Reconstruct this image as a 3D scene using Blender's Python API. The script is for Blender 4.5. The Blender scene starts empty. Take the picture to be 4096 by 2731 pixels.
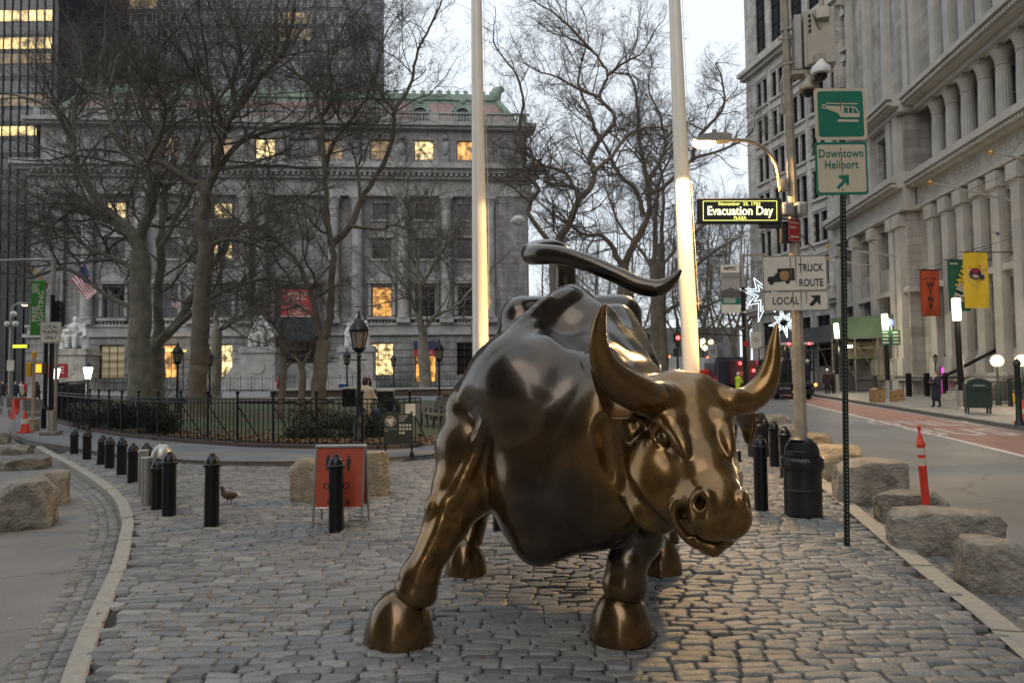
import bpy, bmesh, math, random
import numpy as np
from mathutils import Vector, Matrix
rad = math.radians
scene = bpy.context.scene
col = scene.collection

# ------------------------------------------------------------------ camera
FPX, CX, CY, CAMH = 2850.0, 2048.0, 1365.5, 1.9
PITCH, ROLL = math.atan((1490 - CY) / FPX), 0.011
_F = Vector((0, math.cos(PITCH), math.sin(PITCH)))
_U0 = Vector((0, -math.sin(PITCH), math.cos(PITCH)))
_R0 = Vector((1, 0, 0))
_R = _R0 * math.cos(ROLL) - _U0 * math.sin(ROLL)
_U = _U0 * math.cos(ROLL) + _R0 * math.sin(ROLL)
CAM = Vector((0, 0, CAMH))
cam_d = bpy.data.cameras.new("camera")
cam = bpy.data.objects.new("camera", cam_d)
col.objects.link(cam)
M = Matrix((( _R.x, _U.x, -_F.x, CAM.x), (_R.y, _U.y, -_F.y, CAM.y), (_R.z, _U.z, -_F.z, CAM.z), (0, 0, 0, 1)))
cam.matrix_world = M
cam_d.sensor_width = 36.0
cam_d.lens = FPX / 4096 * 36.0
cam_d.clip_start = 0.05
cam_d.clip_end = 3000
cam_d.dof.use_dof = True
cam_d.dof.focus_distance = 4.9
cam_d.dof.aperture_fstop = 4.5
scene.camera = cam

def ray(px, py):
    return _F * FPX + _R * (px - CX) - _U * (py - CY)
def at(px, py, Y):
    "world point seen at photograph pixel (px,py), Y metres ahead"
    d = ray(px, py)
    return CAM + d * (Y / d.y)
def gp(px, py, z=0.0):
    "ground point (height z) seen at that pixel"
    d = ray(px, py)
    return CAM + d * ((z - CAMH) / d.z)

# ------------------------------------------------------------------ sky and light
SUN_EL, SUN_AZ = rad(38), rad(205)
world = bpy.data.worlds.new("World")
scene.world = world
world.use_nodes = True
wn, wl = world.node_tree.nodes, world.node_tree.links
wn.clear()
w_out = wn.new("ShaderNodeOutputWorld")
w_bg = wn.new("ShaderNodeBackground")
w_sky = wn.new("ShaderNodeTexSky")
w_sky.sky_type = 'NISHITA'
w_sky.sun_disc = False
w_sky.sun_elevation = SUN_EL
w_sky.sun_rotation = SUN_AZ
w_sky.altitude = 0; w_sky.air_density = 1.0; w_sky.dust_density = 2.0; w_sky.ozone_density = 1.5
w_mix = wn.new("ShaderNodeMix"); w_mix.data_type = 'RGBA'
w_mix.inputs['Factor'].default_value = 0.86
w_tc = wn.new("ShaderNodeTexCoord")
w_no = wn.new("ShaderNodeTexNoise"); w_no.inputs['Scale'].default_value = 1.6; w_no.inputs['Detail'].default_value = 5
w_rp = wn.new("ShaderNodeValToRGB")
w_rp.color_ramp.elements[0].position = 0.3; w_rp.color_ramp.elements[0].color = (6.1, 6.65, 7.1, 1)
w_rp.color_ramp.elements[1].position = 0.72; w_rp.color_ramp.elements[1].color = (6.55, 7.0, 7.4, 1)
wl.new(w_tc.outputs['Generated'], w_no.inputs['Vector'])
wl.new(w_no.outputs['Fac'], w_rp.inputs['Fac'])
wl.new(w_sky.outputs['Color'], w_mix.inputs['A'])
wl.new(w_rp.outputs['Color'], w_mix.inputs['B'])
wl.new(w_mix.outputs['Result'], w_bg.inputs['Color'])
w_bg.inputs['Strength'].default_value = 0.10
wl.new(w_bg.outputs['Background'], w_out.inputs['Surface'])
sun_d = bpy.data.lights.new("sun", 'SUN')
sun_d.energy = 0.6
sun_d.angle = rad(55)
sun_d.color = (1.0, 0.91, 0.80)
sun = bpy.data.objects.new("sun", sun_d)
col.objects.link(sun)
# sun_rotation 0 = +Y, clockwise seen from above
_sd = Vector((math.sin(SUN_AZ) * math.cos(SUN_EL), math.cos(SUN_AZ) * math.cos(SUN_EL), math.sin(SUN_EL)))
sun.rotation_euler = _sd.to_track_quat('Z', 'Y').to_euler()
scene.view_settings.view_transform = 'Standard'
scene.view_settings.look = 'None'
scene.view_settings.exposure = 0.76
scene.view_settings.gamma = 1.0
scene.render.film_transparent = False
scene.cycles.max_bounces = 6
scene.cycles.diffuse_bounces = 3
scene.cycles.glossy_bounces = 3
scene.cycles.sample_clamp_indirect = 4.0

# ------------------------------------------------------------------ helpers
rng = random.Random(7)
nrg = np.random.default_rng(7)

def mat(name, color, rough=0.6, metal=0.0, noise=None, bump=None, emit=None, spec=0.5, alpha=None, coords='Object', coat=0.0):
    """procedural principled material. noise=(scale, amount[, detail]) varies the colour; bump=(scale, strength, distance)"""
    m = bpy.data.materials.new(name)
    m.use_nodes = True
    nt = m.node_tree; N = nt.nodes; L = nt.links
    b = N["Principled BSDF"]
    b.inputs['Base Color'].default_value = (*color, 1)
    b.inputs['Roughness'].default_value = rough
    b.inputs['Metallic'].default_value = metal
    b.inputs['Specular IOR Level'].default_value = spec
    if coat: b.inputs['Coat Weight'].default_value = coat
    tc = N.new("ShaderNodeTexCoord")
    if noise:
        no = N.new("ShaderNodeTexNoise")
        no.inputs['Scale'].default_value = noise[0]
        no.inputs['Detail'].default_value = noise[2] if len(noise) > 2 else 6
        no.inputs['Roughness'].default_value = 0.6
        L.new(tc.outputs[coords], no.inputs['Vector'])
        mr = N.new("ShaderNodeMapRange")
        mr.inputs['From Min'].default_value = 0.25; mr.inputs['From Max'].default_value = 0.75
        mr.inputs['To Min'].default_value = 1 - noise[1]; mr.inputs['To Max'].default_value = 1 + noise[1]
        L.new(no.outputs['Fac'], mr.inputs['Value'])
        mx = N.new("ShaderNodeVectorMath"); mx.operation = 'SCALE'
        mx.inputs[0].default_value = color
        L.new(mr.outputs['Result'], mx.inputs['Scale'])
        L.new(mx.outputs['Vector'], b.inputs['Base Color'])
    if bump:
        n2 = N.new("ShaderNodeTexNoise")
        n2.inputs['Scale'].default_value = bump[0]
        n2.inputs['Detail'].default_value = 8
        L.new(tc.outputs[coords], n2.inputs['Vector'])
        bp = N.new("ShaderNodeBump")
        bp.inputs['Strength'].default_value = bump[1]
        bp.inputs['Distance'].default_value = bump[2] if len(bump) > 2 else 0.01
        L.new(n2.outputs['Fac'], bp.inputs['Height'])
        L.new(bp.outputs['Normal'], b.inputs['Normal'])
    if emit:
        b.inputs['Emission Color'].default_value = (*emit[0], 1)
        b.inputs['Emission Strength'].default_value = emit[1]
    if alpha is not None:
        b.inputs['Alpha'].default_value = alpha
    return m

def link(o, parent=None):
    col.objects.link(o)
    if parent is not None:
        o.parent = parent
    return o

def tag(o, label=None, cat=None, group=None, kind=None):
    if label: o['label'] = label
    if cat: o['category'] = cat
    if group: o['group'] = group
    if kind: o['kind'] = kind
    return o

def thing(name, loc=(0, 0, 0), rz=0.0, label=None, cat=None, group=None):
    o = bpy.data.objects.new(name, None)
    o.empty_display_size = 0.2
    o.location = loc
    o.rotation_euler = (0, 0, rz)
    link(o)
    return tag(o, label, cat, group)

def np_mesh(name, V, F, smooth=False):
    "V (n,3) array; F list/array of faces (all the same size if an array)"
    me = bpy.data.meshes.new(name)
    V = np.asarray(V, dtype=np.float32)
    if isinstance(F, np.ndarray):
        k = F.shape[1]; nf = F.shape[0]
        me.vertices.add(len(V)); me.vertices.foreach_set('co', V.ravel())
        me.loops.add(nf * k); me.loops.foreach_set('vertex_index', F.astype(np.int32).ravel())
        me.polygons.add(nf); me.polygons.foreach_set('loop_start', np.arange(0, nf * k, k, dtype=np.int32))
        me.update(calc_edges=True)
    else:
        me.from_pydata([tuple(v) for v in V], [], F)
    if smooth:
        me.polygons.foreach_set('use_smooth', np.ones(len(me.polygons), dtype=bool))
    me.update()
    return me

class MB:
    "collects shapes, builds ONE mesh object"
    def __init__(s): s.v = []; s.f = []; s.mi = []
    def add(s, V, F, m=0):
        o = len(s.v); s.v.extend([Vector(p) for p in V]); s.f.extend([[i + o for i in f] for f in F]); s.mi.extend([m] * len(F)); return s
    def box(s, c, d, R=None, m=0, taper=1.0):
        x, y, z = d[0] / 2, d[1] / 2, d[2] / 2
        P = [(-x, -y, -z), (x, -y, -z), (x, y, -z), (-x, y, -z), (-x * taper, -y * taper, z), (x * taper, -y * taper, z), (x * taper, y * taper, z), (-x * taper, y * taper, z)]
        c = Vector(c)
        P = [(R @ Vector(p) if R is not None else Vector(p)) + c for p in P]
        return s.add(P, [[3, 2, 1, 0], [4, 5, 6, 7], [0, 1, 5, 4], [1, 2, 6, 5], [2, 3, 7, 6], [3, 0, 4, 7]], m)
    def b2(s, lo, hi, m=0):
        return s.box([(a + b) / 2 for a, b in zip(lo, hi)], [abs(b - a) for a, b in zip(lo, hi)], m=m)
    def bevbox(s, c, d, bv, R=None, m=0):
        "box with chamfered edges"
        bm = bmesh.new(); bmesh.ops.create_cube(bm, size=1)
        for v in bm.verts: v.co = Vector((v.co.x * d[0], v.co.y * d[1], v.co.z * d[2]))
        bmesh.ops.bevel(bm, geom=bm.edges[:], offset=bv, segments=2, affect='EDGES', profile=0.6)
        bm.verts.ensure_lookup_table()
        c = Vector(c)
        P = [((R @ v.co) if R is not None else v.co.copy()) + c for v in bm.verts]
        F = [[v.index for v in f.verts] for f in bm.faces]
        bm.free()
        return s.add(P, F, m)
    def tube(s, pts, rs, n=8, caps=True, m=0, squash=None):
        pts = [Vector(p) for p in pts]
        if not hasattr(rs, '__len__'): rs = [rs] * len(pts)
        o = []; V = []; F = []
        t0 = (pts[1] - pts[0]).normalized()
        ref = Vector((0, 0, 1)) if abs(t0.z) < 0.9 else Vector((1, 0, 0))
        u = t0.cross(ref).normalized()
        for i, p in enumerate(pts):
            t = (pts[min(i + 1, len(pts) - 1)] - pts[max(i - 1, 0)]).normalized()
            u = (u - t * u.dot(t)).normalized(); w = t.cross(u)
            for k in range(n):
                a = 2 * math.pi * k / n
                V.append(p + (u * math.cos(a) + w * math.sin(a) * (squash or 1)) * rs[i])
        for i in range(len(pts) - 1):
            for k in range(n):
                k2 = (k + 1) % n
                F.append([i * n + k, i * n + k2, (i + 1) * n + k2, (i + 1) * n + k])
        if caps:
            F.append(list(range(n))[::-1]); F.append([(len(pts) - 1) * n + k for k in range(n)])
        return s.add(V, F, m)
    def lathe(s, prof, c=(0, 0, 0), n=20, R=None, m=0, sx=1, sy=1):
        V = []; F = []; c = Vector(c)
        for (r, z) in prof:
            for k in range(n):
                a = 2 * math.pi * k / n
                p = Vector((r * math.cos(a) * sx, r * math.sin(a) * sy, z))
                V.append((R @ p if R is not None else p) + c)
        for i in range(len(prof) - 1):
            for k in range(n):
                k2 = (k + 1) % n
                F.append([i * n + k, i * n + k2, (i + 1) * n + k2, (i + 1) * n + k])
        if prof[0][0] > 1e-4: F.append(list(range(n))[::-1])
        if prof[-1][0] > 1e-4: F.append([(len(prof) - 1) * n + k for k in range(n)])
        return s.add(V, F, m)
    def ball(s, c, r, n=12, m=0, R=None):
        if not hasattr(r, '__len__'): r = (r, r, r)
        k = max(6, n // 2)
        V = []; F = []; c = Vector(c)
        for i in range(k + 1):
            th = math.pi * i / k
            for j in range(n):
                a = 2 * math.pi * j / n
                p = Vector((r[0] * math.sin(th) * math.cos(a), r[1] * math.sin(th) * math.sin(a), r[2] * math.cos(th)))
                V.append((R @ p if R is not None else p) + c)
        for i in range(k):
            for j in range(n):
                j2 = (j + 1) % n
                F.append([i * n + j, (i + 1) * n + j, (i + 1) * n + j2, i * n + j2])
        return s.add(V, F, m)
    def prism(s, poly, z0, z1, R=None, c=(0, 0, 0), m=0):
        "2D polygon (x,y) extruded z0..z1, then R, c"
        n = len(poly); c = Vector(c)
        V = [Vector((x, y, z0)) for x, y in poly] + [Vector((x, y, z1)) for x, y in poly]
        V = [(R @ p if R is not None else p) + c for p in V]
        F = [list(range(n))[::-1], [n + i for i in range(n)]] + [[i, (i + 1) % n, n + (i + 1) % n, n + i] for i in range(n)]
        return s.add(V, F, m)
    def quad(s, a, b, c, d, m=0): return s.add([a, b, c, d], [[0, 1, 2, 3]], m)
    def build(s, name, mats, parent=None, smooth=None, origin=None):
        """smooth: None flat, angle in degrees = smooth with sharp edges above it"""
        me = bpy.data.meshes.new(name)
        off = Vector(origin) if origin is not None else Vector((0, 0, 0))
        me.from_pydata([tuple(v - off) for v in s.v], [], s.f)
        if not isinstance(mats, (list, tuple)): mats = [mats]
        for x in mats: me.materials.append(x)
        if len(mats) > 1: me.polygons.foreach_set('material_index', s.mi)
        bm = bmesh.new(); bm.from_mesh(me)
        bmesh.ops.remove_doubles(bm, verts=bm.verts[:], dist=1e-5) if smooth else None
        bmesh.ops.recalc_face_normals(bm, faces=bm.faces[:])
        bm.to_mesh(me); bm.free()
        if smooth:
            me.polygons.foreach_set('use_smooth', np.ones(len(me.polygons), dtype=bool))
            me.set_sharp_from_angle(angle=rad(smooth))
        me.update()
        o = bpy.data.objects.new(name, me)
        if origin is not None: o.location = off
        return link(o, parent)

def copy_tree(o, parent=None):
    c = o.copy(); col.objects.link(c)
    if parent is not None: c.parent = parent
    for ch in list(o.children): copy_tree(ch, c)
    return c

def text_geo(body, size=1.0, extrude=0.0, align='CENTER', space=1.0, xs=1.0, bold=0.0):
    "letters as (verts, faces) in the XY plane"
    cu = bpy.data.curves.new("lettering", 'FONT')
    cu.body = body; cu.size = size; cu.extrude = extrude; cu.align_x = align; cu.align_y = 'CENTER'
    cu.space_character = space; cu.resolution_u = 3; cu.offset = bold
    o = bpy.data.objects.new("lettering", cu); col.objects.link(o)
    dg = bpy.context.evaluated_depsgraph_get()
    me = bpy.data.meshes.new_from_object(o.evaluated_get(dg))
    V = [Vector((v.co.x * xs, v.co.y, v.co.z)) for v in me.vertices]
    F = [list(p.vertices) for p in me.polygons]
    bpy.data.objects.remove(o); bpy.data.curves.remove(cu); bpy.data.meshes.remove(me)
    return V, F
def put_text(mb, body, size, c, R, m=0, align='CENTER', lift=0.0, space=1.0, xs=1.0, bold=0.0):
    V, F = text_geo(body, size, 0.0, align, space, xs, bold)
    c = Vector(c)
    mb.add([R @ (v + Vector((0, 0, lift))) + c for v in V], F, m)
def face_rot(yaw=0.0, pitch=0.0, roll=0.0):
    "XY-plane artwork stood up, facing the camera side (-Y) turned by yaw about Z"
    return Matrix.Rotation(yaw, 3, 'Z') @ Matrix.Rotation(rad(90) + pitch, 3, 'X') @ Matrix.Rotation(roll, 3, 'Z')
def rect(x0, y0, x1, y1): return [(x0, y0), (x1, y0), (x1, y1), (x0, y1)]
def rrect(w, h, r, n=4):
    P = []
    for (sx, sy, a0) in ((1, 1, 0), (-1, 1, 90), (-1, -1, 180), (1, -1, 270)):
        for k in range(n + 1):
            a = rad(a0 + 90 * k / n)
            P.append((sx * (w / 2 - r) + r * math.cos(a), sy * (h / 2 - r) + r * math.sin(a)))
    return P
BULL_VOX = 0.014
LAMP_W = 1500.0
# ================================================================== the bronze bull
class SDF:
    def __init__(s, lo, hi, h):
        s.lo = np.array(lo, np.float32); s.h = h
        s.n = [int(math.ceil((b - a) / h)) + 1 for a, b in zip(lo, hi)]
        s.D = np.full(s.n, 0.6, np.float32)
    def sub(s, lo, hi):
        i0 = [max(0, int((a - l) / s.h)) for a, l in zip(lo, s.lo)]
        i1 = [min(n, int((b - l) / s.h) + 2) for b, l, n in zip(hi, s.lo, s.n)]
        sl = tuple(slice(a, b) for a, b in zip(i0, i1))
        ax = [(np.arange(a, b, dtype=np.float32) * s.h + l) for a, b, l in zip(i0, i1, s.lo)]
        return sl, np.meshgrid(*ax, indexing='ij', sparse=True)
    def comb(s, sl, d, k, op):
        D = s.D[sl]
        if op == 'sub':
            h = np.clip(0.5 - 0.5 * (D + d) / k, 0, 1)
            s.D[sl] = D * (1 - h) - d * h + k * h * (1 - h)
        else:
            h = np.clip(0.5 + 0.5 * (D - d) / k, 0, 1)
            s.D[sl] = D * (1 - h) + d * h - k * h * (1 - h)
    def ell(s, c, r, R=None, k=0.1, op='add'):
        c = Vector(c); rm = max(r) + k + 0.08
        sl, (X, Y, Z) = s.sub([c[i] - rm for i in range(3)], [c[i] + rm for i in range(3)])
        X = X - c.x; Y = Y - c.y; Z = Z - c.z
        if R is not None:
            Q = R.transposed()
            X, Y, Z = [Q[i][0] * X + Q[i][1] * Y + Q[i][2] * Z for i in range(3)]
        k0 = np.sqrt((X / r[0]) ** 2 + (Y / r[1]) ** 2 + (Z / r[2]) ** 2)
        k1 = np.sqrt((X / r[0] ** 2) ** 2 + (Y / r[1] ** 2) ** 2 + (Z / r[2] ** 2) ** 2) + 1e-6
        s.comb(sl, (k0 * (k0 - 1) / k1).astype(np.float32), k, op)
    def cone(s, a, b, ra, rb, k=0.1, op='add'):
        a = Vector(a); b = Vector(b); rm = max(ra, rb) + k + 0.08
        sl, (X, Y, Z) = s.sub([min(a[i], b[i]) - rm for i in range(3)], [max(a[i], b[i]) + rm for i in range(3)])
        ba = b - a; L2 = ba.length_squared
        h = np.clip(((X - a.x) * ba.x + (Y - a.y) * ba.y + (Z - a.z) * ba.z) / L2, 0, 1)
        d = np.sqrt((X - a.x - ba.x * h) ** 2 + (Y - a.y - ba.y * h) ** 2 + (Z - a.z - ba.z * h) ** 2) - (ra + (rb - ra) * (h * h * (3 - 2 * h)))
        s.comb(sl, d.astype(np.float32), k, op)
    def chain(s, P, k=0.08, op='add'):
        for (a, ra), (b, rb) in zip(P[:-1], P[1:]): s.cone(a, b, ra, rb, k, op)
    def mesh(s, iters=3):
        D = s.D
        S = D < 0
        corners = [(i, j, k) for i in (0, 1) for j in (0, 1) for k in (0, 1)]
        n = [x - 1 for x in D.shape]
        g = lambda A, c: A[c[0]:c[0] + n[0], c[1]:c[1] + n[1], c[2]:c[2] + n[2]]
        cnt = sum(g(S, c).astype(np.int8) for c in corners)
        act = (cnt > 0) & (cnt < 8)
        idx = np.argwhere(act)
        P = np.zeros((len(idx), 3), np.float64); W = np.zeros(len(idx))
        vals = {c: D[idx[:, 0] + c[0], idx[:, 1] + c[1], idx[:, 2] + c[2]].astype(np.float64) for c in corners}
        for c in corners:
            for ax in range(3):
                if c[ax] == 0:
                    c2 = list(c); c2[ax] = 1; c2 = tuple(c2)
                    d0, d1 = vals[c], vals[c2]
                    m = (d0 < 0) != (d1 < 0)
                    t = np.where(m, d0 / np.where(m, d0 - d1, 1), 0)
                    p = np.array(c, float)[None, :] + np.eye(3)[ax][None, :] * t[:, None]
                    P += p * m[:, None]; W += m
        V = (P / W[:, None] + idx) * s.h + s.lo
        ids = np.full(n, -1, np.int64); ids[tuple(idx.T)] = np.arange(len(idx))
        F = []
        for ax in range(3):
            a1, a2 = (ax + 1) % 3, (ax + 2) % 3
            sh = [slice(1, -1)] * 3; sh[ax] = slice(0, -1)
            s0 = S[tuple(sh)]; sh2 = list(sh); sh2[ax] = slice(1, None)
            s1 = S[tuple(sh2)]
            e = np.argwhere(s0 != s1)
            base = e + 1; base[:, ax] -= 1
            flip = S[tuple(base.T)]
            def cell(da, db):
                q = base.copy(); q[:, a1] -= da; q[:, a2] -= db
                return ids[tuple(q.T)]
            q = np.stack([cell(0, 0), cell(1, 0), cell(1, 1), cell(0, 1)], 1)
            q[~flip] = q[~flip][:, ::-1]
            F.append(q)
        F = np.concatenate(F)
        E = np.concatenate([F[:, [0, 1]], F[:, [1, 2]], F[:, [2, 3]], F[:, [3, 0]]])
        E = np.concatenate([E, E[:, ::-1]])
        deg = np.bincount(E[:, 0], minlength=len(V)).astype(float)
        for it in range(iters * 2):
            A = np.stack([np.bincount(E[:, 0], V[E[:, 1], i], len(V)) for i in range(3)], 1) / deg[:, None]
            V = V + (0.55 if it % 2 == 0 else -0.5) * (A - V)
        return V, F

def spline(P, n=6):
    "Catmull-Rom through (point, radius) pairs"
    Q = [P[0]] + list(P) + [P[-1]]; out = []
    for i in range(1, len(Q) - 2):
        for j in range(n):
            t = j / n
            f = lambda a, b, c, d: 0.5 * (2 * b + (c - a) * t + (2 * a - 5 * b + 4 * c - d) * t * t + (3 * b - a - 3 * c + d) * t ** 3)
            out.append((f(*[q[0] for q in Q[i - 1:i + 3]]), f(*[q[1] for q in Q[i - 1:i + 3]])))
    out.append(P[-1]); return out
bull = thing("bull_statue", (0.3, 5.9, 0), 0, "huge polished bronze bull statue with lowered head standing on the cobblestones", "statue")
BO = Vector((0.3, 5.9, 0))

# head frame: a to the bull's left, b down the face to the nose, c out of the forehead
HY, HP, HR, HS = rad(8), rad(46), rad(-1), 1.08
_H = Vector((math.sin(HY), -math.cos(HY), 0))
_B = _H * math.cos(HP) + Vector((0, 0, -1)) * math.sin(HP)
_C = _H * math.sin(HP) + Vector((0, 0, 1)) * math.cos(HP)
_A = Vector((math.cos(HY), math.sin(HY), 0))
_hr = Matrix.Rotation(HR, 3, _H)
_A, _B, _C = _hr @ _A, _hr @ _B, _hr @ _C
HM = Matrix((( _A.x, _B.x, _C.x), (_A.y, _B.y, _C.y), (_A.z, _B.z, _C.z)))
HE = at(2806, 1695, 4.42)
def hp(a, b, c): return HE + HM @ Vector((a, b, c)) * HS
def hinv(px, py, c):
    "head (a,b) of a point seen at a pixel, c out of the face"
    d = ray(px, py)
    m = Matrix(((d.x, -HS * _A.x, -HS * _B.x), (d.y, -HS * _A.y, -HS * _B.y), (d.z, -HS * _A.z, -HS * _B.z)))
    r = m.inverted() @ (HE + _C * (HS * c) - CAM)
    return (r.y, r.z, c)

S = SDF((-1.05, 3.75, 0.25), (2.0, 8.05, 2.85), BULL_VOX)
# trunk
S.ell((0.60, 7.15, 1.80), (0.70, 0.66, 0.72), k=0.15)
S.chain([(at(2095, 1262, 7.1), .19), (at(2290, 1245, 7.15), .16), (at(2478, 1256, 7.1), .19)], k=0.10)
S.chain([(at(2075, 1275, 7.05), .17), (at(2060, 1400, 6.95), .22)], k=0.12)
S.chain([(at(2492, 1275, 7.05), .17), (at(2500, 1400, 6.95), .24)], k=0.12)
S.ell((0.50, 6.45, 1.68), (0.80, 0.95, 0.80), k=0.22)
S.ell((0.37, 5.85, 1.50), (0.80, 0.72, 0.84), k=0.22)
S.chain([(at(2275, 1215, 7.1), .10), (at(2282, 1222, 6.5), .11), (at(2287, 1206, 5.95), .115)], k=0.12)
S.chain([(at(2287, 1210, 5.95), .115), (at(2400, 1300, 5.75), .13), (at(2510, 1450, 5.45), .12), (at(2610, 1590, 5.0), .12)], k=0.10)
S.ell((0.45, 5.95, 1.80), (0.50, 0.55, 0.76), k=0.16)
# withers falling to the shoulder blade, roll of muscle on the neck, lobes behind the crest
S.chain([(at(2255, 1250, 5.92), .11), (at(2130, 1380, 5.78), .15), (at(1990, 1480, 5.66), .19), (at(1895, 1640, 5.6), .23)], k=0.10)
S.chain([(at(2235, 1405, 5.58), .12), (at(2300, 1395, 5.45), .13), (at(2420, 1500, 5.2), .15), (at(2530, 1620, 4.95), .17)], k=0.09)
S.ell(at(2085, 1600, 5.45), (.30, .26, .30), k=0.12)
S.chain([(at(2420, 1340, 6.1), .15), (at(2500, 1480, 5.8), .15)], k=0.06)
S.chain([(at(2462, 1300, 6.6), .2), (at(2550, 1480, 6.1), .2)], k=0.07)
for i in range(3):
    S.chain([(at(2165 - 35 * i, 1262 + 48 * i, 6.55 - .12 * i), .03), (at(2090 - 40 * i, 1320 + 55 * i, 6.45 - .12 * i), .045), (at(2010 - 34 * i, 1400 + 60 * i, 6.4 - .12 * i), .03)], k=0.06)
S.ell((0.42, 5.42, 1.22), (0.60, 0.55, 0.64), k=0.22)
S.ell((0.31, 5.38, 1.02), (0.47, 0.50, 0.40), k=0.2)
S.chain([((0.25, 5.42, 1.02), 0.38), ((0.175, 5.20, 0.78), 0.19), ((0.17, 5.14, 0.66), 0.10)], k=0.16)
S.chain([((0.18, 5.17, 0.72), 0.12), ((0.62, 5.12, 0.86), 0.16), ((0.9, 4.85, 1.1), 0.18)], k=0.15)
# neck
S.chain([((0.50, 5.55, 1.58), 0.66), ((0.76, 5.16, 1.43), 0.48), ((0.95, 4.99, 1.36), 0.29)], k=0.22)
# hind legs
for sx, P in ((-1, [((0.05, 7.25, 1.65), 0.40), ((-0.12, 6.9, 1.15), 0.26), ((-0.30, 7.3, 0.66), 0.135), ((-0.40, 7.05, 0.40), 0.105), ((-0.43, 6.95, 0.27), 0.125)]),
              (1, [((1.2, 7.25, 1.65), 0.40), ((1.33, 6.9, 1.15), 0.26), ((1.43, 7.3, 0.66), 0.135), ((1.45, 7.02, 0.40), 0.105), ((1.46, 6.92, 0.27), 0.125)])):
    S.chain(P, k=0.10)
# fore leg seen at the left
S.chain([(at(1965, 1700, 5.75), 0.36), (at(1905, 1790, 5.55), 0.31), (at(1858, 1950, 5.42), 0.235), (at(1788, 2085, 5.32), 0.165), (at(1748, 2170, 5.27), 0.130), (at(1692, 2275, 5.22), 0.119), (at(1675, 2318, 5.2), 0.135), (at(1664, 2362, 5.2), 0.160)], k=0.06)
# the other fore leg
S.chain([((1.0, 5.6, 1.35), 0.36), ((0.98, 5.45, 0.95), 0.24), (at(2552, 2140, 5.28), 0.175), (at(2507, 2258, 5.2), 0.134), (at(2500, 2335, 5.2), 0.165)], k=0.06)

# ---- head
def hell(c, r, k=0.06, op='add', rot=None):
    S.ell(hp(*c), r, R=(HM @ rot) if rot is not None else HM, k=k, op=op)
def hchain(P, k=0.05, op='add'):
    S.chain([(hp(*c), r) for c, r in P], k, op)
RX = lambda d: Matrix.Rotation(rad(d), 3, 'X')
RY = lambda d: Matrix.Rotation(rad(d), 3, 'Y')
RZ = lambda d: Matrix.Rotation(rad(d), 3, 'Z')
hell((.02, -.25, -.24), (.29, .30, .27), k=.07)
hchain([(hinv(2630, 1580, -.19), .11), (hinv(2700, 1566, -.17), .13), (hinv(2790, 1580, -.17), .13), (hinv(2855, 1625, -.18), .11)], k=.07)
HORNS = ([(2690, 1640, 4.85, 60), (2635, 1610, 4.62, 72), (2575, 1588, 4.46, 73), (2495, 1545, 4.38, 72), (2428, 1478, 4.30, 58), (2396, 1390, 4.24, 42), (2396, 1310, 4.20, 31), (2408, 1250, 4.17, 19), (2416, 1222, 4.155, 9), (2418, 1213, 4.15, 3)],
         [(2770, 1625, 4.95, 52), (2845, 1618, 4.82, 60), (2910, 1612, 4.74, 58), (2985, 1602, 4.78, 55), (3052, 1548, 4.80, 51), (3084, 1468, 4.80, 38), (3095, 1390, 4.80, 27), (3102, 1335, 4.80, 15), (3107, 1301, 4.80, 7), (3108, 1293, 4.80, 3)])
for L in HORNS:
    S.chain([(at(x, y, Y), q / FPX * Y * (1.06, 1.05, .97)[i]) for i, (x, y, Y, q) in enumerate(L[:3])], k=.06)
hell((0, -.08, -.15), (.22, .32, .145), k=.10)
hchain([((0, -.05, -.17), .165), ((0, .20, -.155), .135), ((0, .42, -.14), .125)], k=.07)
for s in (-1, 1):
    hell((-.20, .09, -.42) if s < 0 else (.12, .10, -.40), (.215, .35, .29) if s < 0 else (.15, .30, .25), k=.05)
    hchain([((s * .20, .0, -.26), .10), ((s * .17, .2, -.24), .07), ((s * .12, .36, -.2), .06)], k=.08)
    hchain([((s * .225, -.33, -.15), .085), ((s * .30, -.33, -.15), .075)], k=.07)
    hchain([((s * .115, -.17, -.075), .06), ((s * .15, -.05, -.06), .066), ((s * .135, .09, -.075), .035)], k=.06)
    hchain([((s * .085, .12, -.17), .09), ((s * .085, .36, -.16), .085)], k=.08)
hchain([((0, .02, -.50), .18), ((0, .36, -.41), .105), ((0, .53, -.385), .078)], k=.07)
hell((0, .44, -.125), (.155, .14, .11), k=.07)
for s in (-1, 1): hell((s * .085, .515, -.165), (.095, .105, .105), k=.05)
hell((0, .56, -.20), (.135, .075, .07), k=.04)
hchain([((0, .62, -.10), .012), ((0, .645, -.18), .014), ((0, .62, -.26), .012)], .03, 'sub')
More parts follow.
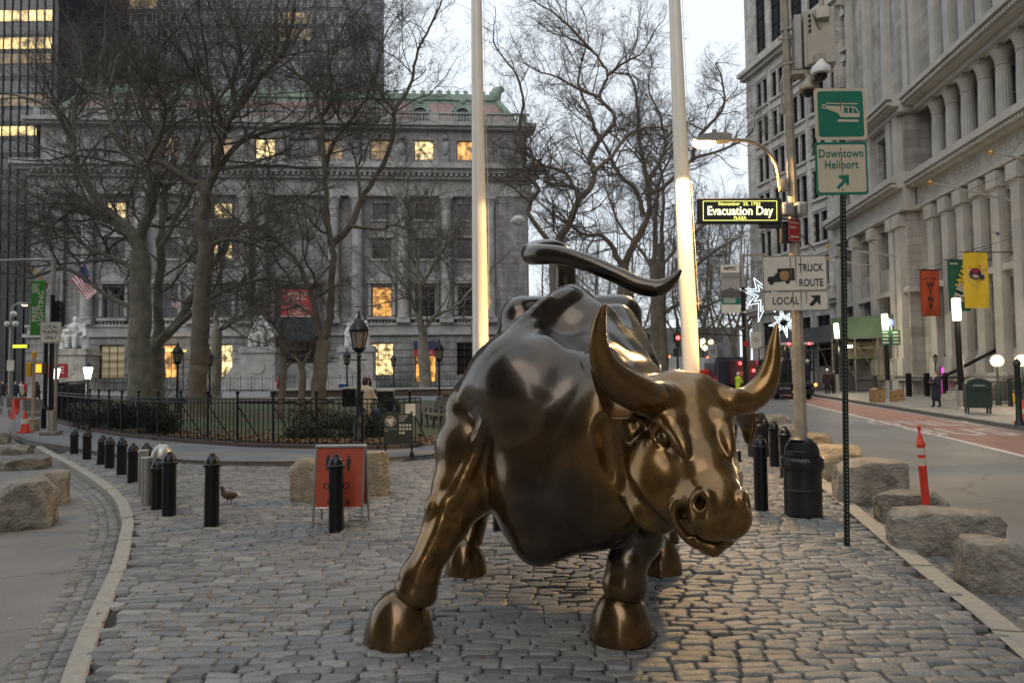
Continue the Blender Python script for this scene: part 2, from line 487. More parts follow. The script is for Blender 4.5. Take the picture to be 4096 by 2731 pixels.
# mouth: slit, hollow at the corner, folds of the lips
hell((0, .55, -.292), (.19, .19, .020), k=.02, op='sub')
hchain([((-.085, .545, -.335), .042), ((0, .585, -.345), .046), ((.085, .545, -.335), .042)], k=.03)
def both(L, k, op='add'):
    P = [(tuple(p), r) for p, r in spline([(Vector(hinv(x, y, c)), r) for x, y, c, r in L], 4)]
    hchain(P, k, op); hchain([((-a, b, c), r) for (a, b, c), r in P], k, op)
both([(2750, 2008, -.17, .010), (2712, 2002, -.21, .013), (2692, 2034, -.255, .016), (2702, 2090, -.30, .016), (2744, 2148, -.345, .016), (2796, 2184, -.365, .014)], .03)
both([(2720, 2042, -.215, .020), (2744, 2094, -.265, .019), (2800, 2140, -.285, .014)], .02, 'sub')
for s in (-1, 1):
    n = Vector((s * .82, .38, .46)).normalized(); u = n.cross(Vector((0, 0, 1))).normalized(); w = n.cross(u)
    c = Vector((s * .132, .482, -.070))
    hchain([(c + (u * .040 + w * .016) * math.cos(t) + w * .054 * math.sin(t) - n * .020, .017) for t in [i * math.pi / 8 for i in range(17)]], .03)
    hchain([(c + n * .05, .034), (c - n * .03, .030), (c - n * .06 - u * .02, .02)], .022, 'sub')
# eyes: socket, lids, tear crease
EYE = hinv(2660, 1750, -.125)
def onball(px, py, r):
    d = ray(px, py).normalized(); o = CAM - hp(*EYE); k = o.dot(d); q = k * k - o.length_squared + r * r
    p = CAM + d * (-k - math.sqrt(max(q, 0)))
    return HM.transposed() @ ((p - HE) / HS)
hell(EYE, (.075, .065, .065), k=.03, op='sub'); hell((-EYE[0], EYE[1], EYE[2]), (.075, .065, .065), k=.03, op='sub')
for L, rr in (([(2612, 1735), (2622, 1712), (2650, 1706), (2678, 1730), (2700, 1766), (2716, 1800)], .019), ([(2612, 1735), (2618, 1762), (2640, 1784), (2672, 1795), (2716, 1800)], .015), ([(2600, 1712), (2640, 1682), (2690, 1712), (2716, 1762)], .016)):
    P = [onball(x, y, .067 if rr > .0165 or rr < .0155 else .078) for x, y in L]
    P = [(tuple(p), q) for p, q in spline([(p, rr) for p in P], 4)]
    hchain(P, .014); hchain([((-a, b, c), q) for (a, b, c), q in P], .014)
both([(2616, 1704, -.125, .026), (2662, 1694, -.072, .042), (2704, 1732, -.045, .048), (2732, 1786, -.040, .036), (2746, 1826, -.055, .014)], .022)
# muscles: ridges and hollows laid on the surface found along the view ray
def surf(px, py):
    Yd = 3.8
    while Yd < 8.0:
        p = at(px, py, Yd); i = [int(round((p[k] - S.lo[k]) / S.h)) for k in range(3)]
        if all(0 <= i[k] < S.n[k] for k in range(3)) and S.D[i[0], i[1], i[2]] < 0: return p
        Yd += .012
    return at(px, py, 5.6)
def ridge(L, hgt=.03, k=.05, op='add'):
    "L: (px, py, radius)"
    P = []; hgt *= .6; k *= 1.5
    for x, y, r in L:
        p = surf(x, y); d = (p - CAM).normalized()
        P.append((p + d * (r - hgt) if op == 'add' else p - d * (r - hgt), r))
    S.chain(spline(P, 3), k, op)
ridge([(2275, 1185, .06), (2200, 1245, .075), (2120, 1335, .08), (2035, 1420, .08), (1950, 1485, .08), (1885, 1580, .07)], .035, .06)
ridge([(2262, 1352, .08), (2310, 1352, .09), (2370, 1410, .08), (2440, 1490, .07)], .05, .06)
ridge([(2190, 1200, .03), (2110, 1275, .035), (2045, 1345, .03)], .018, .035)
ridge([(2150, 1290, .025), (2080, 1345, .03), (2000, 1420, .03)], .016, .03)
ridge([(2270, 1250, .16), (2330, 1290, .16)], .035, .10, 'sub')
ridge([(2060, 1520, .26), (2130, 1580, .26)], .03, .16)
ridge([(1945, 1690, .035), (1905, 1800, .035), (1850, 1925, .035), (1805, 2005, .04)], .020, .04)
ridge([(1790, 2008, .05), (1780, 2040, .04)], .025, .04); ridge([(1735, 2005, .04), (1728, 2040, .03)], .02, .04)
ridge([(1770, 2080, .03), (1735, 2170, .03), (1680, 2280, .03)], .014, .04)
ridge([(2436, 1700, .03), (2442, 1800, .04), (2472, 1920, .045), (2535, 2030, .04), (2630, 2118, .03)],  .012, .07, 'sub')
V, F = S.mesh(3)
bronze_v = V.copy()
me = np_mesh("body", V - np.array(BO), F, smooth=True)
body = bpy.data.objects.new("body", me); link(body, bull)

# ---- horns, tail, hooves, eyes, ears
def pxc(L):
    "chain of (px, py, depth, radius in pixels)"
    return [(at(x, y, Y), r / FPX * Y) for x, y, Y, r in L]
def bronze():
    "waxed bronze: dark brown patina rubbed golden where hands reach (attribute 'wear')"
    m = mat("bronze", (.2, .12, .05), .28, .8)
    nt = m.node_tree; N = nt.nodes; L = nt.links; b = N["Principled BSDF"]
    at_ = N.new("ShaderNodeAttribute"); at_.attribute_name = 'wear_shade'
    tc = N.new("ShaderNodeTexCoord")
    def noise(sc, det=6):
        n = N.new("ShaderNodeTexNoise"); n.inputs['Scale'].default_value = sc; n.inputs['Detail'].default_value = det; L.new(tc.outputs['Object'], n.inputs['Vector']); return n.outputs['Fac']
    def rng_(src, a, b, c, d):
        r = N.new("ShaderNodeMapRange"); r.inputs['From Min'].default_value = a; r.inputs['From Max'].default_value = b; r.inputs['To Min'].default_value = c; r.inputs['To Max'].default_value = d; L.new(src, r.inputs['Value']); return r.outputs['Result']
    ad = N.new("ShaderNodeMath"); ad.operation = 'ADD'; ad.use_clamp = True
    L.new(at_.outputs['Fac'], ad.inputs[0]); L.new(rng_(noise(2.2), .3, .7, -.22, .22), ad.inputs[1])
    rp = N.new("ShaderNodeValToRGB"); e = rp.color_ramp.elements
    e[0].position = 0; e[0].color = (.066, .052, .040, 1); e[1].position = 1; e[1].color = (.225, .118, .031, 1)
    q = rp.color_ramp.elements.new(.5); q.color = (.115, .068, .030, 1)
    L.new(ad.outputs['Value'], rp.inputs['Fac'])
    sc = N.new("ShaderNodeVectorMath"); sc.operation = 'SCALE'; L.new(rp.outputs['Color'], sc.inputs[0]); L.new(rng_(noise(9, 10), .3, .7, .82, 1.15), sc.inputs['Scale'])
    L.new(sc.outputs['Vector'], b.inputs['Base Color'])
    L.new(rng_(noise(5, 10), .3, .7, .19, .31), b.inputs['Roughness'])
    b.inputs['Coat Weight'].default_value = .55; b.inputs['Coat Roughness'].default_value = .12
    bp = N.new("ShaderNodeBump"); bp.inputs['Strength'].default_value = .10; bp.inputs['Distance'].default_value = .01
    L.new(noise(26, 8), bp.inputs['Height']); L.new(bp.outputs['Normal'], b.inputs['Normal'])
    return m
m_body = bronze()
def wear_shade(o, val=None):
    me = o.data; n = len(me.vertices); a = me.attributes.new('wear_shade', 'FLOAT', 'POINT')
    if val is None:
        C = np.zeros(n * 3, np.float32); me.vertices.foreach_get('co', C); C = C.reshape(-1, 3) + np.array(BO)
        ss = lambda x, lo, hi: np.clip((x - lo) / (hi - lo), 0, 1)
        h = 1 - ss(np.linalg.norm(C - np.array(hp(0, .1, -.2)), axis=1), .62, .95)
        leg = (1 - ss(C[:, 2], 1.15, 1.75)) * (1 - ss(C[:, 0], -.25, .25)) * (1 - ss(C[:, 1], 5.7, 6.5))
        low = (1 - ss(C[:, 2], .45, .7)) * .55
        mid = (1 - ss(C[:, 2], 1.45, 1.85)) * ss(C[:, 2], 1.0, 1.3) * .5  # starts above the lower chest, whose shade is painted as dark bronze
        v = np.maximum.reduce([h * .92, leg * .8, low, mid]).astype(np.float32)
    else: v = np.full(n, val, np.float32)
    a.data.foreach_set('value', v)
body.data.materials.append(m_body)
wear_shade(body)
for L in HORNS:
    P = spline(pxc(L), 6)
    MB().tube([p for p, r in P], [r for p, r in P], 24).build("horn", m_body, bull, smooth=60).location = -BO
TL = pxc([(2262, 1170, 7.25, 46), (2262, 1090, 7.25, 42), (2255, 1030, 7.2, 40), (2215, 1000, 7.1, 41), (2150, 1002, 6.95, 42), (2125, 1015, 6.8, 43), (2160, 1018, 6.6, 42), (2240, 1022, 6.45, 38), (2350, 1052, 6.3, 35), (2470, 1102, 6.2, 34), (2560, 1142, 6.15, 36), (2635, 1152, 6.1, 34), (2690, 1118, 6.1, 22), (2724, 1080, 6.1, 6)])
P = spline(TL, 6)
MB().tube([p for p, r in P], [r for p, r in P], 20).build("tail", m_body, bull, smooth=60).location = -BO
HPROF = [(.262 * r, .395 * t) for r, t in ((1.0, 0), (.99, .04), (.975, .14), (.945, .27), (.90, .40), (.84, .53), (.755, .66), (.64, .78), (.49, .885), (.32, .955), (.15, .992), (0, 1))]
def hoof(px, Y, r, h, lean):
    c = at(px, 2540, Y); c.z = 0
    k = r / .262
    m = MB().lathe([(a * k, b * h / .395) for a, b in HPROF], n=40)
    for v in m.v:
        v.x += -lean[0] * (1 - v.z / h); v.y += -lean[1] * (1 - v.z / h)
    o = m.build("hoof", m_body, bull, smooth=50)
    o.location = c - BO
    return o
hoof(1606, 5.2, .255, .36, (0.02, .0)); hoof(2484, 5.2, .232, .34, (0, 0)); hoof(1866, 6.9, .205, .33, (0, 0)); hoof(2650, 6.86, .20, .33, (0, 0))
for s in (-1, 1):
    MB().ball(hp(-s * EYE[0], EYE[1], EYE[2]), .060, 24).build("eye", m_body, bull, smooth=60).location = -BO
def ear(lo, hi, cup, thick):
    lo = [at(*p) for p in lo]; hi = [at(*p) for p in hi]
    n = len(lo); K = 8; mb = MB(); cup = Vector(cup)
    G = lambda off: [[lo[i].lerp(hi[i], j / K) + cup * (math.sin(math.pi * j / K) * math.sin(math.pi * min(1, (i + .6) / n))) + off for j in range(K + 1)] for i in range(n)]
    A_, B_ = G(Vector((0, 0, 0))), G(Vector(cup).normalized() * thick)
    V = [p for r in A_ for p in r] + [p for r in B_ for p in r]; N = n * (K + 1); F = []
    for i in range(n - 1):
        for j in range(K):
            q = [i * (K + 1) + j, i * (K + 1) + j + 1, (i + 1) * (K + 1) + j + 1, (i + 1) * (K + 1) + j]
            F += [q, [N + x for x in q[::-1]]]
        for j in (0, K):
            F.append([i * (K + 1) + j, (i + 1) * (K + 1) + j, N + (i + 1) * (K + 1) + j, N + i * (K + 1) + j])
    for i in (0, n - 1):
        for j in range(K): F.append([i * (K + 1) + j, i * (K + 1) + j + 1, N + i * (K + 1) + j + 1, N + i * (K + 1) + j])
    o = mb.add(V, F).build("ear", m_body, bull, smooth=60); o.location = -BO
    sd = o.modifiers.new("smooth", 'SUBSURF'); sd.levels = 2; sd.render_levels = 2
ear([(2620, 1690, 4.58), (2540, 1672, 4.56), (2478, 1676, 4.54), (2430, 1678, 4.53), (2398, 1610, 4.53), (2372, 1530, 4.54), (2358, 1470, 4.55)],
    [(2620, 1600, 4.62), (2560, 1560, 4.62), (2500, 1530, 4.64), (2450, 1510, 4.66), (2415, 1490, 4.66), (2385, 1470, 4.64), (2364, 1460, 4.56)], (.02, .09, -.03), .022)
ear([(2925, 1640, 4.80), (2962, 1700, 4.84), (2970, 1745, 4.86), (2982, 1772, 4.87)], [(2990, 1620, 4.90), (3028, 1650, 4.95), (3026, 1720, 4.95), (3004, 1772, 4.90)], (.02, .06, -.02), .022)
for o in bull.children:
    if o.name.split('.')[0] != 'body': wear_shade(o, {'horn': .95, 'tail': .0, 'hoof': .62, 'eye': .8, 'ear': .85}[o.name.split('.')[0]])
# ================================================================== ground, paving, kerbs
ROADZ, ROADR, WALKZ = -0.12, -0.045, 0.09
def attr_mat(name, c_lo, c_hi, rough, bump, spec=0.5, speck=60):
    "stone whose colour runs c_lo..c_hi with the per-stone attribute 'tint', with grain"
    m = mat(name, c_lo, rough, 0, None, bump, spec=spec)
    nt = m.node_tree; N = nt.nodes; L = nt.links; b = N["Principled BSDF"]
    a = N.new("ShaderNodeAttribute"); a.attribute_name = 'tint'
    rp = N.new("ShaderNodeValToRGB")
    rp.color_ramp.elements[0].color = (*c_lo, 1); rp.color_ramp.elements[1].color = (*c_hi, 1)
    L.new(a.outputs['Fac'], rp.inputs['Fac'])
    tc = N.new("ShaderNodeTexCoord")
    def noise(scale, lo, hi, src):
        n = N.new("ShaderNodeTexNoise"); n.inputs['Scale'].default_value = scale; n.inputs['Detail'].default_value = 6
        L.new(tc.outputs['Object'], n.inputs['Vector'])
        r = N.new("ShaderNodeMapRange"); r.inputs['From Min'].default_value = .3; r.inputs['From Max'].default_value = .7
        r.inputs['To Min'].default_value = lo; r.inputs['To Max'].default_value = hi
        L.new(n.outputs['Fac'], r.inputs['Value'])
        v = N.new("ShaderNodeVectorMath"); v.operation = 'SCALE'
        L.new(src, v.inputs[0]); L.new(r.outputs['Result'], v.inputs['Scale'])
        return v.outputs['Vector']
    o = noise(speck, .72, 1.28, rp.outputs['Color'])
    o = noise(.55, .74, 1.22, o)
    L.new(o, b.inputs['Base Color'])
    return m
m_cob = attr_mat("cobble_granite", (0.105, 0.103, 0.102), (0.265, 0.248, 0.225), 0.47, (45, .55, .012), spec=.75)
m_sett = attr_mat("sett_granite", (0.14, 0.13, 0.118), (0.27, 0.25, 0.22), 0.55, (40, .4, .01))
m_bed = mat("joint_grit", (0.035, 0.031, 0.026), 0.9, 0, (90, .5), (120, .6, .01))
m_asph = mat("asphalt", (0.20, 0.185, 0.165), 0.7, 0, (0.5, .32, 10), (260, .35, .004))
def cracks(m, scale=.45):
    "fine dark cracks and patch outlines in the asphalt"
    N = m.node_tree.nodes; L = m.node_tree.links; b = N["Principled BSDF"]
    src = b.inputs['Base Color'].links[0].from_socket
    tc = N.new("ShaderNodeTexCoord"); ns = N.new("ShaderNodeTexNoise"); ns.inputs['Scale'].default_value = 2.5; ns.inputs['Detail'].default_value = 4
    L.new(tc.outputs['Object'], ns.inputs['Vector'])
    mx = N.new("ShaderNodeVectorMath"); mx.operation = 'MULTIPLY_ADD'; mx.inputs[1].default_value = (.5, .5, 0); L.new(ns.outputs['Color'], mx.inputs[0]); L.new(tc.outputs['Object'], mx.inputs[2])
    vo = N.new("ShaderNodeTexVoronoi"); vo.feature = 'DISTANCE_TO_EDGE'; vo.inputs['Scale'].default_value = scale; L.new(mx.outputs['Vector'], vo.inputs['Vector'])
    r = N.new("ShaderNodeMapRange"); r.inputs['From Min'].default_value = .0; r.inputs['From Max'].default_value = .012; r.inputs['To Min'].default_value = .55; r.inputs['To Max'].default_value = 1; L.new(vo.outputs['Distance'], r.inputs['Value'])
    n3 = N.new("ShaderNodeTexNoise"); n3.inputs['Scale'].default_value = 130; L.new(tc.outputs['Object'], n3.inputs['Vector'])
    r3 = N.new("ShaderNodeMapRange"); r3.inputs['From Min'].default_value = .3; r3.inputs['From Max'].default_value = .7; r3.inputs['To Min'].default_value = .72; r3.inputs['To Max'].default_value = 1.28; L.new(n3.outputs['Fac'], r3.inputs['Value'])
    m2 = N.new("ShaderNodeMath"); m2.operation = 'MULTIPLY'; L.new(r.outputs['Result'], m2.inputs[0]); L.new(r3.outputs['Result'], m2.inputs[1])
    v = N.new("ShaderNodeVectorMath"); v.operation = 'SCALE'; L.new(src, v.inputs[0]); L.new(m2.outputs['Value'], v.inputs['Scale']); L.new(v.outputs['Vector'], b.inputs['Base Color'])
cracks(m_asph)
m_asph2 = mat("asphalt_avenue", (0.135, 0.137, 0.142), 0.6, 0, (0.35, .35, 10), (260, .35, .004))
cracks(m_asph2, .3)
m_kerb = mat("kerb_granite", (0.33, 0.30, 0.25), 0.6, 0, (14, .22), (70, .35, .006))
m_kerbd = mat("kerb_brownstone", (0.15, 0.135, 0.12), 0.7, 0, (8, .3), (50, .35, .006))
m_walk = mat("pavement_slab", (0.17, 0.17, 0.175), 0.65, 0, (1.2, .25), (90, .3, .004))
m_red = mat("bus_lane_red", (0.235, 0.108, 0.094), 0.7, 0, (1.5, .35, 9), (200, .3, .004))
m_paint = mat("road_paint_white", (0.55, 0.55, 0.53), 0.7, 0, (6, .3))
m_rock = mat("boulder_granite", (0.25, 0.222, 0.182), 0.8, 0, (5.0, .55, 9), (22, .9, .05))
m_rockd = mat("boulder_granite_dark", (0.20, 0.18, 0.15), 0.8, 0, (5.0, .6, 9), (22, .9, .05))
m_rocky = mat("boulder_granite_ochre", (0.33, 0.265, 0.175), 0.8, 0, (6.0, .45, 9), (22, .9, .05))

def sheet(name, pts, m, kind='structure', thick=0.0):
    mb = MB(); n = len(pts)
    V = [Vector(p) for p in pts]; F = [list(range(n))]
    if thick:
        V += [p - Vector((0, 0, thick)) for p in V]
        F += [[i, (i + 1) % n, n + (i + 1) % n, n + i] for i in range(n)]
    mb.add(V, F)
    return tag(mb.build(name, m), kind=kind)
def smoothline(P, n=5):
    return [p for p, r in spline([(Vector(p), 0.0) for p in P], n)]

# the ground, one sheet to the horizon
sheet("ground", [(-1500, -200, ROADZ), (1500, -200, ROADZ), (1500, 2500, ROADZ), (-1500, 2500, ROADZ)], m_asph)

KIN = smoothline([gp(x, y) for x, y in [(-700, 5200), (205, 3250), (341, 2731), (386, 2580), (414, 2498), (476, 2339), (514, 2236), (531, 2132), (536, 2077), (514, 2008), (448, 1940), (345, 1877), (262, 1833), (165, 1781)]], 4)
def offset_line(P, d):
    out = []
    for i, p in enumerate(P):
        t = (P[min(i + 1, len(P) - 1)] - P[max(i - 1, 0)]); t.z = 0; t.normalize()
        out.append(p + Vector((-t.y, t.x, 0)) * d)
    return out
KOUT = offset_line(KIN, 0.15)
def band(mb, A, B, zt, zb, m=0, seg=None):
    "kerb: top between lines A and B, faces down to zb; split in stones"
    n = len(A)
    T = lambda p, z: Vector((p.x, p.y, z))
    for i in range(n - 1):
        a, b, c, d = A[i], A[i + 1], B[i + 1], B[i]
        mb.quad(T(a, zt), T(b, zt), T(c, zt), T(d, zt), m)
        mb.quad(T(d, zt), T(c, zt), T(c, zb), T(d, zb), m)
        mb.quad(T(b, zt), T(a, zt), T(a, zb), T(b, zb), m)
def resample(P, step):
    L = [0.0]
    for a, b in zip(P[:-1], P[1:]): L.append(L[-1] + (b - a).length)
    out = []; s = 0.0; i = 0
    while s <= L[-1]:
        while i < len(P) - 2 and L[i + 1] < s: i += 1
        out.append(P[i].lerp(P[i + 1], (s - L[i]) / max(1e-6, L[i + 1] - L[i]))); s += step
    return out
def kerb_stones(name, A, width, zt, zb, m, slen=1.5, gap=0.012, bev=0.012):
    "row of long kerb stones following line A, growing to its left by width"
    mb = MB(); P = resample(A, 0.25); k = max(2, int(slen / 0.25)); i = 0
    while i < len(P) - 2:
        Q = P[i:i + k + 1]
        if len(Q) < 2: break
        Q = [q.copy() for q in Q]
        Q[0] = Q[0].lerp(Q[1], gap / .25); Q[-1] = Q[-1].lerp(Q[-2], gap / .25)
        dz = rng.uniform(-.006, .006); dw = rng.uniform(-.008, .008)
        R_ = offset_line(Q, width + dw); Li = offset_line(Q, bev); Ri = offset_line(Q, width + dw - bev * 1.6)
        T = lambda p, z: Vector((p.x, p.y, z))
        z = zt + dz
        rows = [(Q, zb), (Q, z - bev), (Li, z), (Ri, z), (R_, z - bev * 1.6), (R_, zb)]
        V = [T(p, zz) for line, zz in rows for p in line]; n = len(Q); F = []
        for a in range(len(rows) - 1):
            for j in range(n - 1): F.append([a * n + j, a * n + j + 1, (a + 1) * n + j + 1, (a + 1) * n + j])
        F.append([a * n for a in range(len(rows))]); F.append([a * n + n - 1 for a in range(len(rows))][::-1])
        mb.add(V, F); i += k
    return tag(mb.build(name, m), kind='structure')
kerb_stones("kerb", KIN, 0.15, 0.012, ROADZ - .02, m_kerb)

PKERB = smoothline([gp(x, y, WALKZ) for x, y in [(60, 1716), (90, 1738), (170, 1764), (276, 1780), (386, 1798), (551, 1818), (689, 1830), (896, 1839), (1172, 1841), (1400, 1834), (1735, 1812), (2100, 1772), (2350, 1735), (2560, 1690), (2700, 1620), (2760, 1560)]], 4)
FENCEB = [gp(x, y, WALKZ) for x, y in [(205, 1680), (413, 1728), (620, 1755), (827, 1772), (1034, 1785), (1227, 1790), (1400, 1793), (1535, 1794), (1698, 1782)]]
kerb_stones("kerb_park_side", PKERB, -0.16, WALKZ, -0.06, m_kerbd, 2.0)
RK_L = [gp(x, y) for x, y in [(6400, 4530), (5200, 3545), (4420, 2905), (4096, 2630), (3883, 2443), (3686, 2292), (3489, 2127), (3295, 1956), (3130, 1815), (2990, 1695), (2880, 1605), (2800, 1545)]]
RKERB = smoothline(RK_L, 4)
kerb_stones("kerb_avenue_side", RKERB, -0.17, 0.008, ROADZ, m_kerb, 1.8)

# pavement round the park, then the paving bed of the plaza
pk_in = [gp(x, y, WALKZ - .004) for x, y in [(60, 1640), (205, 1640), (413, 1690), (900, 1700), (1500, 1700), (2000, 1640), (2400, 1620), (2700, 1570)]]
pk = [Vector((p.x, p.y, WALKZ - .004)) for p in offset_line(PKERB, .02)]
sheet("pavement", pk + pk_in[::-1], m_walk)
bed = [Vector((p.x, p.y, -.03)) for p in KIN] + [Vector((p.x, p.y, -.03)) for p in PKERB[8:]] + [Vector((p.x, p.y, -.03)) for p in RKERB[::-1]]
sheet("plaza_bed", bed, m_bed)

def inside_poly(x, y, P):
    c = np.zeros(x.shape, bool); n = len(P); j = n - 1
    for i in range(n):
        xi, yi, xj, yj = P[i].x, P[i].y, P[j].x, P[j].y
        with np.errstate(divide='ignore', invalid='ignore'):
            c ^= ((yi > y) != (yj > y)) & (x < (xj - xi) * (y - yi) / (yj - yi + 1e-12) + xi)
        j = i
    return c
def blocks_mesh(name, cx, cy, L, W, rot, z0, nu, nv, drop, m, amp=0.004, tint=None, dome=0.0045):
    "many rounded stone blocks in one mesh; arrays per block"
    nb = len(cx)
    u = np.linspace(-1, 1, nu); v = np.linspace(-1, 1, nv); u = np.sign(u) * np.abs(u) ** .6; v = np.sign(v) * np.abs(v) ** .7
    U, Vv = np.meshgrid(u, v, indexing='ij')
    # rounded plan outline
    k = 0.10
    Ux = U * (1 - k * .25 * np.abs(Vv) ** 4); Vx = Vv * (1 - k * np.abs(U) ** 7)
    Zt = -dome * (np.abs(U) ** 8 + np.abs(Vv) ** 5)
    gx = np.concatenate([Ux.ravel()]); gy = Vx.ravel(); gz = Zt.ravel()
    # skirt ring
    ring = [(i, 0) for i in range(nu)] + [(nu - 1, j) for j in range(1, nv)] + [(i, nv - 1) for i in range(nu - 2, -1, -1)] + [(0, j) for j in range(nv - 2, 0, -1)]
    ri = np.array([i * nv + j for i, j in ring])
    gx = np.concatenate([gx, gx[ri] * 1.03]); gy = np.concatenate([gy, gy[ri] * 1.05]); gz = np.concatenate([gz, np.full(len(ri), -drop)])
    nvtx = len(gx)
    F = [[i * nv + j, (i + 1) * nv + j, (i + 1) * nv + j + 1, i * nv + j + 1] for i in range(nu - 1) for j in range(nv - 1)]
    n0 = nu * nv; nr = len(ri)
    F += [[ri[i], n0 + i, n0 + (i + 1) % nr, ri[(i + 1) % nr]] for i in range(nr)]
    F = np.array(F)
    # per-block low-frequency outline wobble + fine noise
    wob = nrg.normal(0, 1, (nb, 6))
    X = gx[None] * (L / 2)[:, None]; Y = gy[None] * (W / 2)[:, None]
    X = X + (wob[:, :1] * .006 * gy[None] + wob[:, 1:2] * .004 * gy[None] ** 2)
    Y = Y + (wob[:, 2:3] * .0045 * gx[None] + wob[:, 3:4] * .004 * np.sin(gx[None] * 2.6 + wob[:, 4:5]))
    top = (np.arange(nvtx) < n0)[None]
    Z = gz[None] + z0[:, None] + top * (wob[:, 5:6] * .004 * gx[None] + (wob[:, 4:5] * .004 + .002) * gy[None] + nrg.normal(0, amp, (nb, nvtx)))
    c, s = np.cos(rot)[:, None], np.sin(rot)[:, None]
    PX = cx[:, None] + X * c - Y * s; PY = cy[:, None] + X * s + Y * c
    V = np.stack([PX, PY, Z], 2).reshape(-1, 3)
    FF = (F[None] + (np.arange(nb) * nvtx)[:, None, None]).reshape(-1, 4)
    me = np_mesh(name, V, FF, smooth=True)
    a = me.attributes.new('tint', 'FLOAT', 'POINT')
    t = np.repeat(tint if tint is not None else np.clip(nrg.normal(.45, .22, nb), 0, 1), nvtx).astype(np.float32)
    a.data.foreach_set('value', t)
    me.materials.append(m)
    return me

# rows of long granite blocks
poly_bed = bed
cx, cy, cl, cw = [], [], [], []
y = 1.3
while y < 24:
    w = rng.uniform(.088, .110)
    x = -11.5 + rng.uniform(0, .3)
    xe = min(12, 2.0 + .85 * y)
    xs = max(-11.5, -2.2 - .80 * y)
    x = xs + rng.uniform(0, .3)
    while x < xe:
        l = rng.choice((.16, .18, .20, .22, .24, .27)) + rng.uniform(-.02, .02)
        cx.append(x + l / 2); cy.append(y + w / 2); cl.append(l - rng.uniform(.008, .016)); cw.append(w - rng.uniform(.009, .019)); x += l
    y += w
cx, cy, cl, cw = map(np.array, (cx, cy, cl, cw))
# the courses wander a little
wy = .05 * np.sin(cx * .9 + cy * .35) + .035 * np.sin(cx * 2.1 - cy * .8) + .02 * cx
slope = .05 * .9 * np.cos(cx * .9 + cy * .35) + .035 * 2.1 * np.cos(cx * 2.1 - cy * .8) + .02
cyw = cy + wy
ok = inside_poly(cx, cyw, poly_bed) 
cx, cyw, cl, cw, slope = cx[ok], cyw[ok], cl[ok], cw[ok], slope[ok]
rot = np.arctan(slope) + nrg.normal(0, .015, len(cx))
z0 = nrg.normal(.0, .0055, len(cx)) + .012 * np.sin(cx * .7 + 1) * np.sin(cyw * .9)
for nm, sel, nu, nv, amp in (("cobblestones", cyw < 9, 8, 5, .0014), ("cobblestones_distant", cyw >= 9, 4, 4, .0014)):
    me = blocks_mesh(nm, cx[sel], cyw[sel], cl[sel], cw[sel], rot[sel], z0[sel], nu, nv, .05, m_cob, amp * 1.4)
    o = bpy.data.objects.new(nm, me); link(o); tag(o, kind='structure')

def sett_strip(name, line, offs, wcol, lblk, z, m):
    X, Y_, Lb, Wb, Rt = [], [], [], [], []
    for o_ in offs:
        P = resample(offset_line(line, o_), lblk)
        for i in range(len(P) - 1):
            c = (P[i] + P[i + 1]) / 2; d = P[i + 1] - P[i]
            X.append(c.x + rng.uniform(-.006, .006)); Y_.append(c.y + rng.uniform(-.006, .006)); Lb.append(d.length - rng.uniform(.012, .024)); Wb.append(wcol - rng.uniform(.008, .02)); Rt.append(math.atan2(d.y, d.x) + rng.uniform(-.04, .04))
    X, Y_, Lb, Wb, Rt = map(np.array, (X, Y_, Lb, Wb, Rt))
    me = blocks_mesh(name, X, Y_, Lb, Wb, Rt, z + nrg.normal(.0, .003, len(X)), 5, 4, .04, m, .0012, dome=.006)
    o = bpy.data.objects.new(name, me); link(o); tag(o, kind='structure')
g_line = [Vector((p.x, p.y, 0)) for p in KOUT]
sett_strip("gutter_setts", g_line[:-8], [.075, .195, .315], .12, .15, ROADZ + .014, m_sett)
# avenue: road sheet, gutter setts, painted lane
av = [Vector((p.x, p.y, ROADR)) for p in offset_line(RKERB, -.1)]
far_kerb = [gp(x, y, ROADR + .002) for x, y in [(9500, 2610), (6500, 2118), (4700, 1822), (4096, 1723), (3700, 1657), (3400, 1608), (3225, 1579), (3000, 1547), (2850, 1528), (2700, 1512)]]
sheet("avenue_road", av + [Vector((p.x, p.y, ROADR)) for p in far_kerb[::-1]], m_asph2)
sett_strip("gutter_setts_avenue", [Vector((p.x, p.y, 0)) for p in RKERB[:34]], [-(.25 + .165 * i) for i in range(5)], .165, .125, ROADR + .012, m_sett)
lane = [gp(x, y, ROADR + .004) for x, y in [(9500, 3140), (6500, 2412), (4700, 1975), (4096, 1828), (3700, 1731), (3400, 1659), (3100, 1586), (2950, 1553), (2820, 1530)]]
lane2 = [gp(x, y, ROADR + .004) for x, y in [(9500, 2640), (6500, 2135), (4700, 1835), (4096, 1732), (3700, 1664), (3400, 1614), (3225, 1585), (3000, 1551), (2840, 1529)]]
sheet("bus_lane", lane + lane2[::-1], m_red)
mb = MB(); E = [p + Vector((0, 0, .004)) for p in lane]; E2 = offset_line(E, -.16)
for i in range(len(E) - 1): mb.quad(E[i], E[i + 1], E2[i + 1], E2[i])
tag(mb.build("lane_line", m_paint), kind='structure')
# worn letters on the lane
mb = MB()
dv = (gp(3700, 1700, ROADR) - gp(4096, 1790, ROADR)); ang = math.atan2(dv.y, dv.x)
Rl = Matrix.Rotation(ang - rad(90), 3, 'Z')
def lane_text(txt, px, py, size, xs):
    V, F = text_geo(txt, 1.0, 0, 'CENTER', 1.1, 1.0, .02)
    c = gp(px, py, ROADR + .012)
    mb.add([Rl @ Vector((v.x * xs, v.y * size, 0)) + c for v in V], F)
lane_text("ONLY", 3695, 1692, 3.4, 1.25)
lane_text("BUS", 3842, 1727, 3.4, 1.45)
tag(mb.build("lane_lettering", mat("worn_road_paint", (.42, .35, .32), .75, 0, (3, .35))), kind='structure')
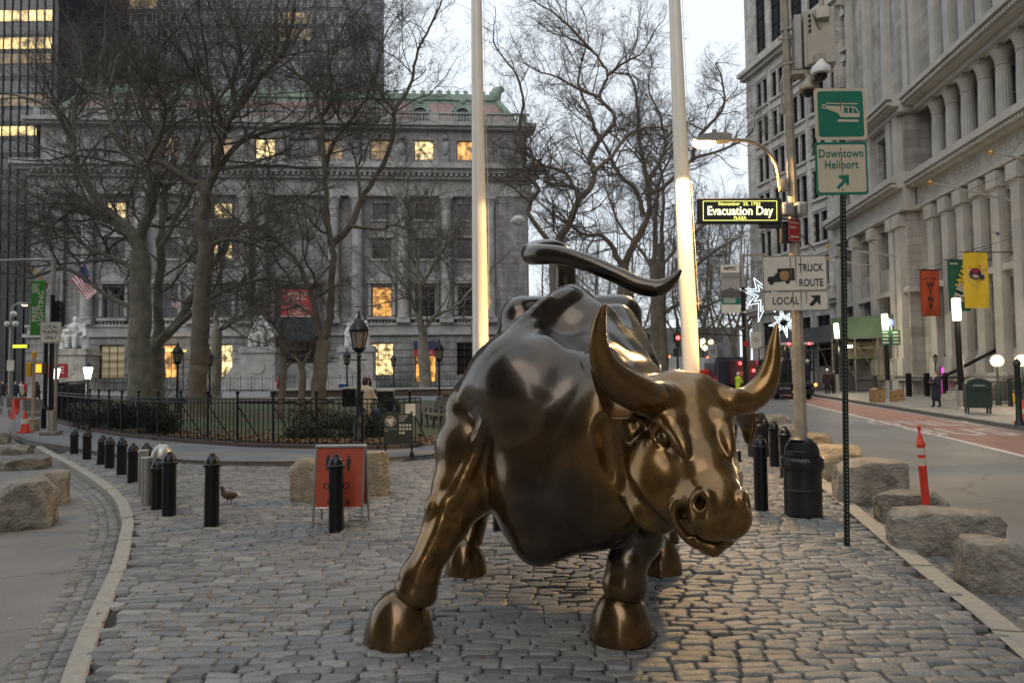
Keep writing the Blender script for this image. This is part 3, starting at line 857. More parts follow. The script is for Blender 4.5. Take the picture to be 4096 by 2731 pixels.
# pavement across the avenue
nk = [Vector((p.x, p.y, 0)) for p in far_kerb]
kerb_stones("kerb_far_side", smoothline(nk, 3), -.2, .09, ROADR - .02, m_kerbd, 2.4)
fk2 = [Vector((p.x, p.y, .088)) for p in offset_line(nk, -.19)]
sheet("pavement_far_side", fk2 + [Vector((26, 160, .088)), Vector((90, 160, .088)), Vector((90, 5, .088))], mat("pavement_far", (0.20, 0.19, 0.18), 0.6, 0, (.8, .3), (60, .3, .004)))

# ------------------------------------------------------------------ granite blocks
from mathutils import noise as mnoise
def boulder(name, bbox, depth_ratio, yaw, m, label, seed, z=0.0, group=None, hfix=None, flat=.12):
    x0, y0, x1, y1 = bbox
    g = gp((x0 + x1) / 2, y1, z); Yf = g.y
    w = (x1 - x0) / FPX * Yf
    w *= .94; d = w * depth_ratio
    zt = at((x0 + x1) / 2, y0, Yf + d * .8).z
    h = hfix or max(.12, zt - z)
    bm = bmesh.new(); bmesh.ops.create_cube(bm, size=2)
    bmesh.ops.subdivide_edges(bm, edges=bm.edges[:], cuts=15, use_grid_fill=True)
    r2 = random.Random(seed); off = Vector((r2.uniform(0, 50), r2.uniform(0, 50), r2.uniform(0, 50)))
    cuts = [(Vector((r2.uniform(-1, 1), r2.uniform(-1, 1), r2.uniform(.0, .9))).normalized(), r2.uniform(1.0, 1.25)) for _ in range(9)]
    for v in bm.verts:
        p = v.co.copy()
        q = Vector((abs(p.x), abs(p.y), abs(p.z)))
        e = (q.x ** 14 + q.y ** 14 + q.z ** 14) ** (1 / 14)
        p = p / e
        for n, dd in cuts:
            k = p.dot(n) - dd
            if k > 0: p -= n * k
        lo = mnoise.noise(p * .9 + off)
        hi = mnoise.noise(p * 3.1 + off) * .55 + mnoise.noise(p * 7.5 + off) * .28 + mnoise.noise(p * 15 + off) * .14
        nn = p.normalized()
        side = 1 if abs(p.z) < .93 else .45
        p += nn * (lo * .10 + hi * .085 * side)
        v.co = Vector((p.x * w / 2, p.y * d / 2, (p.z * .5 + .5) * h))
        if v.co.z < .02: v.co.z = -.015
    me = bpy.data.meshes.new(name); bm.to_mesh(me); bm.free()
    me.polygons.foreach_set('use_smooth', np.ones(len(me.polygons), dtype=bool))
    me.set_sharp_from_angle(angle=rad(38))
    me.materials.append(m)
    o = bpy.data.objects.new(name, me); link(o)
    o.location = (g.x, g.y + d / 2, z); o.rotation_euler = (0, 0, yaw)
    return tag(o, label, "boulder", group)
RG, LG = "granite boulders lining the avenue kerb", "granite boulders in the side street"
boulder("boulder", (3258, 1776, 3480, 1927), .8, rad(-14), m_rocky, "pale ochre granite boulder right behind the green sign post", 1, ROADR, RG)
boulder("boulder", (3393, 1828, 3668, 2029), .75, rad(-14), m_rock, "big rough granite boulder just right of the green sign post", 2, ROADR, RG)
boulder("boulder", (3552, 1956, 3822, 2104), .6, rad(-16), m_rockd, "low dark boulder with a ledge, at the foot of the orange delineator post", 3, ROADR, RG)
boulder("boulder", (3630, 2022, 4056, 2234), .5, rad(-17), m_rock, "longest flat-topped granite boulder in the row by the avenue", 4, ROADR, RG)
boulder("boulder", (3912, 2137, 4175, 2384), .9, rad(-16), m_rock, "squarish granite boulder cut by the right edge of the photo", 5, ROADR, RG)
boulder("boulder", (3066, 1655, 3176, 1702), .8, rad(-10), m_rock, "small layered grey boulder, farthest along the avenue kerb", 6, ROADR, RG)
boulder("boulder", (3120, 1694, 3242, 1749), .8, rad(-10), m_rock, "pale layered boulder behind the grey lamp pole base", 7, ROADR, RG)
boulder("boulder", (3228, 1728, 3338, 1776), .8, rad(-10), m_rocky, "low flat boulder behind the litter bin lid", 8, ROADR, RG)
boulder("boulder", (-95, 1910, 147, 2125), .9, rad(22), m_rock, "large brown boulder at the left edge of the photo, nearest in the side street", 9, ROADZ, LG)
boulder("boulder", (80, 1880, 226, 2026), .9, rad(24), m_rock, "boulder with a broken corner behind the large brown one at left", 10, ROADZ, LG)
boulder("boulder", (-40, 1822, 140, 1882), .8, rad(20), m_rockd, "flat slab-like boulder beyond the broken-cornered one", 11, ROADZ, LG)
boulder("boulder", (-40, 1777, 84, 1821), .8, rad(20), m_rock, "low pale boulder with a dark seam in the side street", 12, ROADZ, LG)
boulder("boulder", (-60, 1728, 14, 1776), .8, rad(20), m_rock, "tiny boulder top showing farthest up the side street", 13, ROADZ, LG)
boulder("boulder", (1152, 1832, 1300, 2010), .55, rad(-8), m_rocky, "ochre boulder on the cobbles left of the orange sandwich board", 14, 0)
boulder("boulder", (1400, 1804, 1552, 1985), .55, rad(10), m_rocky, "tall ochre boulder on the cobbles right of the orange sandwich board", 15, 0)
# ================================================================== buildings
def masonry(name, color, bw, bh):
    "coursed ashlar: joints, block-to-block tone, soot streaks"
    m = mat(name, color, .85)
    N = m.node_tree.nodes; L = m.node_tree.links; b = N["Principled BSDF"]
    tc = N.new("ShaderNodeTexCoord"); sp = N.new("ShaderNodeSeparateXYZ"); L.new(tc.outputs['Object'], sp.inputs[0])
    cb = N.new("ShaderNodeCombineXYZ"); L.new(sp.outputs['X'], cb.inputs['X']); L.new(sp.outputs['Z'], cb.inputs['Y'])
    br = N.new("ShaderNodeTexBrick"); L.new(cb.outputs[0], br.inputs['Vector'])
    br.inputs['Scale'].default_value = 1; br.inputs['Brick Width'].default_value = bw; br.inputs['Row Height'].default_value = bh; br.inputs['Mortar Size'].default_value = .014
    for k, f in (('Color1', 1.12), ('Color2', .84), ('Mortar', .52)): br.inputs[k].default_value = (*[c * f for c in color], 1)
    mp = N.new("ShaderNodeMapping"); mp.inputs['Scale'].default_value = (1.1, 1.1, .12); L.new(tc.outputs['Object'], mp.inputs['Vector'])
    out = br.outputs['Color']
    for src, sc, lo, hi in ((mp.outputs['Vector'], 1.3, .68, 1.2), (tc.outputs['Object'], .5, .78, 1.18), (tc.outputs['Object'], 9, .86, 1.14)):
        n = N.new("ShaderNodeTexNoise"); n.inputs['Scale'].default_value = sc; n.inputs['Detail'].default_value = 8; L.new(src, n.inputs['Vector'])
        r = N.new("ShaderNodeMapRange"); r.inputs['From Min'].default_value = .32; r.inputs['From Max'].default_value = .68; r.inputs['To Min'].default_value = lo; r.inputs['To Max'].default_value = hi; L.new(n.outputs['Fac'], r.inputs['Value'])
        v = N.new("ShaderNodeVectorMath"); v.operation = 'SCALE'; L.new(out, v.inputs[0]); L.new(r.outputs['Result'], v.inputs['Scale']); out = v.outputs['Vector']
    L.new(out, b.inputs['Base Color'])
    bp = N.new("ShaderNodeBump"); bp.inputs['Strength'].default_value = .5; bp.inputs['Distance'].default_value = .03; L.new(br.outputs['Fac'], bp.inputs['Height']); bp.invert = True; L.new(bp.outputs['Normal'], b.inputs['Normal'])
    return m
m_lime = masonry("limestone_grey", (0.20, 0.197, 0.192), 1.5, .62)
m_lime2 = mat("limestone_trim", (0.265, 0.26, 0.25), 0.85, 0, (.7, .3, 8), (9, .4, .04))
m_stone_w = masonry("stone_pale", (0.315, 0.295, 0.265), 1.3, .6)
m_stone_w2 = mat("stone_trim_pale", (0.37, 0.35, 0.315), 0.85, 0, (.6, .22, 9), (7, .4, .04))
m_copper = mat("green_copper", (0.19, 0.255, 0.205), 0.8, 0.0, (.8, .35, 8), (6, .5, .06))
m_tile = mat("pink_roof_tile", (0.235, 0.165, 0.155), 0.85, 0, (1.5, .25), (10, .5, .05))
m_glass_d = mat("window_glass_dark", (0.012, 0.014, 0.017), 0.08, 0, spec=.6)
m_frame_w = mat("window_frame_grey", (0.22, 0.21, 0.20), 0.6)
m_frame_b = mat("window_frame_brown", (0.10, 0.06, 0.045), 0.6)
m_dark_metal = mat("dark_metal", (0.02, 0.021, 0.024), 0.5, .3)
def lit_mat(name, c, s, scale=1.0):
    "a lit room behind glass: uneven warm glow"
    m = bpy.data.materials.new(name); m.use_nodes = True
    N = m.node_tree.nodes; L = m.node_tree.links; b = N["Principled BSDF"]
    b.inputs['Base Color'].default_value = (.05, .04, .03, 1); b.inputs['Roughness'].default_value = .15
    tc = N.new("ShaderNodeTexCoord"); n = N.new("ShaderNodeTexNoise"); n.inputs['Scale'].default_value = scale; n.inputs['Detail'].default_value = 3
    oi = N.new("ShaderNodeObjectInfo"); va = N.new("ShaderNodeVectorMath"); va.operation = 'ADD'
    L.new(tc.outputs['Object'], va.inputs[0]); L.new(oi.outputs['Location'], va.inputs[1]); L.new(va.outputs['Vector'], n.inputs['Vector'])
    r = N.new("ShaderNodeMapRange"); r.inputs['From Min'].default_value = .35; r.inputs['From Max'].default_value = .65
    r.inputs['To Min'].default_value = s * .10; r.inputs['To Max'].default_value = s * 1.25
    L.new(n.outputs['Fac'], r.inputs['Value'])
    b.inputs['Emission Color'].default_value = (*c, 1); L.new(r.outputs['Result'], b.inputs['Emission Strength'])
    return m
m_lit_y = lit_mat("lit_room_yellow", (1, .74, .34), 1.0, 1.3)
m_lit_o = lit_mat("lit_room_orange", (1, .48, .12), .75, 1.0)
m_lit_dim = lit_mat("lit_room_dim", (1, .66, .30), .25, .6)
m_blind = mat("window_blind", (0.33, 0.30, 0.22), .8, emit=((1, .8, .45), .10))

def wall_face(mb, s0, s1, z0, z1, holes, y=0.0, reveal=.35, m=0):
    "wall in the local XZ plane facing -Y, with rectangular holes and their reveals"
    S_ = sorted({s0, s1, *[h[0] for h in holes], *[h[1] for h in holes]}); Z_ = sorted({z0, z1, *[h[2] for h in holes], *[h[3] for h in holes]})
    S_ = [a for a in S_ if s0 <= a <= s1]; Z_ = [a for a in Z_ if z0 <= a <= z1]
    for a, b in zip(S_[:-1], S_[1:]):
        for c, d in zip(Z_[:-1], Z_[1:]):
            ms, mz = (a + b) / 2, (c + d) / 2
            if any(h[0] < ms < h[1] and h[2] < mz < h[3] for h in holes): continue
            mb.quad((a, y, c), (b, y, c), (b, y, d), (a, y, d), m)
    for a, b, c, d in holes:
        r = y + reveal
        mb.quad((a, y, c), (a, y, d), (a, r, d), (a, r, c), m); mb.quad((b, y, d), (b, y, c), (b, r, c), (b, r, d), m)
        mb.quad((a, y, d), (b, y, d), (b, r, d), (a, r, d), m); mb.quad((b, y, c), (a, y, c), (a, r, c), (b, r, c), m)

def window_proto(w, h, nx, ny, parent, mf, mg, y=.3, fr=.12, bar=.07):
    mb = MB()
    for sx in (-1, 1): mb.box((sx * (w / 2 - fr / 2), 0, h / 2), (fr, .14, h))
    mb.box((0, 0, h - fr / 2), (w - 2 * fr, .13, fr)); mb.box((0, 0, fr / 2), (w - 2 * fr, .13, fr))
    for i in range(1, nx): mb.box((-w / 2 + w * i / nx, 0, h / 2), (bar, .11, h - 2 * fr))
    for j in range(1, ny): mb.box((0, 0, h * j / ny), (w - 2 * fr, .09, bar))
    f = mb.build("window", mf, parent)
    p = MB().quad((-w / 2 + .02, .05, .02), (w / 2 - .02, .05, .02), (w / 2 - .02, .05, h - .02), (-w / 2 + .02, .05, h - .02)).build("pane", mg, f)
    return f
def win_copy(f, parent, s, y, z, mg=None):
    c = f.copy(); col.objects.link(c); c.parent = parent; c.location = (s, y, z)
    for ch in f.children:
        d = ch.copy()
        if mg is not None:
            k = (ch.data.name, mg.name)
            if k not in _wm:
                _wm[k] = ch.data.copy(); _wm[k].materials.clear(); _wm[k].materials.append(mg)
            d.data = _wm[k]
        col.objects.link(d); d.parent = c
    return c
_wm = {}
def kill_tree(o):
    for ch in list(o.children): kill_tree(ch)
    bpy.data.objects.remove(o)

# ------------------------------------------------------------------ the custom house
A_, B_ = at(128, 1500, 104.0), at(2118, 1480, 109.5)
A_.z = B_.z = 0
CHW = (B_ - A_).length; CHR = math.atan2((B_ - A_).y, (B_ - A_).x)
house = thing("museum_building", tuple(A_), CHR, "grey limestone museum with engaged columns, pink mansard roof and green copper trim behind the trees", "building")
CHM = Matrix.Translation(A_) @ Matrix.Rotation(CHR, 4, 'Z')
CHI = CHM.inverted()
def ch_s(px, py=1300):
    o = CHI @ CAM; d = CHI.to_3x3() @ ray(px, py); t = -o.y / d.y
    return (o + d * t).x
def ch_z(py, px=1700):
    o = CHI @ CAM; d = CHI.to_3x3() @ ray(px, py); t = -o.y / d.y
    return (o + d * t).z
WPX = [456, 671, 886, 1528, 1702, 1872]
WS = [ch_s(p) for p in WPX]; CS = ch_s(1195)
Z = {k: ch_z(v) for k, v in dict(gw0=1500, gw1=1372, base0=1340, base1=1292, pn0=1266, pn1=1146, sw0=1035, sw1=955, tw0=878, tw1=815, fr0=790, fr1=712, co0=712, co1=668, at1=522, aw0=640, aw1=562, bal0=492, bal1=456, rf=388, rc=352).items()}
holes_g = [(s - 1.75, s + 1.75, Z['gw0'], Z['gw1']) for s in WS]
holes_g[4] = (WS[4] - 1.6, WS[4] + 1.6, .6, Z['gw1'])
arch_h = (CS - 3.6, CS + 3.6, Z['base1'] - 6.0, Z['pn1'] + .5)
mb = MB()
for i in range(7):       # rusticated courses of the ground floor
    za, zb = Z['base0'] * i / 7, Z['base0'] * (i + 1) / 7
    yo = -.55
    hs = [h for h in holes_g if h[2] < zb and h[3] > za] + [(CS - 3.6, CS + 3.6, 3.6, 30)]
    hs = [(a, b, max(c, za), min(d, zb - .0)) for a, b, c, d in hs if min(d, zb) > max(c, za)]
    wall_face(mb, -.6, CHW + .6, za, zb - .12, [(a, b, c, min(d, zb - .12)) for a, b, c, d in hs], yo, .7)
    mb.quad((-.6, yo, zb - .12), (CHW + .6, yo, zb - .12), (CHW + .6, yo + .15, zb - .12), (-.6, yo + .15, zb - .12))
    wall_face(mb, -.45, CHW + .45, zb - .12, zb, [(a, b, zb - .12, zb) for a, b, c, d in hs if d >= zb - .01], yo + .12, .5)
    mb.quad((-.6, yo, zb), (CHW + .6, yo, zb), (CHW + .6, yo + .15, zb), (-.6, yo + .15, zb))
mb.build("base_storey", m_lime, house)
mb = MB()
upper = [(s - 1.5, s + 1.5, Z['pn0'], Z['pn1']) for s in WS] + [(s - 1.45, s + 1.45, Z['sw0'], Z['sw1']) for s in WS] + [(s - 1.4, s + 1.4, Z['tw0'], Z['tw1']) for s in WS] + [(CS - 3.6, CS + 3.6, Z['base0'], Z['pn1'] + .5)]
wall_face(mb, 0, CHW, Z['base0'], Z['fr0'], upper, 0, .5)
mb.quad((0, 0, 0), (0, 0, Z['at1']), (0, 40, Z['at1']), (0, 40, 0)); mb.quad((CHW, 0, Z['at1']), (CHW, 0, 0), (CHW, 40, 0), (CHW, 40, Z['at1']))
mb.quad((0, 3, Z['at1']), (CHW, 3, Z['at1']), (CHW, 40, Z['at1']), (0, 40, Z['at1'])); mb.quad((0, 40, 0), (CHW, 40, 0), (CHW, 40, Z['at1']), (0, 40, Z['at1']))
mb.quad((CS - 4, 3.0, 2), (CS + 4, 3.0, 2), (CS + 4, 3.0, 20), (CS - 4, 3.0, 20))
# end pavilions step forward a little
mb.b2((.0, -.75, Z['base0'] + .01), (ch_s(260), .0, Z['fr0'] - .01)); mb.b2((ch_s(1985), -.75, Z['base0'] + .01), (CHW, .0, Z['fr0'] - .01))
mb.build("wall", m_lime, house)
mb = MB()
for z0, z1, out in ((Z['base0'], Z['base0'] + .5, .95), (Z['base0'] + .5, Z['base1'] - .35, .5), (Z['base1'] - .35, Z['base1'], .75), (Z['fr0'], Z['fr0'] + .7, .9), (Z['fr0'] + .7, Z['fr1'] - .5, .6), (Z['co0'] - .5, Z['co0'] + .3, 1.3), (Z['co0'] + .3, Z['co0'] + .9, 1.9), (Z['co0'] + .9, Z['co1'], 2.5)):
    mb.b2((-out, -out, z0 + .002), (CHW + out, 1.2, z1))
for i in range(90): mb.box((CHW * (i + .5) / 90, -1.55, Z['co0'] + .1), (.42, .5, .45))
for z0, z1, out in ((Z['at1'], Z['at1'] + .4, .9), (Z['at1'] + .4, Z['at1'] + .9, 1.4)):
    mb.b2((-out, -out, z0 + .002), (CHW + out, 3, z1))
mb.build("cornice", m_lime2, house)
mb = MB()
aw = [ch_s(p, 600) for p in (456, 671, 886, 1060, 1195, 1330, 1520, 1696, 1866)]
wall_face(mb, .6, CHW - .6, Z['co1'], Z['at1'], [(s - 1.5, s + 1.5, Z['aw0'], Z['aw1']) for s in aw], 0, .5)
for i in range(len(aw) - 1):        # carved figures between the attic windows
    s = (aw[i] + aw[i + 1]) / 2
    mb.box((s, -.15, (Z['aw0'] + Z['aw1']) / 2 - .6), (1.1, .5, 3.9)); mb.ball((s, -.5, Z['aw1'] + .3), .42, 8); mb.ball((s, -.45, Z['aw0'] + 1.7), (.55, .4, 1.1), 8)
mb.build("attic", m_lime, house)
# balustrade
mb = MB()
mb.b2((-.4, -.9, Z['bal0'] - .3), (CHW + .4, -.3, Z['bal0'])); mb.b2((-.4, -.9, Z['bal1'] - .25), (CHW + .4, -.3, Z['bal1']))
for i in range(160):
    s = CHW * (i + .5) / 160
    if i % 16 in (0, 1, 15): mb.b2((s - .23, -.85, Z['bal0'] + .003), (s + .23, -.35, Z['bal1'] - .253))
    else: mb.tube([(s, -.6, Z['bal0']), (s, -.6, Z['bal0'] + .5), (s, -.6, Z['bal1'] - .25)], [.1, .16, .09], 6, False)
mb.build("balustrade", m_lime2, house)
# mansard roof with copper ridge, cresting and dormers
mb = MB(); z0, z1 = Z['at1'] + .9, Z['rf'] + 1.4
B0 = [(1.2, 1.2, z0), (CHW - 1.2, 1.2, z0), (CHW - 1.2, 38, z0), (1.2, 38, z0)]; B1 = [(4.5, 4.6, z1), (CHW - 4.5, 4.6, z1), (CHW - 4.5, 34, z1), (4.5, 34, z1)]
mb.add(B0 + B1, [[i, (i + 1) % 4, 4 + (i + 1) % 4, 4 + i] for i in range(4)] + [[4, 5, 6, 7]])
roof = mb.build("roof", m_tile, house)
mb = MB()
mb.b2((4.0, 4.1, z1 - .9), (CHW - 4.0, 6, z1 - .3)); mb.b2((3.7, 3.8, z1 - .3), (CHW - 3.7, 6, z1 + .3)); mb.b2((3.9, 4.0, z1 + .3), (CHW - 3.9, 6, z1 + .7))
for i in range(46):
    s = 4.5 + (CHW - 9) * (i + .5) / 46
    mb.add([(s - .5, 4.3, z1 + .7), (s - .2, 4.3, z1 + 1.0), (s - .45, 4.3, z1 + 1.25), (s - .12, 4.3, z1 + 1.3), (s, 4.3, z1 + 1.65), (s + .12, 4.3, z1 + 1.3), (s + .45, 4.3, z1 + 1.25), (s + .2, 4.3, z1 + 1.0), (s + .5, 4.3, z1 + .7)] + [(q, 4.6, h) for q, h in ((s - .5, z1 + .7), (s - .2, z1 + 1.0), (s - .45, z1 + 1.25), (s - .12, z1 + 1.3), (s, z1 + 1.65), (s + .12, z1 + 1.3), (s + .45, z1 + 1.25), (s + .2, z1 + 1.0), (s + .5, z1 + .7))],
           [list(range(9))[::-1], list(range(9, 18))] + [[j, j + 1, 10 + j, 9 + j] for j in range(8)])
for sx in (0, 1):        # copper hips and finials at the ends
    a = Vector(B0[sx]); b = Vector(B1[sx])
    mb.tube([a, a.lerp(b, .5) + Vector((0, -.3, .2)), b], [.55, .5, .5], 8); mb.ball(b + Vector((0, -.5, .8)), (.9, .9, 1.2), 10); mb.ball(b + Vector(((.7 if sx else -.7), -.7, 1.5)), (.7, .5, .6), 8)
mb.build("copper_ridge", m_copper, roof)
def dormer(s):
    mb = MB()
    mb.b2((s - 1.35, .9, z0 + .3), (s - .9, 3.2, z0 + 2.9)); mb.b2((s + .9, .9, z0 + .3), (s + 1.35, 3.2, z0 + 2.9))
    n = 10; P = [(s + 1.6 * math.cos(math.pi * i / n), z0 + 2.6 + 1.25 * math.sin(math.pi * i / n)) for i in range(n + 1)]
    Q = [(s + .95 * math.cos(math.pi * i / n), z0 + 2.2 + .75 * math.sin(math.pi * i / n)) for i in range(n + 1)]
    V = [(x, .75, z) for x, z in P] + [(x, .75, z) for x, z in Q] + [(x, 3.6, z) for x, z in P]
    F = [[i, i + 1, n + 1 + i + 1, n + 1 + i] for i in range(n)] + [[i + 1, i, 2 * (n + 1) + i, 2 * (n + 1) + i + 1] for i in range(n)]
    mb.add(V, F); mb.ball((s, .7, z0 + 4.0), (.5, .3, .45), 8); mb.ball((s - 1.3, .8, z0 + 1.0), (.35, .3, .7), 8); mb.ball((s + 1.3, .8, z0 + 1.0), (.35, .3, .7), 8)
    d = mb.build("dormer", m_copper, roof)
    g = MB(); g.b2((s - .95, 1.1, z0 + .3), (s + .95, 1.3, z0 + 2.9)); g.build("pane", m_glass_d, d)
for p in (456, 671, 886, 1502, 1680, 1850): dormer(ch_s(p, 440))
# engaged columns with capitals
def eng_column(s):
    mb = MB(); h0, h1 = Z['base1'], Z['fr0']
    mb.box((s, -.8, h0 + .35), (2.1, 1.5, .7))
    mb.lathe([(.95, h0 + .7), (.98, h0 + .95), (.84, h0 + 1.1), (.84, h0 + 6), (.74, h1 - 2.0), (.72, h1 - 1.9), (.80, h1 - 1.6), (1.0, h1 - .6), (1.1, h1 - .5)], (s, -.75, 0), 16)
    mb.box((s, -.8, h1 - .27), (2.1, 1.5, .46))
    return mb.build("column", m_lime2, house, smooth=40)
cp = sorted([(WS[i] + WS[i + 1]) / 2 for i in (0, 1, 3, 4)] + [WS[0] - 3.6, WS[2] + 3.6, WS[3] - 3.6, WS[5] + 3.4, CS - 5.3, CS + 5.3])
for s in cp: eng_column(s)
# pediments and sills
def pediment(s):
    mb = MB(); zt = Z['pn1'] + .6
    mb.box((s, -.35, zt), (4.2, .7, .35)); mb.prism([(-2.3, 0), (2.3, 0), (0, 1.25)], -.1, .6, Matrix.Rotation(rad(90), 3, 'X'), (s, -.2, zt + .18))
    for sx in (-1, 1): mb.box((s + sx * 1.8, -.2, (Z['pn0'] + zt) / 2), (.45, .4, zt - Z['pn0'] - .4))
    mb.box((s, -.45, Z['pn0'] - .25), (4.2, .9, .4))
    for i in range(7): mb.box((s - 1.5 + i * .5, -.45, Z['pn0'] - .9), (.2, .3, .85))
    mb.build("window_surround", m_lime2, house)
for s in WS: pediment(s)
for s in WS:
    for c_, d_ in (((s, -.12, Z['sw1'] + .3), (3.7, .3, .4)), ((s, -.12, Z['sw0'] - .2), (3.7, .3, .3)), ((s, -.1, Z['tw0'] - .2), (3.5, .25, .3))): MB().box(c_, d_).build("window_sill", m_lime2, house)
# windows
def grid_windows(h0, h1, w, nx, ny, S_list, mats, y=.32, z=None):
    f = window_proto(w, h1 - h0, nx, ny, house, m_frame_b, m_glass_d)
    for s, mm in zip(S_list, mats): win_copy(f, house, s, y, h0, mm)
    kill_tree(f)
D = m_glass_d
grid_windows(Z['gw0'], Z['gw1'], 3.5, 3, 2, [WS[0], WS[1], WS[2], WS[3], WS[5]], [m_blind, m_lit_o, m_lit_y, m_lit_y, D], y=-.05)
grid_windows(.6, Z['gw1'], 3.2, 2, 2, [WS[4]], [m_lit_o], y=-.05)
grid_windows(Z['pn0'], Z['pn1'], 3.0, 3, 3, WS, [D, D, D, m_lit_o, D, D])
grid_windows(Z['sw0'], Z['sw1'], 2.9, 2, 2, WS, [D, D, m_lit_y, D, D, D])
grid_windows(Z['tw0'], Z['tw1'], 2.8, 2, 2, WS, [m_lit_y, D, m_lit_y, D, D, D])
grid_windows(Z['aw0'], Z['aw1'], 3.0, 2, 1, aw, [D, m_lit_dim, m_lit_dim, m_lit_y, D, m_lit_dim, m_lit_dim, m_lit_y, m_lit_o], y=.35)
# entrance: dark arch, stairs
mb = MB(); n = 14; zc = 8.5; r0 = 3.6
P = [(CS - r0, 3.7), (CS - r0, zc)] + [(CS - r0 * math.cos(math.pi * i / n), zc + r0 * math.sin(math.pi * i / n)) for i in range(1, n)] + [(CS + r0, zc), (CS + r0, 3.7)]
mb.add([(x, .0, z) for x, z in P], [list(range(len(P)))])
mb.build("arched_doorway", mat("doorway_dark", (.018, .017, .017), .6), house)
mb = MB()
for i in range(14): mb.b2((CS - 9, -1.2 - (14 - i) * .55, i * .26 + .002), (CS + 9, -.6, (i + 1) * .26))
mb.build("entrance_stair", m_lime2, house)
# statue groups on pedestals in front
def sculpt(seed):
    r2 = random.Random(seed)
    T = SDF((-2.3, -1.9, -.1), (2.3, 1.9, 5.6), .09)
    T.ell((0, .2, 1.0), (1.5, 1.1, 1.0), k=.3)                                    # rocky throne
    T.chain([((0, .1, 1.7), .62), ((0, 0, 2.6), .55), ((0, -.05, 3.2), .60), ((0, -.05, 3.6), .25)], .2)
    T.ell((0, -.1, 4.1), (.33, .36, .44), k=.12)
    for s in (-1, 1):
        T.chain([((s * .35, -.1, 1.7), .42), ((s * .48, -1.1, 1.65), .33), ((s * .45, -1.2, .3), .26)], .15)
        T.chain([((s * .62, -.05, 3.3), .26), ((s * .95, -.35, 2.5), .22), ((s * r2.uniform(.2, 1.2), -1.0, r2.uniform(1.9, 2.6)), .17)], .1)
        x = s * r2.uniform(1.25, 1.5); hh = r2.uniform(1.7, 3.0)
        T.chain([((x, -.2, .1), .5), ((x, -.2, hh * .6), .42), ((x * .92, -.25, hh), .32)], .15)
        T.ell((x * .9, -.3, hh + .5), (.27, .29, .34), k=.08)
        T.chain([((x, -.3, hh - .1), .2), ((x * 1.2, -.8, hh * .7), .16), ((x * .8, -1.1, hh * .55), .12)], .08)
    for i in range(10):
        a = Vector((r2.uniform(-1.4, 1.4), -.7, r2.uniform(.4, 3.0)))
        T.chain([(a, .05), (a + Vector((r2.uniform(-.3, .3), -.35, -.9)), .09)], .05, 'sub')
    V, F = T.mesh(1)
    return V, F
def statue(px, Yd, seed, label, m):
    base = at(px, 1500, Yd); base.z = 0
    t = thing("statue_group", tuple(base), CHR, label, "statue", "stone statue groups in front of the museum")
    mb = MB(); mb.box((0, 0, .5), (5.4, 4.6, 1.0)); mb.box((0, 0, 3.0), (4.5, 3.8, 4.0)); mb.box((0, 0, 5.2), (5.0, 4.3, .5)); mb.box((0, 0, 5.6), (4.6, 3.9, .34))
    mb.lathe([(1.0, 0), (.95, .12), (.6, .16), (0, .18)], (0, -1.9, 3.0), 18, Matrix.Rotation(rad(90), 3, 'X'))
    mb.build("pedestal", m_stone_w if px < 600 else m_lime2, t)
    V, F = sculpt(seed)
    me = np_mesh("figures", V + np.array([0, 0, 5.75]), F, True); me.materials.append(m)
    link(bpy.data.objects.new("figures", me), t)
m_marble = mat("statue_marble", (.46, .45, .43), .75, 0, (1.2, .35), (5, .5, .05))
statue(300, 98, 1, "pale statue group on a lamp-lit pedestal beside the LOCAL TRAFFIC ONLY sign", m_marble)
statue(1046, 98, 2, "statue group on a carved pedestal left of the red museum banner", m_marble)
statue(1432, 99, 3, "statue group half hidden behind the big park lantern", m_marble)

# ------------------------------------------------------------------ dark tower with white window frames
TY = 178.0
tx0, tx1 = at(150, 400, TY).x, at(1424, 200, TY).x
tower = thing("office_tower", (tx0, TY, 0), 0, "dark office tower with white-framed windows rising behind the museum roof", "building")
TW = tx1 - tx0
MB().b2((0, 0, 0), (TW, 40, 120)).build("wall", mat("tower_panels", (.050, .050, .056), .5, .2, (.25, .3)), tower)
m_tframe = mat("tower_frame_white", (.30, .32, .34), .5)
m_tglass = mat("tower_glass", (.028, .034, .044), .12, 0, (.15, .5))
mb = MB(); ph = 3.1; w3 = 8.6
for a, b in ((-4.3, -2.6), (-2.4, 1.4), (1.6, 4.3)):
    mb.b2((a, -.12, 0), (a + .14, .02, ph)); mb.b2((b - .14, -.12, 0), (b, .02, ph)); mb.b2((a + .14, -.12, ph - .14), (b - .14, .02, ph)); mb.b2((a + .14, -.12, 0), (b - .14, .02, .14)); mb.b2((a + .14, -.1, .7), (b - .14, .02, .82))
mb.b2((-.6, -.11, .14), (-.48, .02, .7)); mb.b2((-.6, -.11, .82), (-.48, .02, ph - .14)); mb.b2((3.2, -.11, .82), (3.3, .02, ph - .14))
pw = mb.build("window", m_tframe, tower)
pp = MB(); pp.quad((-4.2, -.03, .05), (4.2, -.03, .05), (4.2, -.03, ph - .05), (-4.2, -.03, ph - .05)); pp.build("pane", m_tglass, pw)
rowz = lambda py: at(1300, py, TY).z
r0 = rowz(296); dz = rowz(229) - rowz(296)
for i in range(8):
    for j in range(-1, 6):
        s = at(1338 - 156 * i, 200, TY).x - tx0
        if s < 4: continue
        lit = (i, j) in ((1, 3), (1, 2), (6, 1), (7, 1), (5, 4))
        win_copy(pw, tower, s, 0, r0 + dz * j, m_lit_dim if lit else None)
kill_tree(pw)

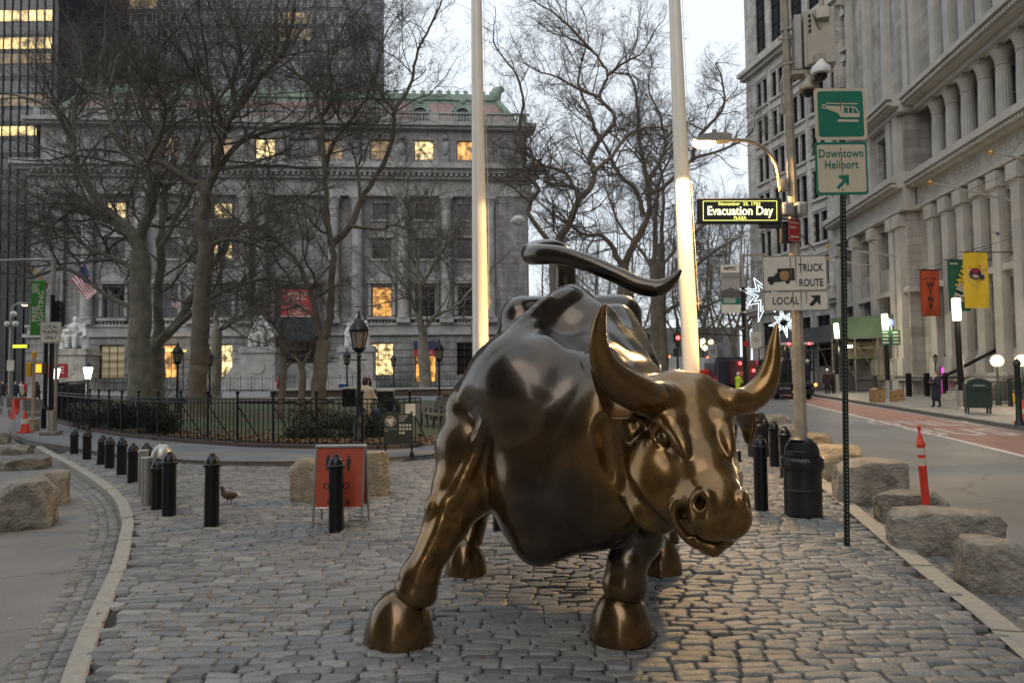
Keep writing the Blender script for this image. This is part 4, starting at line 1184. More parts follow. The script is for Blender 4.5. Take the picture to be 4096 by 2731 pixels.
# ------------------------------------------------------------------ lit tower at the far left
LY = 150.0
lx0, lx1 = at(-500, 400, LY).x, at(232, 200, LY).x
ltow = thing("glass_office_tower", (lx0, LY, 0), 0, "dark glass office tower at the left edge with rows of lit yellow windows", "building")
LW = lx1 - lx0
MB().b2((0, 0, 0), (LW, 35, 110)).build("wall", mat("tower_dark", (.018, .02, .024), .35, .3, (.2, .3)), ltow)
zr = lambda py: at(100, py, LY).z
rows = [(40, 2, 'd'), (86, 42, 'y'), (138, 92, 'd'), (196, 152, 'y'), (255, 216, 'm'), (305, 262, 'd'), (370, 325, 'd'), (424, 380, 'm'), (485, 440, 'd'), (543, 506, 'o'), (610, 565, 'd'), (680, 636, 'd'), (760, 700, 'd'), (840, 780, 'd'), (920, 860, 'd')]
m_strip_d = mat("strip_glass_dark", (.03, .036, .048), .12, 0, (.12, .6))
m_strip_m = lit_mat("strip_lit_dim", (1, .62, .25), .16, .5)
m_strip_y = lit_mat("strip_lit_yellow", (1, .72, .28), .95, .45)
for ya, yb, k in rows:
    a, b = zr(ya), zr(yb)
    mb = MB(); mb.quad((1, -.06, a), (LW - 1.2, -.06, a), (LW - 1.2, -.06, b), (1, -.06, b))
    f = mb.build("window_strip", {'d': m_strip_d, 'y': m_strip_y, 'm': m_strip_m, 'o': m_strip_y}[k], ltow)
mb = MB()
for i in range(24): mb.b2((LW - 1.2 - i * 1.75, -.3, 0), (LW - 1.0 - i * 1.75, .0, 105))
mb.build("mullions", m_dark_metal, ltow)

# ------------------------------------------------------------------ columned office building on the right
WD = math.atan2(1.0, .123)
def w1(Y, z=0): return Vector((23.4 + .123 * Y, Y, z))
w1o = w1(-70)
colb = thing("columned_office_building", tuple(w1o), WD, "pale stone office building with fluted columns and heavy cornices lining the right side", "building")
ly = math.sqrt(1 + .123 ** 2)
def ls(Y): return (Y + 70) * ly        # local x of depth Y; local +y points left/outward here
# local frame: x along the street (away), y = left of it = outward towards the avenue
mb = MB()
def wf(s0, s1, z0, z1, holes, y, reveal):
    t = MB(); wall_face(t, s0, s1, z0, z1, holes, 0, reveal)
    for v in t.v: v.y = y - v.y
    mb.add(t.v, [f[::-1] for f in t.f])
PIL = [40.8 - 2.05 * k for k in range(34, 0, -1)] + [40.8, 42.75, 44.8, 46.8, 48.8]
PAV = (51.2, 66.0)
zb1, zc1, zc2 = 12.9, 15.6, 20.8
bays = [(a + .45, b - .45) for a, b in zip(PIL[:-1], PIL[1:])]
H = []
for k, (a, b) in enumerate(bays):
    if k % 4 == 2: H.append((ls(a), ls(b), 1.2, 7.0)); H.append((ls(a), ls(b), 8.2, 12.0))
    else: H.append((ls(a), ls(b), 3.0, 7.0)); H.append((ls(a), ls(b), 8.2, 12.0))
pav_b = [(54.0, 56.2), (58.0, 60.2), (62.0, 64.2)]
for a, b in pav_b: H += [(ls(a), ls(b), 16.4, 19.9), (ls(a), ls(b), 9.6, 12.6), (ls(a), ls(b), 2.2, 7.6)]
HL = [(ls(a), ls(b), 16.6, 20.0) for a, b in bays]
wf(0, ls(51.2), 0, zc1, [h for h in H if h[1] < ls(51.2)], 0, .5)
wf(ls(51.2), ls(66), 0, 21.5, [h for h in H if h[0] > ls(51.2)], .9, .5)
mb.quad((ls(51.2), .9, 0), (ls(51.2), -1.4, 0), (ls(51.2), -1.4, 21.5), (ls(51.2), .9, 21.5))
wf(0, ls(51.2), zc1, 21.5, HL, -1.4, .3)
mb.quad((0, 0, zc1), (ls(51.2), 0, zc1), (ls(51.2), -1.4, zc1), (0, -1.4, zc1))
HU = []
up_b = [(a, b) for a, b in bays]
for a, b in up_b:
    for r in range(6): HU.append((ls(a) + .1, ls(b) - .1, 23.2 + 4.1 * r, 26.0 + 4.1 * r))
wf(0, ls(66), 21.5, 48, HU, -.6, .5)
mb.quad((0, .9, 21.5), (ls(66), .9, 21.5), (ls(66), -.6, 21.5), (0, -.6, 21.5))
mb.quad((0, -2.2, 0), (ls(66), -2.2, 0), (ls(66), -2.2, 48), (0, -2.2, 48)); mb.quad((ls(66), 0.9, 0), (ls(66), -30, 0), (ls(66), -30, 48), (ls(66), .9, 48)); mb.quad((0, 0, 0), (0, -30, 0), (0, -30, 48), (0, 0, 48)); mb.quad((0, -.6, 48), (ls(66), -.6, 48), (ls(66), -30, 48), (0, -30, 48))
mb.build("wall", m_stone_w, colb)
mb = MB()
for z0, z1, o1, o2 in ((7.4, 7.8, .35, 1.2), (13.3, 13.6, .55, 1.45), (13.6, 14.9, .4, 1.3), (14.9, 15.3, .9, 1.8), (15.3, 15.75, 1.3, 2.2), (15.75, 16.1, .6, 1.5), (20.5, 20.9, .5, 1.4), (20.9, 21.4, 1.0, 1.9), (21.4, 21.75, 1.4, 2.3), (1.0, 1.3, .3, 1.2)):
    mb.b2((-1, -.2, z0 + .003), (ls(51.2) - .003, o1, z1)); mb.b2((ls(51.2) - .5, .5, z0 + .004), (ls(66) + .4, o2, z1 - .002))
for i in range(240):
    s = ls(2) + i * .28
    if s < ls(66): mb.box((s, (1.05 if s < ls(50.9) else 1.95), 15.1), (.14, .3, .22)); mb.box((s, (1.15 if s < ls(50.9) else 2.05), 21.15), (.14, .3, .22))
mb.build("cornice", m_stone_w2, colb)
mb = MB()
for Y in PIL[16:] + [52.0, 53.2, 57.1, 61.1, 65.3]:
    o = .0 if Y < 51 else .9
    mb.box((ls(Y), o + .22, 1.9 + (13.3 - 1.3) / 2 - .6), (.85, .44, 11.99)); mb.box((ls(Y), o + .3, 12.7), (1.05, .62, .9)); mb.box((ls(Y), o + .28, 2.0), (1.0, .58, 1.3))
mb.build("pilasters", m_stone_w2, colb)
mb = MB()
for Y in PIL[16:] + [52.0, 53.2, 57.1, 61.1, 65.3]:
    if Y > 51: mb.box((ls(Y), 1.1, 18.3), (.8, .4, 4.39))
    mb.box((ls(Y), -.35, 34.6), (.7, .5, 26))
mb.build("piers", m_stone_w2, colb)
def fluted(Y):
    mb = MB(); n = 36; prof = [(.52, 16.1), (.56, 16.25), (.50, 16.4), (.44, 16.5)]
    s = ls(Y); mb.lathe(prof, (s, -.35, 0), 24)
    V = []; F = []
    for (r, z) in ((.44, 16.5), (.44, 17.5), (.38, 19.4)):
        for k in range(n):
            a = 2 * math.pi * k / n; q = r * (1 - .07 * (k % 2)); V.append((s + q * math.cos(a), -.35 + q * math.sin(a), z))
    for i in range(2):
        for k in range(n): F.append([i * n + k, i * n + (k + 1) % n, (i + 1) * n + (k + 1) % n, (i + 1) * n + k])
    mb.add(V, F)
    mb.lathe([(.40, 19.4), (.45, 19.45), (.40, 19.55), (.48, 19.9), (.62, 20.3)], (s, -.35, 0), 16)
    mb.box((s, -.35, 20.4), (1.2, 1.2, .19))
    return mb.build("column", m_stone_w2, colb, smooth=35)
for Y in PIL[26:]: fluted(Y)
def wins(holes, y, nx, ny, off=-.42):
    protos = {}
    for a, b, c, d in holes:
        if b < ls(20): continue
        k = (round(b - a, 2), round(d - c, 2))
        if k not in protos:
            protos[k] = window_proto(b - a, d - c, nx, ny, colb, m_frame_w, m_glass_d)
            for t in [protos[k]] + list(protos[k].children):
                me = t.data
                for v in me.vertices: v.co.y = -v.co.y
        win_copy(protos[k], colb, (a + b) / 2, y + off, c)
    for f in protos.values(): kill_tree(f)
wins([h for h in H if h[1] < ls(51.2)], 0, 2, 3); wins([h for h in H if h[0] > ls(51.2)], .9, 2, 2); wins(HL, -1.4, 2, 2, -.25)
wins([h for h in HU if h[0] > ls(36)], -.6, 2, 2)
# name cut in the frieze
V, F = text_geo("BOWLING GREEN OFFICES", .95, 0, 'CENTER', 1.25)
Rw = Matrix(((-1, 0, 0), (0, 0, 1), (0, 1, 0)))
mb = MB(); mb.add([Rw @ v + Vector((ls(44.3), .41, 14.25)) for v in V], F)
mb.build("frieze_lettering", mat("cut_letters", (.27, .25, .22), .9), colb)

# ------------------------------------------------------------------ corner building beyond it
c0 = w1(66.3); c0 = Vector((c0.x - .2, c0.y, 0)); c1 = Vector((at(2993, 700, 83.5).x, 83.5, 0))
CR = math.atan2((c1 - c0).y, (c1 - c0).x); CL = (c1 - c0).length
corn = thing("corner_office_building", tuple(c0), CR, "white stone office building with paired windows at the bend of the avenue", "building")
CM = (Matrix.Translation(c0) @ Matrix.Rotation(CR, 4, 'Z')).inverted()
def co_s(px, py=700):
    o = CM @ CAM; d = CM.to_3x3() @ ray(px, py); t = -o.y / d.y; return (o + d * t).x
mb = MB(); H2 = []
prs = [co_s(p) for p in (3055, 3117, 3200, 3275, 3363)]
zrow = [10.2 + 4.35 * k for k in range(6)]
for s in prs:
    for z in zrow:
        H2 += [(s - 1.15, s - .12, z, z + 2.9), (s + .12, s + 1.15, z, z + 2.9)]
    H2 += [(s - 1.1, s + 1.1, 38.2, 46.5), (s - 1.1, s + 1.1, 2.2, 7.2)]
wf(-.5, CL, 0, 62, H2, 0, .4)
mb.quad((CL, 0, 0), (CL, -14, 0), (CL, -14, 62), (CL, 0, 62)); mb.quad((-.5, 0, 62), (CL, 0, 62), (CL, -14, 62), (-.5, -14, 62))
mb.build("wall", masonry("stone_white", (.40, .385, .36), 1.1, .45), corn)
mb = MB()
for z0, z1, o in ((8.2, 8.6, .5), (8.6, 9.0, .8), (36.2, 36.6, .5), (36.6, 37.1, .9), (37.1, 37.4, .5), (49.5, 50.2, .7)):
    mb.b2((-.5, -.2, z0 + .002), (CL + .5, o, z1))
for s in prs:
    for z in zrow: mb.box((s, .1, z - .18), (2.7, .25, .25)); mb.box((s, .06, z + 3.4), (2.4, .12, .55))
    n = 10
    mb.tube([(s + 1.35 * math.cos(math.pi * i / n), .05, 45.4 + 1.35 * math.sin(math.pi * i / n)) for i in range(n + 1)], .22, 6)
mb.build("cornice", m_stone_w2, corn)
protos = {}
for a, b, c, d in H2:
    k = (round(b - a, 2), round(d - c, 2))
    if k not in protos:
        protos[k] = window_proto(b - a, d - c, 1 if b - a < 1.5 else 2, 2 if d - c < 4 else 4, corn, m_dark_metal, m_glass_d)
        for t in [protos[k]] + list(protos[k].children):
            for v in t.data.vertices: v.co.y = -v.co.y
    win_copy(protos[k], corn, (a + b) / 2, -.3, c)
for f in protos.values(): kill_tree(f)

# ------------------------------------------------------------------ the rest of the street canyon (seen only in reflections)
def block(name, lo, hi, m, label):
    t = thing(name, ((lo[0] + hi[0]) / 2, (lo[1] + hi[1]) / 2, 0), 0, label, "building")
    cx_, cy_ = (lo[0] + hi[0]) / 2, (lo[1] + hi[1]) / 2
    MB().b2((lo[0] - cx_, lo[1] - cy_, 0), (hi[0] - cx_, hi[1] - cy_, hi[2])).build("wall", m, t)
    mb = MB(); w, d = hi[0] - lo[0], hi[1] - lo[1]
    for z in range(5, int(hi[2]) - 3, 4):
        for i in range(int(w / 3)):
            for sy in (-1, 1): mb.box((-w / 2 + 1.5 + i * 3, sy * d / 2, z), (1.3, .12, 2.2))
        for i in range(int(d / 3)):
            for sx in (-1, 1): mb.box((sx * w / 2, -d / 2 + 1.5 + i * 3, z), (.12, 1.3, 2.2))
    o = mb.build("windows", m_glass_d, t); o['kind'] = 'stuff'
m_canyon = mat("canyon_stone", (.21, .19, .165), .85, 0, (.3, .25))
block("stone_office_block", (-60, -75, 0), (-22, 6, 40), m_canyon, "tall stone office block across the side street, left of the camera")
block("stone_office_block", (-20, -190, 0), (34, -130, 60), m_canyon, "tall stone office block closing the avenue behind the camera")
# ================================================================== bare plane trees
m_bark = mat("plane_bark", (0.20, 0.185, 0.145), 0.9, 0, (2.2, .5, 8), (14, .8, .03))
m_barkd = mat("plane_bark_dark", (0.145, 0.122, 0.092), 0.9, 0, (2.2, .45, 8), (14, .8, .03))
m_twig = mat("plane_twigs", (0.13, 0.113, 0.095), 0.9)
m_leafd = mat("dry_leaf", (0.05, 0.035, 0.022), 0.9)

def tubes(P, Rr, n):
    "P (N,K,3), Rr (N,K) -> verts, quads"
    N_, K = Rr.shape
    ax = P[:, -1] - P[:, 0]; ax /= (np.linalg.norm(ax, axis=1, keepdims=True) + 1e-9)
    ref = np.where(np.abs(ax[:, 2:3]) < .9, np.array([[0, 0, 1.0]]), np.array([[1.0, 0, 0]]))
    u = np.cross(ax, ref); u /= (np.linalg.norm(u, axis=1, keepdims=True) + 1e-9); w = np.cross(ax, u)
    an = 2 * np.pi * np.arange(n) / n
    ring = u[:, None] * np.cos(an)[None, :, None] + w[:, None] * np.sin(an)[None, :, None]
    V = P[:, :, None, :] + ring[:, None] * Rr[:, :, None, None]
    idx = np.arange(N_ * K * n).reshape(N_, K, n)
    a = idx[:, :-1]; b = idx[:, 1:]
    F = np.stack([a, np.roll(a, -1, 2), np.roll(b, -1, 2), b], -1).reshape(-1, 4)
    return V.reshape(-1, 3), F

def grow(p, d, L, r, K, wob, up, rg, tip=.35):
    "vectorised wandering branches -> points (N,K+1,3), radii"
    N_ = len(p); P = [p]; d = d / np.linalg.norm(d, axis=1, keepdims=True)
    for k in range(K):
        d = d + rg.normal(0, wob, (N_, 3)) + np.array([0, 0, up]); d /= np.linalg.norm(d, axis=1, keepdims=True)
        p = p + d * (L / K)[:, None]; P.append(p)
    P = np.stack(P, 1); t = np.linspace(0, 1, K + 1)[None]
    return P, r[:, None] * (1 - (1 - tip) * t)

def children(P, Rr, per, t0, t1, ang, lratio, rratio, rg, L, jit=.35):
    "choose child starts along branches; per = number per branch"
    N_, K1, _ = P.shape
    bi = np.repeat(np.arange(N_), per); t = rg.uniform(t0, t1, len(bi))
    f = t * (K1 - 1); i = np.minimum(f.astype(int), K1 - 2); q = (f - i)[:, None]
    a, b = P[bi, i], P[bi, i + 1]
    p = a * (1 - q) + b * q; ax = b - a; ax /= (np.linalg.norm(ax, axis=1, keepdims=True) + 1e-9)
    rr = (Rr[bi, i] * (1 - q[:, 0]) + Rr[bi, i + 1] * q[:, 0])
    rv = rg.normal(0, 1, (len(bi), 3)); rv -= ax * (rv * ax).sum(1, keepdims=True); rv /= (np.linalg.norm(rv, axis=1, keepdims=True) + 1e-9)
    th = rg.normal(ang, .18, len(bi))[:, None]
    d = ax * np.cos(th) + rv * np.sin(th)
    return p, d, L[bi] * lratio * rg.uniform(1 - jit, 1 + jit, len(bi)) * (1.12 - .55 * t), np.minimum(rr * .92, rr * rratio * rg.uniform(.8, 1.15, len(bi)))

def tree(base_px, Yd, limbs, seed, label, group, m=None, dens=1.0, scale=1.0, zmin=.09, spread=.22, leaves=0, cat="tree"):
    """limbs: list of (radius at start px, radius at end px, [(px,py),...]); first one is the trunk.
    Limbs are traced near depth Yd and pushed to either side of it in depth as they leave the trunk."""
    rg = np.random.default_rng(seed); r2 = random.Random(seed)
    g = at(*base_px, Yd)
    t = thing("plane_tree", (g.x, g.y, 0), 0, label, cat, group)
    o = np.array([g.x, g.y, 0.0])
    tr = MB(); LP = []; LR = []; LL = []
    for li, (ra, rb, pts) in enumerate(limbs):
        n = len(pts); side = r2.choice((-1, 1)) * r2.uniform(.4, 1.0) if li else 0
        tot = sum(math.dist(pts[i], pts[i + 1]) for i in range(n - 1)); acc = 0; Q = []
        for i, (x, y) in enumerate(pts):
            if i: acc += math.dist(pts[i - 1], pts[i])
            f = acc / tot
            Yq = Yd + side * spread * tot / FPX * Yd * f
            rr = (ra + (rb - ra) * f ** .8) / FPX * Yd * (.92 if li == 0 else .66)
            p = at(x, y, Yq)
            Q.append((p, rr))
        S_ = spline(Q, 5)
        if li == 0:
            p0 = S_[0][0].copy(); p0.z = 0
            S_ = [(p0, S_[0][1] * 1.5), (p0.lerp(S_[0][0], .5) if S_[0][0].z > .6 else p0 + Vector((0, 0, .25)), S_[0][1] * 1.15)] + S_[(0 if S_[0][0].z > .6 else 2):]
        jit = [Vector((rg.normal(0, .25), rg.normal(0, .25), rg.normal(0, .12))) * r * (.25 if li == 0 else 1) for p, r in S_]
        S_ = [(p + j if 0 < k < len(S_) - 1 else p, r) for k, ((p, r), j) in enumerate(zip(S_, jit))]
        tr.tube([p for p, r in S_], [max(r, .01) for p, r in S_], 12 if li == 0 else 8)
        # resample to K points for children
        A = np.array([list(p) for p, r in S_]); Rr = np.array([r for p, r in S_])
        ii = np.linspace(0, len(A) - 1, 14)
        LP.append(np.stack([np.interp(ii, np.arange(len(A)), A[:, k]) for k in range(3)], 1)); LR.append(np.interp(ii, np.arange(len(A)), Rr))
        LL.append(np.linalg.norm(np.diff(A, axis=0), axis=1).sum())
    tr.build("trunk", m or m_bark, t, smooth=60).location = (-g.x, -g.y, 0)
    LP, LR, LL = np.stack(LP), np.stack(LR), np.array(LL)
    tl = LP[1:] if len(LP) > 1 else LP; tlr = LR[1:] if len(LP) > 1 else LR; tll = LL[1:] if len(LP) > 1 else LL
    V_, F_ = [], []; off = 0
    def emit(P, Rr, n):
        nonlocal off
        V, F = tubes(P, Rr, n); V_.append(V); F_.append(F + off); off += len(V)
    S = 4.2 * scale
    L1 = np.full(len(tl), S)
    per = max(3, int(12 * dens))
    # boughs
    p, d, L, r = children(tl, tlr, per, .12, .98, .85, 1.0, .46, rg, L1)
    pe = tl[:, -1]; de = tl[:, -1] - tl[:, -2]
    p = np.concatenate([p, pe]); d = np.concatenate([d, de]); L = np.concatenate([L, np.full(len(pe), S * .8)]); r = np.concatenate([r, tlr[:, -1]])
    r = np.clip(r, .011, .06 * scale)
    P1, R1 = grow(p, d, L, r, 7, .26, .05, rg); emit(P1, R1, 5)
    p, d, L, r = children(P1, R1, max(3, int(8 * dens)), .12, 1, .8, .55, .52, rg, L)
    P2, R2 = grow(p, d, L, np.clip(r, .0075, .03), 5, .28, .06, rg); emit(P2, R2, 4)
    p, d, L, r = children(P2, R2, max(3, int(5.6 * dens)), .15, 1, .75, .56, .66, rg, L)
    P3, R3 = grow(p, d, L, np.clip(r, .0055, .014), 4, .28, .05, rg); emit(P3, R3, 3)
    p, d, L, r = children(P3, R3, max(2, int(5.6 * dens)), .2, 1, .7, .6, .8, rg, L)
    P4, R4 = grow(p, d, L, np.clip(r, .0042, .0075), 3, .3, .03, rg, .6); emit(P4, R4, 3)
    V, F = np.concatenate(V_), np.concatenate(F_)
    me = np_mesh("crown", V - o, F); me.materials.append(m_twig)
    cr = link(bpy.data.objects.new("crown", me), t)
    if leaves:
        k = rg.choice(len(P4), leaves); c = P4[k, -1] - o
        a = rg.normal(0, 1, (leaves, 3)); a /= np.linalg.norm(a, axis=1, keepdims=True); b = np.cross(a, rg.normal(0, 1, (leaves, 3))); b /= np.linalg.norm(b, axis=1, keepdims=True)
        s = rg.uniform(.03, .07, (leaves, 1)); sag = np.cross(a, b) * s * .35
        V = np.stack([c - a * s, c + b * s * .6 - sag, c + a * s, c - b * s * .6 - sag], 1).reshape(-1, 3)
        lm = np_mesh("dry_leaves", V, np.arange(leaves * 4).reshape(-1, 4)); lm.materials.append(m_leafd)
        link(bpy.data.objects.new("dry_leaves", lm), cr)
    return t

PT = "bare plane trees in the park"
tree((568, 1660), 35, [
    (52, 40, [(560, 1660), (561, 1500), (561, 1300), (561, 1150), (562, 1010)]),
    (34, 10, [(562, 1015), (520, 950), (446, 886), (344, 848), (255, 835), (172, 797), (60, 740)]),
    (34, 9, [(562, 1015), (530, 930), (440, 850), (364, 759), (300, 638), (268, 510), (223, 440), (147, 402), (60, 380)]),
    (36, 9, [(562, 1015), (567, 960), (612, 760), (631, 574), (600, 480), (560, 380), (570, 240), (540, 90)]),
    (18, 7, [(556, 1090), (446, 1027), (350, 989), (274, 925), (150, 905), (40, 940)]),
    (17, 7, [(548, 1240), (446, 1193), (382, 1148), (287, 1085), (217, 1079), (128, 1110), (40, 1100)]),
    (24, 7, [(300, 638), (290, 560), (300, 440), (330, 330), (320, 200)]),
    (20, 7, [(612, 760), (560, 660), (470, 560), (430, 440), (400, 300), (420, 150)]),
], 11, "massive bare plane tree with a thick pale trunk forking low, left of the park", PT, dens=1.05, scale=1.15)
tree((628, 1650), 37, [
    (42, 36, [(622, 1650), (622, 1500), (625, 1390)]),
    (34, 9, [(626, 1400), (632, 1155), (644, 964), (660, 800), (640, 650), (690, 480), (670, 300), (720, 120)]),
    (32, 8, [(636, 1385), (733, 1250), (790, 1155), (848, 1060), (925, 950), (1010, 880), (1100, 820), (1190, 800)]),
    (20, 7, [(660, 1340), (765, 1257), (848, 1187), (957, 1142), (1052, 1117), (1130, 1120), (1220, 1150)]),
    (20, 8, [(640, 1000), (690, 900), (760, 780), (780, 640), (850, 520)]),
], 12, "leaning bare plane tree sharing its foot with the massive one, long limb reaching right", PT, dens=1.0)
tree((788, 1690), 30, [
    (42, 32, [(785, 1690), (790, 1500), (797, 1410), (810, 1155), (823, 964), (797, 893)]),
    (24, 8, [(800, 890), (810, 752), (753, 720), (670, 663), (593, 638), (542, 593), (485, 497), (446, 415), (440, 363), (470, 230)]),
    (30, 9, [(800, 890), (855, 700), (893, 542), (944, 446), (1020, 344), (1052, 293), (1110, 236), (1148, 166), (1180, 40)]),
    (24, 8, [(850, 700), (880, 574), (874, 446), (829, 344), (785, 306), (733, 223), (701, 160), (638, 20)]),
    (20, 7, [(840, 720), (944, 587), (1020, 542), (1148, 510), (1276, 490)]),
    (18, 7, [(818, 1000), (900, 960), (990, 970), (1090, 1010)]),
    (18, 7, [(944, 446), (930, 330), (960, 200), (920, 60)]),
    (16, 7, [(593, 638), (640, 540), (660, 420), (620, 300), (650, 180)]),
], 13, "tall bare plane tree with a straight brown trunk rising just behind the park railing", PT, m_barkd, dens=1.1, scale=1.1)
tree((1268, 1690), 29, [
    (36, 30, [(1268, 1690), (1275, 1560), (1285, 1440), (1290, 1365)]),
    (22, 8, [(1288, 1370), (1256, 1219), (1205, 1078), (1150, 1000), (1060, 930), (980, 900)]),
    (26, 8, [(1292, 1370), (1320, 1270), (1333, 1028), (1314, 925), (1301, 733), (1282, 478), (1250, 357), (1199, 306), (1110, 240)]),
    (22, 6, [(1322, 985), (1408, 893), (1446, 797), (1529, 657), (1574, 542), (1580, 446), (1638, 351), (1670, 210), (1714, 121), (1762, 20)]),
    (12, 5, [(1400, 905), (1529, 918), (1574, 899), (1657, 931)]),
    (14, 6, [(1296, 690), (1340, 560), (1420, 460), (1480, 360), (1520, 240)]),
    (14, 6, [(1282, 478), (1330, 380), (1320, 250), (1370, 120)]),
    (12, 5, [(1446, 797), (1430, 680), (1400, 570)]),
    (12, 5, [(1580, 446), (1500, 330), (1470, 200)]),
], 14, "bare plane tree forking in a Y above the railing, left of the orange sandwich board", PT, m_barkd, dens=1.0, leaves=60)
tree((1116, 1668), 29.5, [
    (16, 13, [(1116, 1668), (1128, 1560), (1135, 1474), (1129, 1346)]),
    (10, 4, [(1129, 1350), (1084, 1283), (1050, 1230), (1010, 1210)]),
    (9, 4, [(1135, 1480), (1180, 1423), (1190, 1360)]),
], 15, "thin dark sapling with a crooked stem, left of the Y-forked tree", "saplings by the railing", m_barkd, dens=.7, scale=.45)
tree((1199, 1668), 29.2, [
    (17, 13, [(1199, 1668), (1208, 1560), (1212, 1500), (1200, 1450)]),
    (12, 4, [(1205, 1470), (1250, 1385), (1262, 1300)]),
    (9, 4, [(1200, 1450), (1150, 1400), (1120, 1330)]),
], 16, "thin dark sapling leaning against the foot of the Y-forked tree", "saplings by the railing", m_barkd, dens=.7, scale=.45)
tree((861, 1590), 52, [
    (28, 22, [(861, 1590), (862, 1500), (866, 1321)]),
    (18, 6, [(867, 1321), (893, 1308), (976, 1257), (1033, 1187), (1122, 1130), (1200, 1040)]),
    (18, 6, [(867, 1325), (872, 1200), (890, 1050), (930, 920), (1000, 800)]),
    (14, 6, [(868, 1240), (830, 1120), (760, 1010), (720, 900)]),
], 17, "slim grey plane tree deeper in the park with one limb sweeping right", PT, dens=1.0, scale=1.25)
tree((1702, 1580), 60, [
    (30, 22, [(1702, 1580), (1700, 1500), (1689, 1344)]),
    (15, 5, [(1690, 1350), (1658, 1230), (1612, 1138), (1566, 1061), (1540, 960), (1560, 860)]),
    (16, 5, [(1692, 1340), (1735, 1268), (1826, 1222), (1888, 1153), (1950, 1100)]),
    (15, 5, [(1690, 1340), (1681, 1153), (1673, 1046), (1690, 930), (1720, 800)]),
    (12, 5, [(1681, 1153), (1740, 1050), (1800, 960), (1840, 850)]),
], 18, "bare plane tree in front of the museum door, between the two park lanterns", PT, dens=1.0, scale=1.3)
tree((2240, 1640), 42, [
    (40, 31, [(2240, 1640), (2238, 1400), (2228, 1150), (2225, 985)]),
    (17, 6, [(2224, 1000), (2126, 876), (2117, 826), (2151, 750), (2109, 699), (2135, 633), (2084, 551), (2079, 490), (2094, 408), (2068, 306), (2028, 250)]),
    (26, 20, [(2225, 990), (2276, 893), (2314, 800)]),
    (15, 6, [(2314, 800), (2293, 750), (2201, 735), (2186, 694), (2150, 643), (2060, 600)]),
    (12, 6, [(2290, 748), (2278, 714), (2232, 679), (2150, 665), (2080, 690)]),
    (20, 6, [(2314, 800), (2369, 740), (2374, 689), (2359, 622), (2400, 561), (2456, 495), (2451, 449), (2400, 388), (2431, 301), (2400, 245), (2369, 204), (2290, 160)]),
    (15, 7, [(2374, 689), (2446, 622), (2512, 541), (2584, 510)]),
    (13, 5, [(2400, 561), (2380, 520), (2359, 449), (2323, 367), (2314, 306), (2340, 200)]),
    (11, 5, [(2400, 388), (2320, 360), (2230, 310), (2160, 290)]),
    (11, 5, [(2431, 301), (2500, 250), (2560, 220)]),
    (10, 5, [(2369, 204), (2270, 100), (2200, 40)]),
], 19, "large bare plane tree with twisting limbs between the two flagpoles", PT, m_barkd, dens=1.05, leaves=420)
tree((2505, 1640), 50, [
    (30, 24, [(2505, 1640), (2502, 1300), (2494, 1060)]),
    (19, 6, [(2494, 1070), (2419, 951), (2335, 939), (2285, 901), (2200, 850)]),
    (24, 7, [(2494, 1060), (2536, 968), (2586, 876), (2599, 775), (2578, 663), (2558, 561), (2553, 459), (2540, 350)]),
    (17, 6, [(2570, 860), (2548, 765), (2476, 699), (2441, 622), (2369, 490)]),
    (16, 6, [(2599, 775), (2665, 740), (2767, 643), (2869, 607), (2980, 560)]),
    (14, 6, [(2767, 643), (2800, 540), (2890, 440), (2890, 330)]),
    (14, 6, [(2590, 720), (2660, 600), (2640, 470), (2600, 380)]),
], 20, "bare plane tree behind the bull's tail, limbs spreading to the lit street lamp", PT, m_barkd, dens=1.05, scale=1.1, leaves=320)
tree((2622, 1620), 56, [
    (24, 19, [(2622, 1620), (2620, 1370), (2620, 1202), (2615, 1035)]),
    (16, 6, [(2615, 1040), (2624, 867), (2640, 720), (2700, 600)]),
    (13, 6, [(2618, 1120), (2700, 1000), (2790, 920), (2890, 860)]),
    (13, 6, [(2617, 1080), (2560, 1000), (2480, 900), (2440, 800)]),
], 21, "upright plane tree right behind the bull's rump", PT, m_barkd, dens=1.1, scale=1.1, leaves=120)
tree((2660, 1600), 62, [
    (22, 17, [(2660, 1600), (2653, 1395), (2645, 1200), (2645, 976)]),
    (14, 6, [(2645, 985), (2655, 800), (2640, 640)]),
    (13, 6, [(2648, 1150), (2760, 1080), (2850, 1010), (2940, 960)]),
    (13, 6, [(2650, 1260), (2740, 1200), (2800, 1230), (2880, 1200)]),
], 22, "plane tree half hidden by the bright flagpole", PT, m_barkd, dens=1.1, scale=1.1, leaves=120)
rr = random.Random(5)
for i, (px, Yd, top) in enumerate([(2790, 80, 900), (2860, 95, 830), (2930, 85, 930), (2990, 110, 900), (2720, 105, 850), (2560, 95, 800), (2420, 90, 900), (2330, 100, 860), (2200, 92, 900)]):
    b = 1494 - .011 * (px - 2048) + 5415 / Yd
    tree((px, b), Yd, [(11, 9, [(px, b), (px + 4, b - 130), (px, b - 220)]),
                       (8, 3, [(px, b - 200), (px + 50, b - 360), (px + 60, top + 60)]), (8, 3, [(px, b - 220), (px - 30, b - 380), (px - 20, top)]), (7, 3, [(px, b - 180), (px - 80, b - 320), (px - 90, top + 120)]), (7, 3, [(px, b - 210), (px + 90, b - 300), (px + 120, top + 160)])],
         40 + i, ["distant bare tree down the avenue, seen between flagpole and banner", "distant bare tree behind the NYC banner", "distant bare tree over the dark lorry", "distant bare tree right of the glowing star", "distant bare tree behind the bright flagpole", "distant bare tree over the bull's right rump", "distant bare tree seen just under the tail", "distant bare tree left of the tail stem", "distant bare tree beside the museum corner"][i], "distant trees down the avenue", m_barkd, dens=.75, scale=2.1)
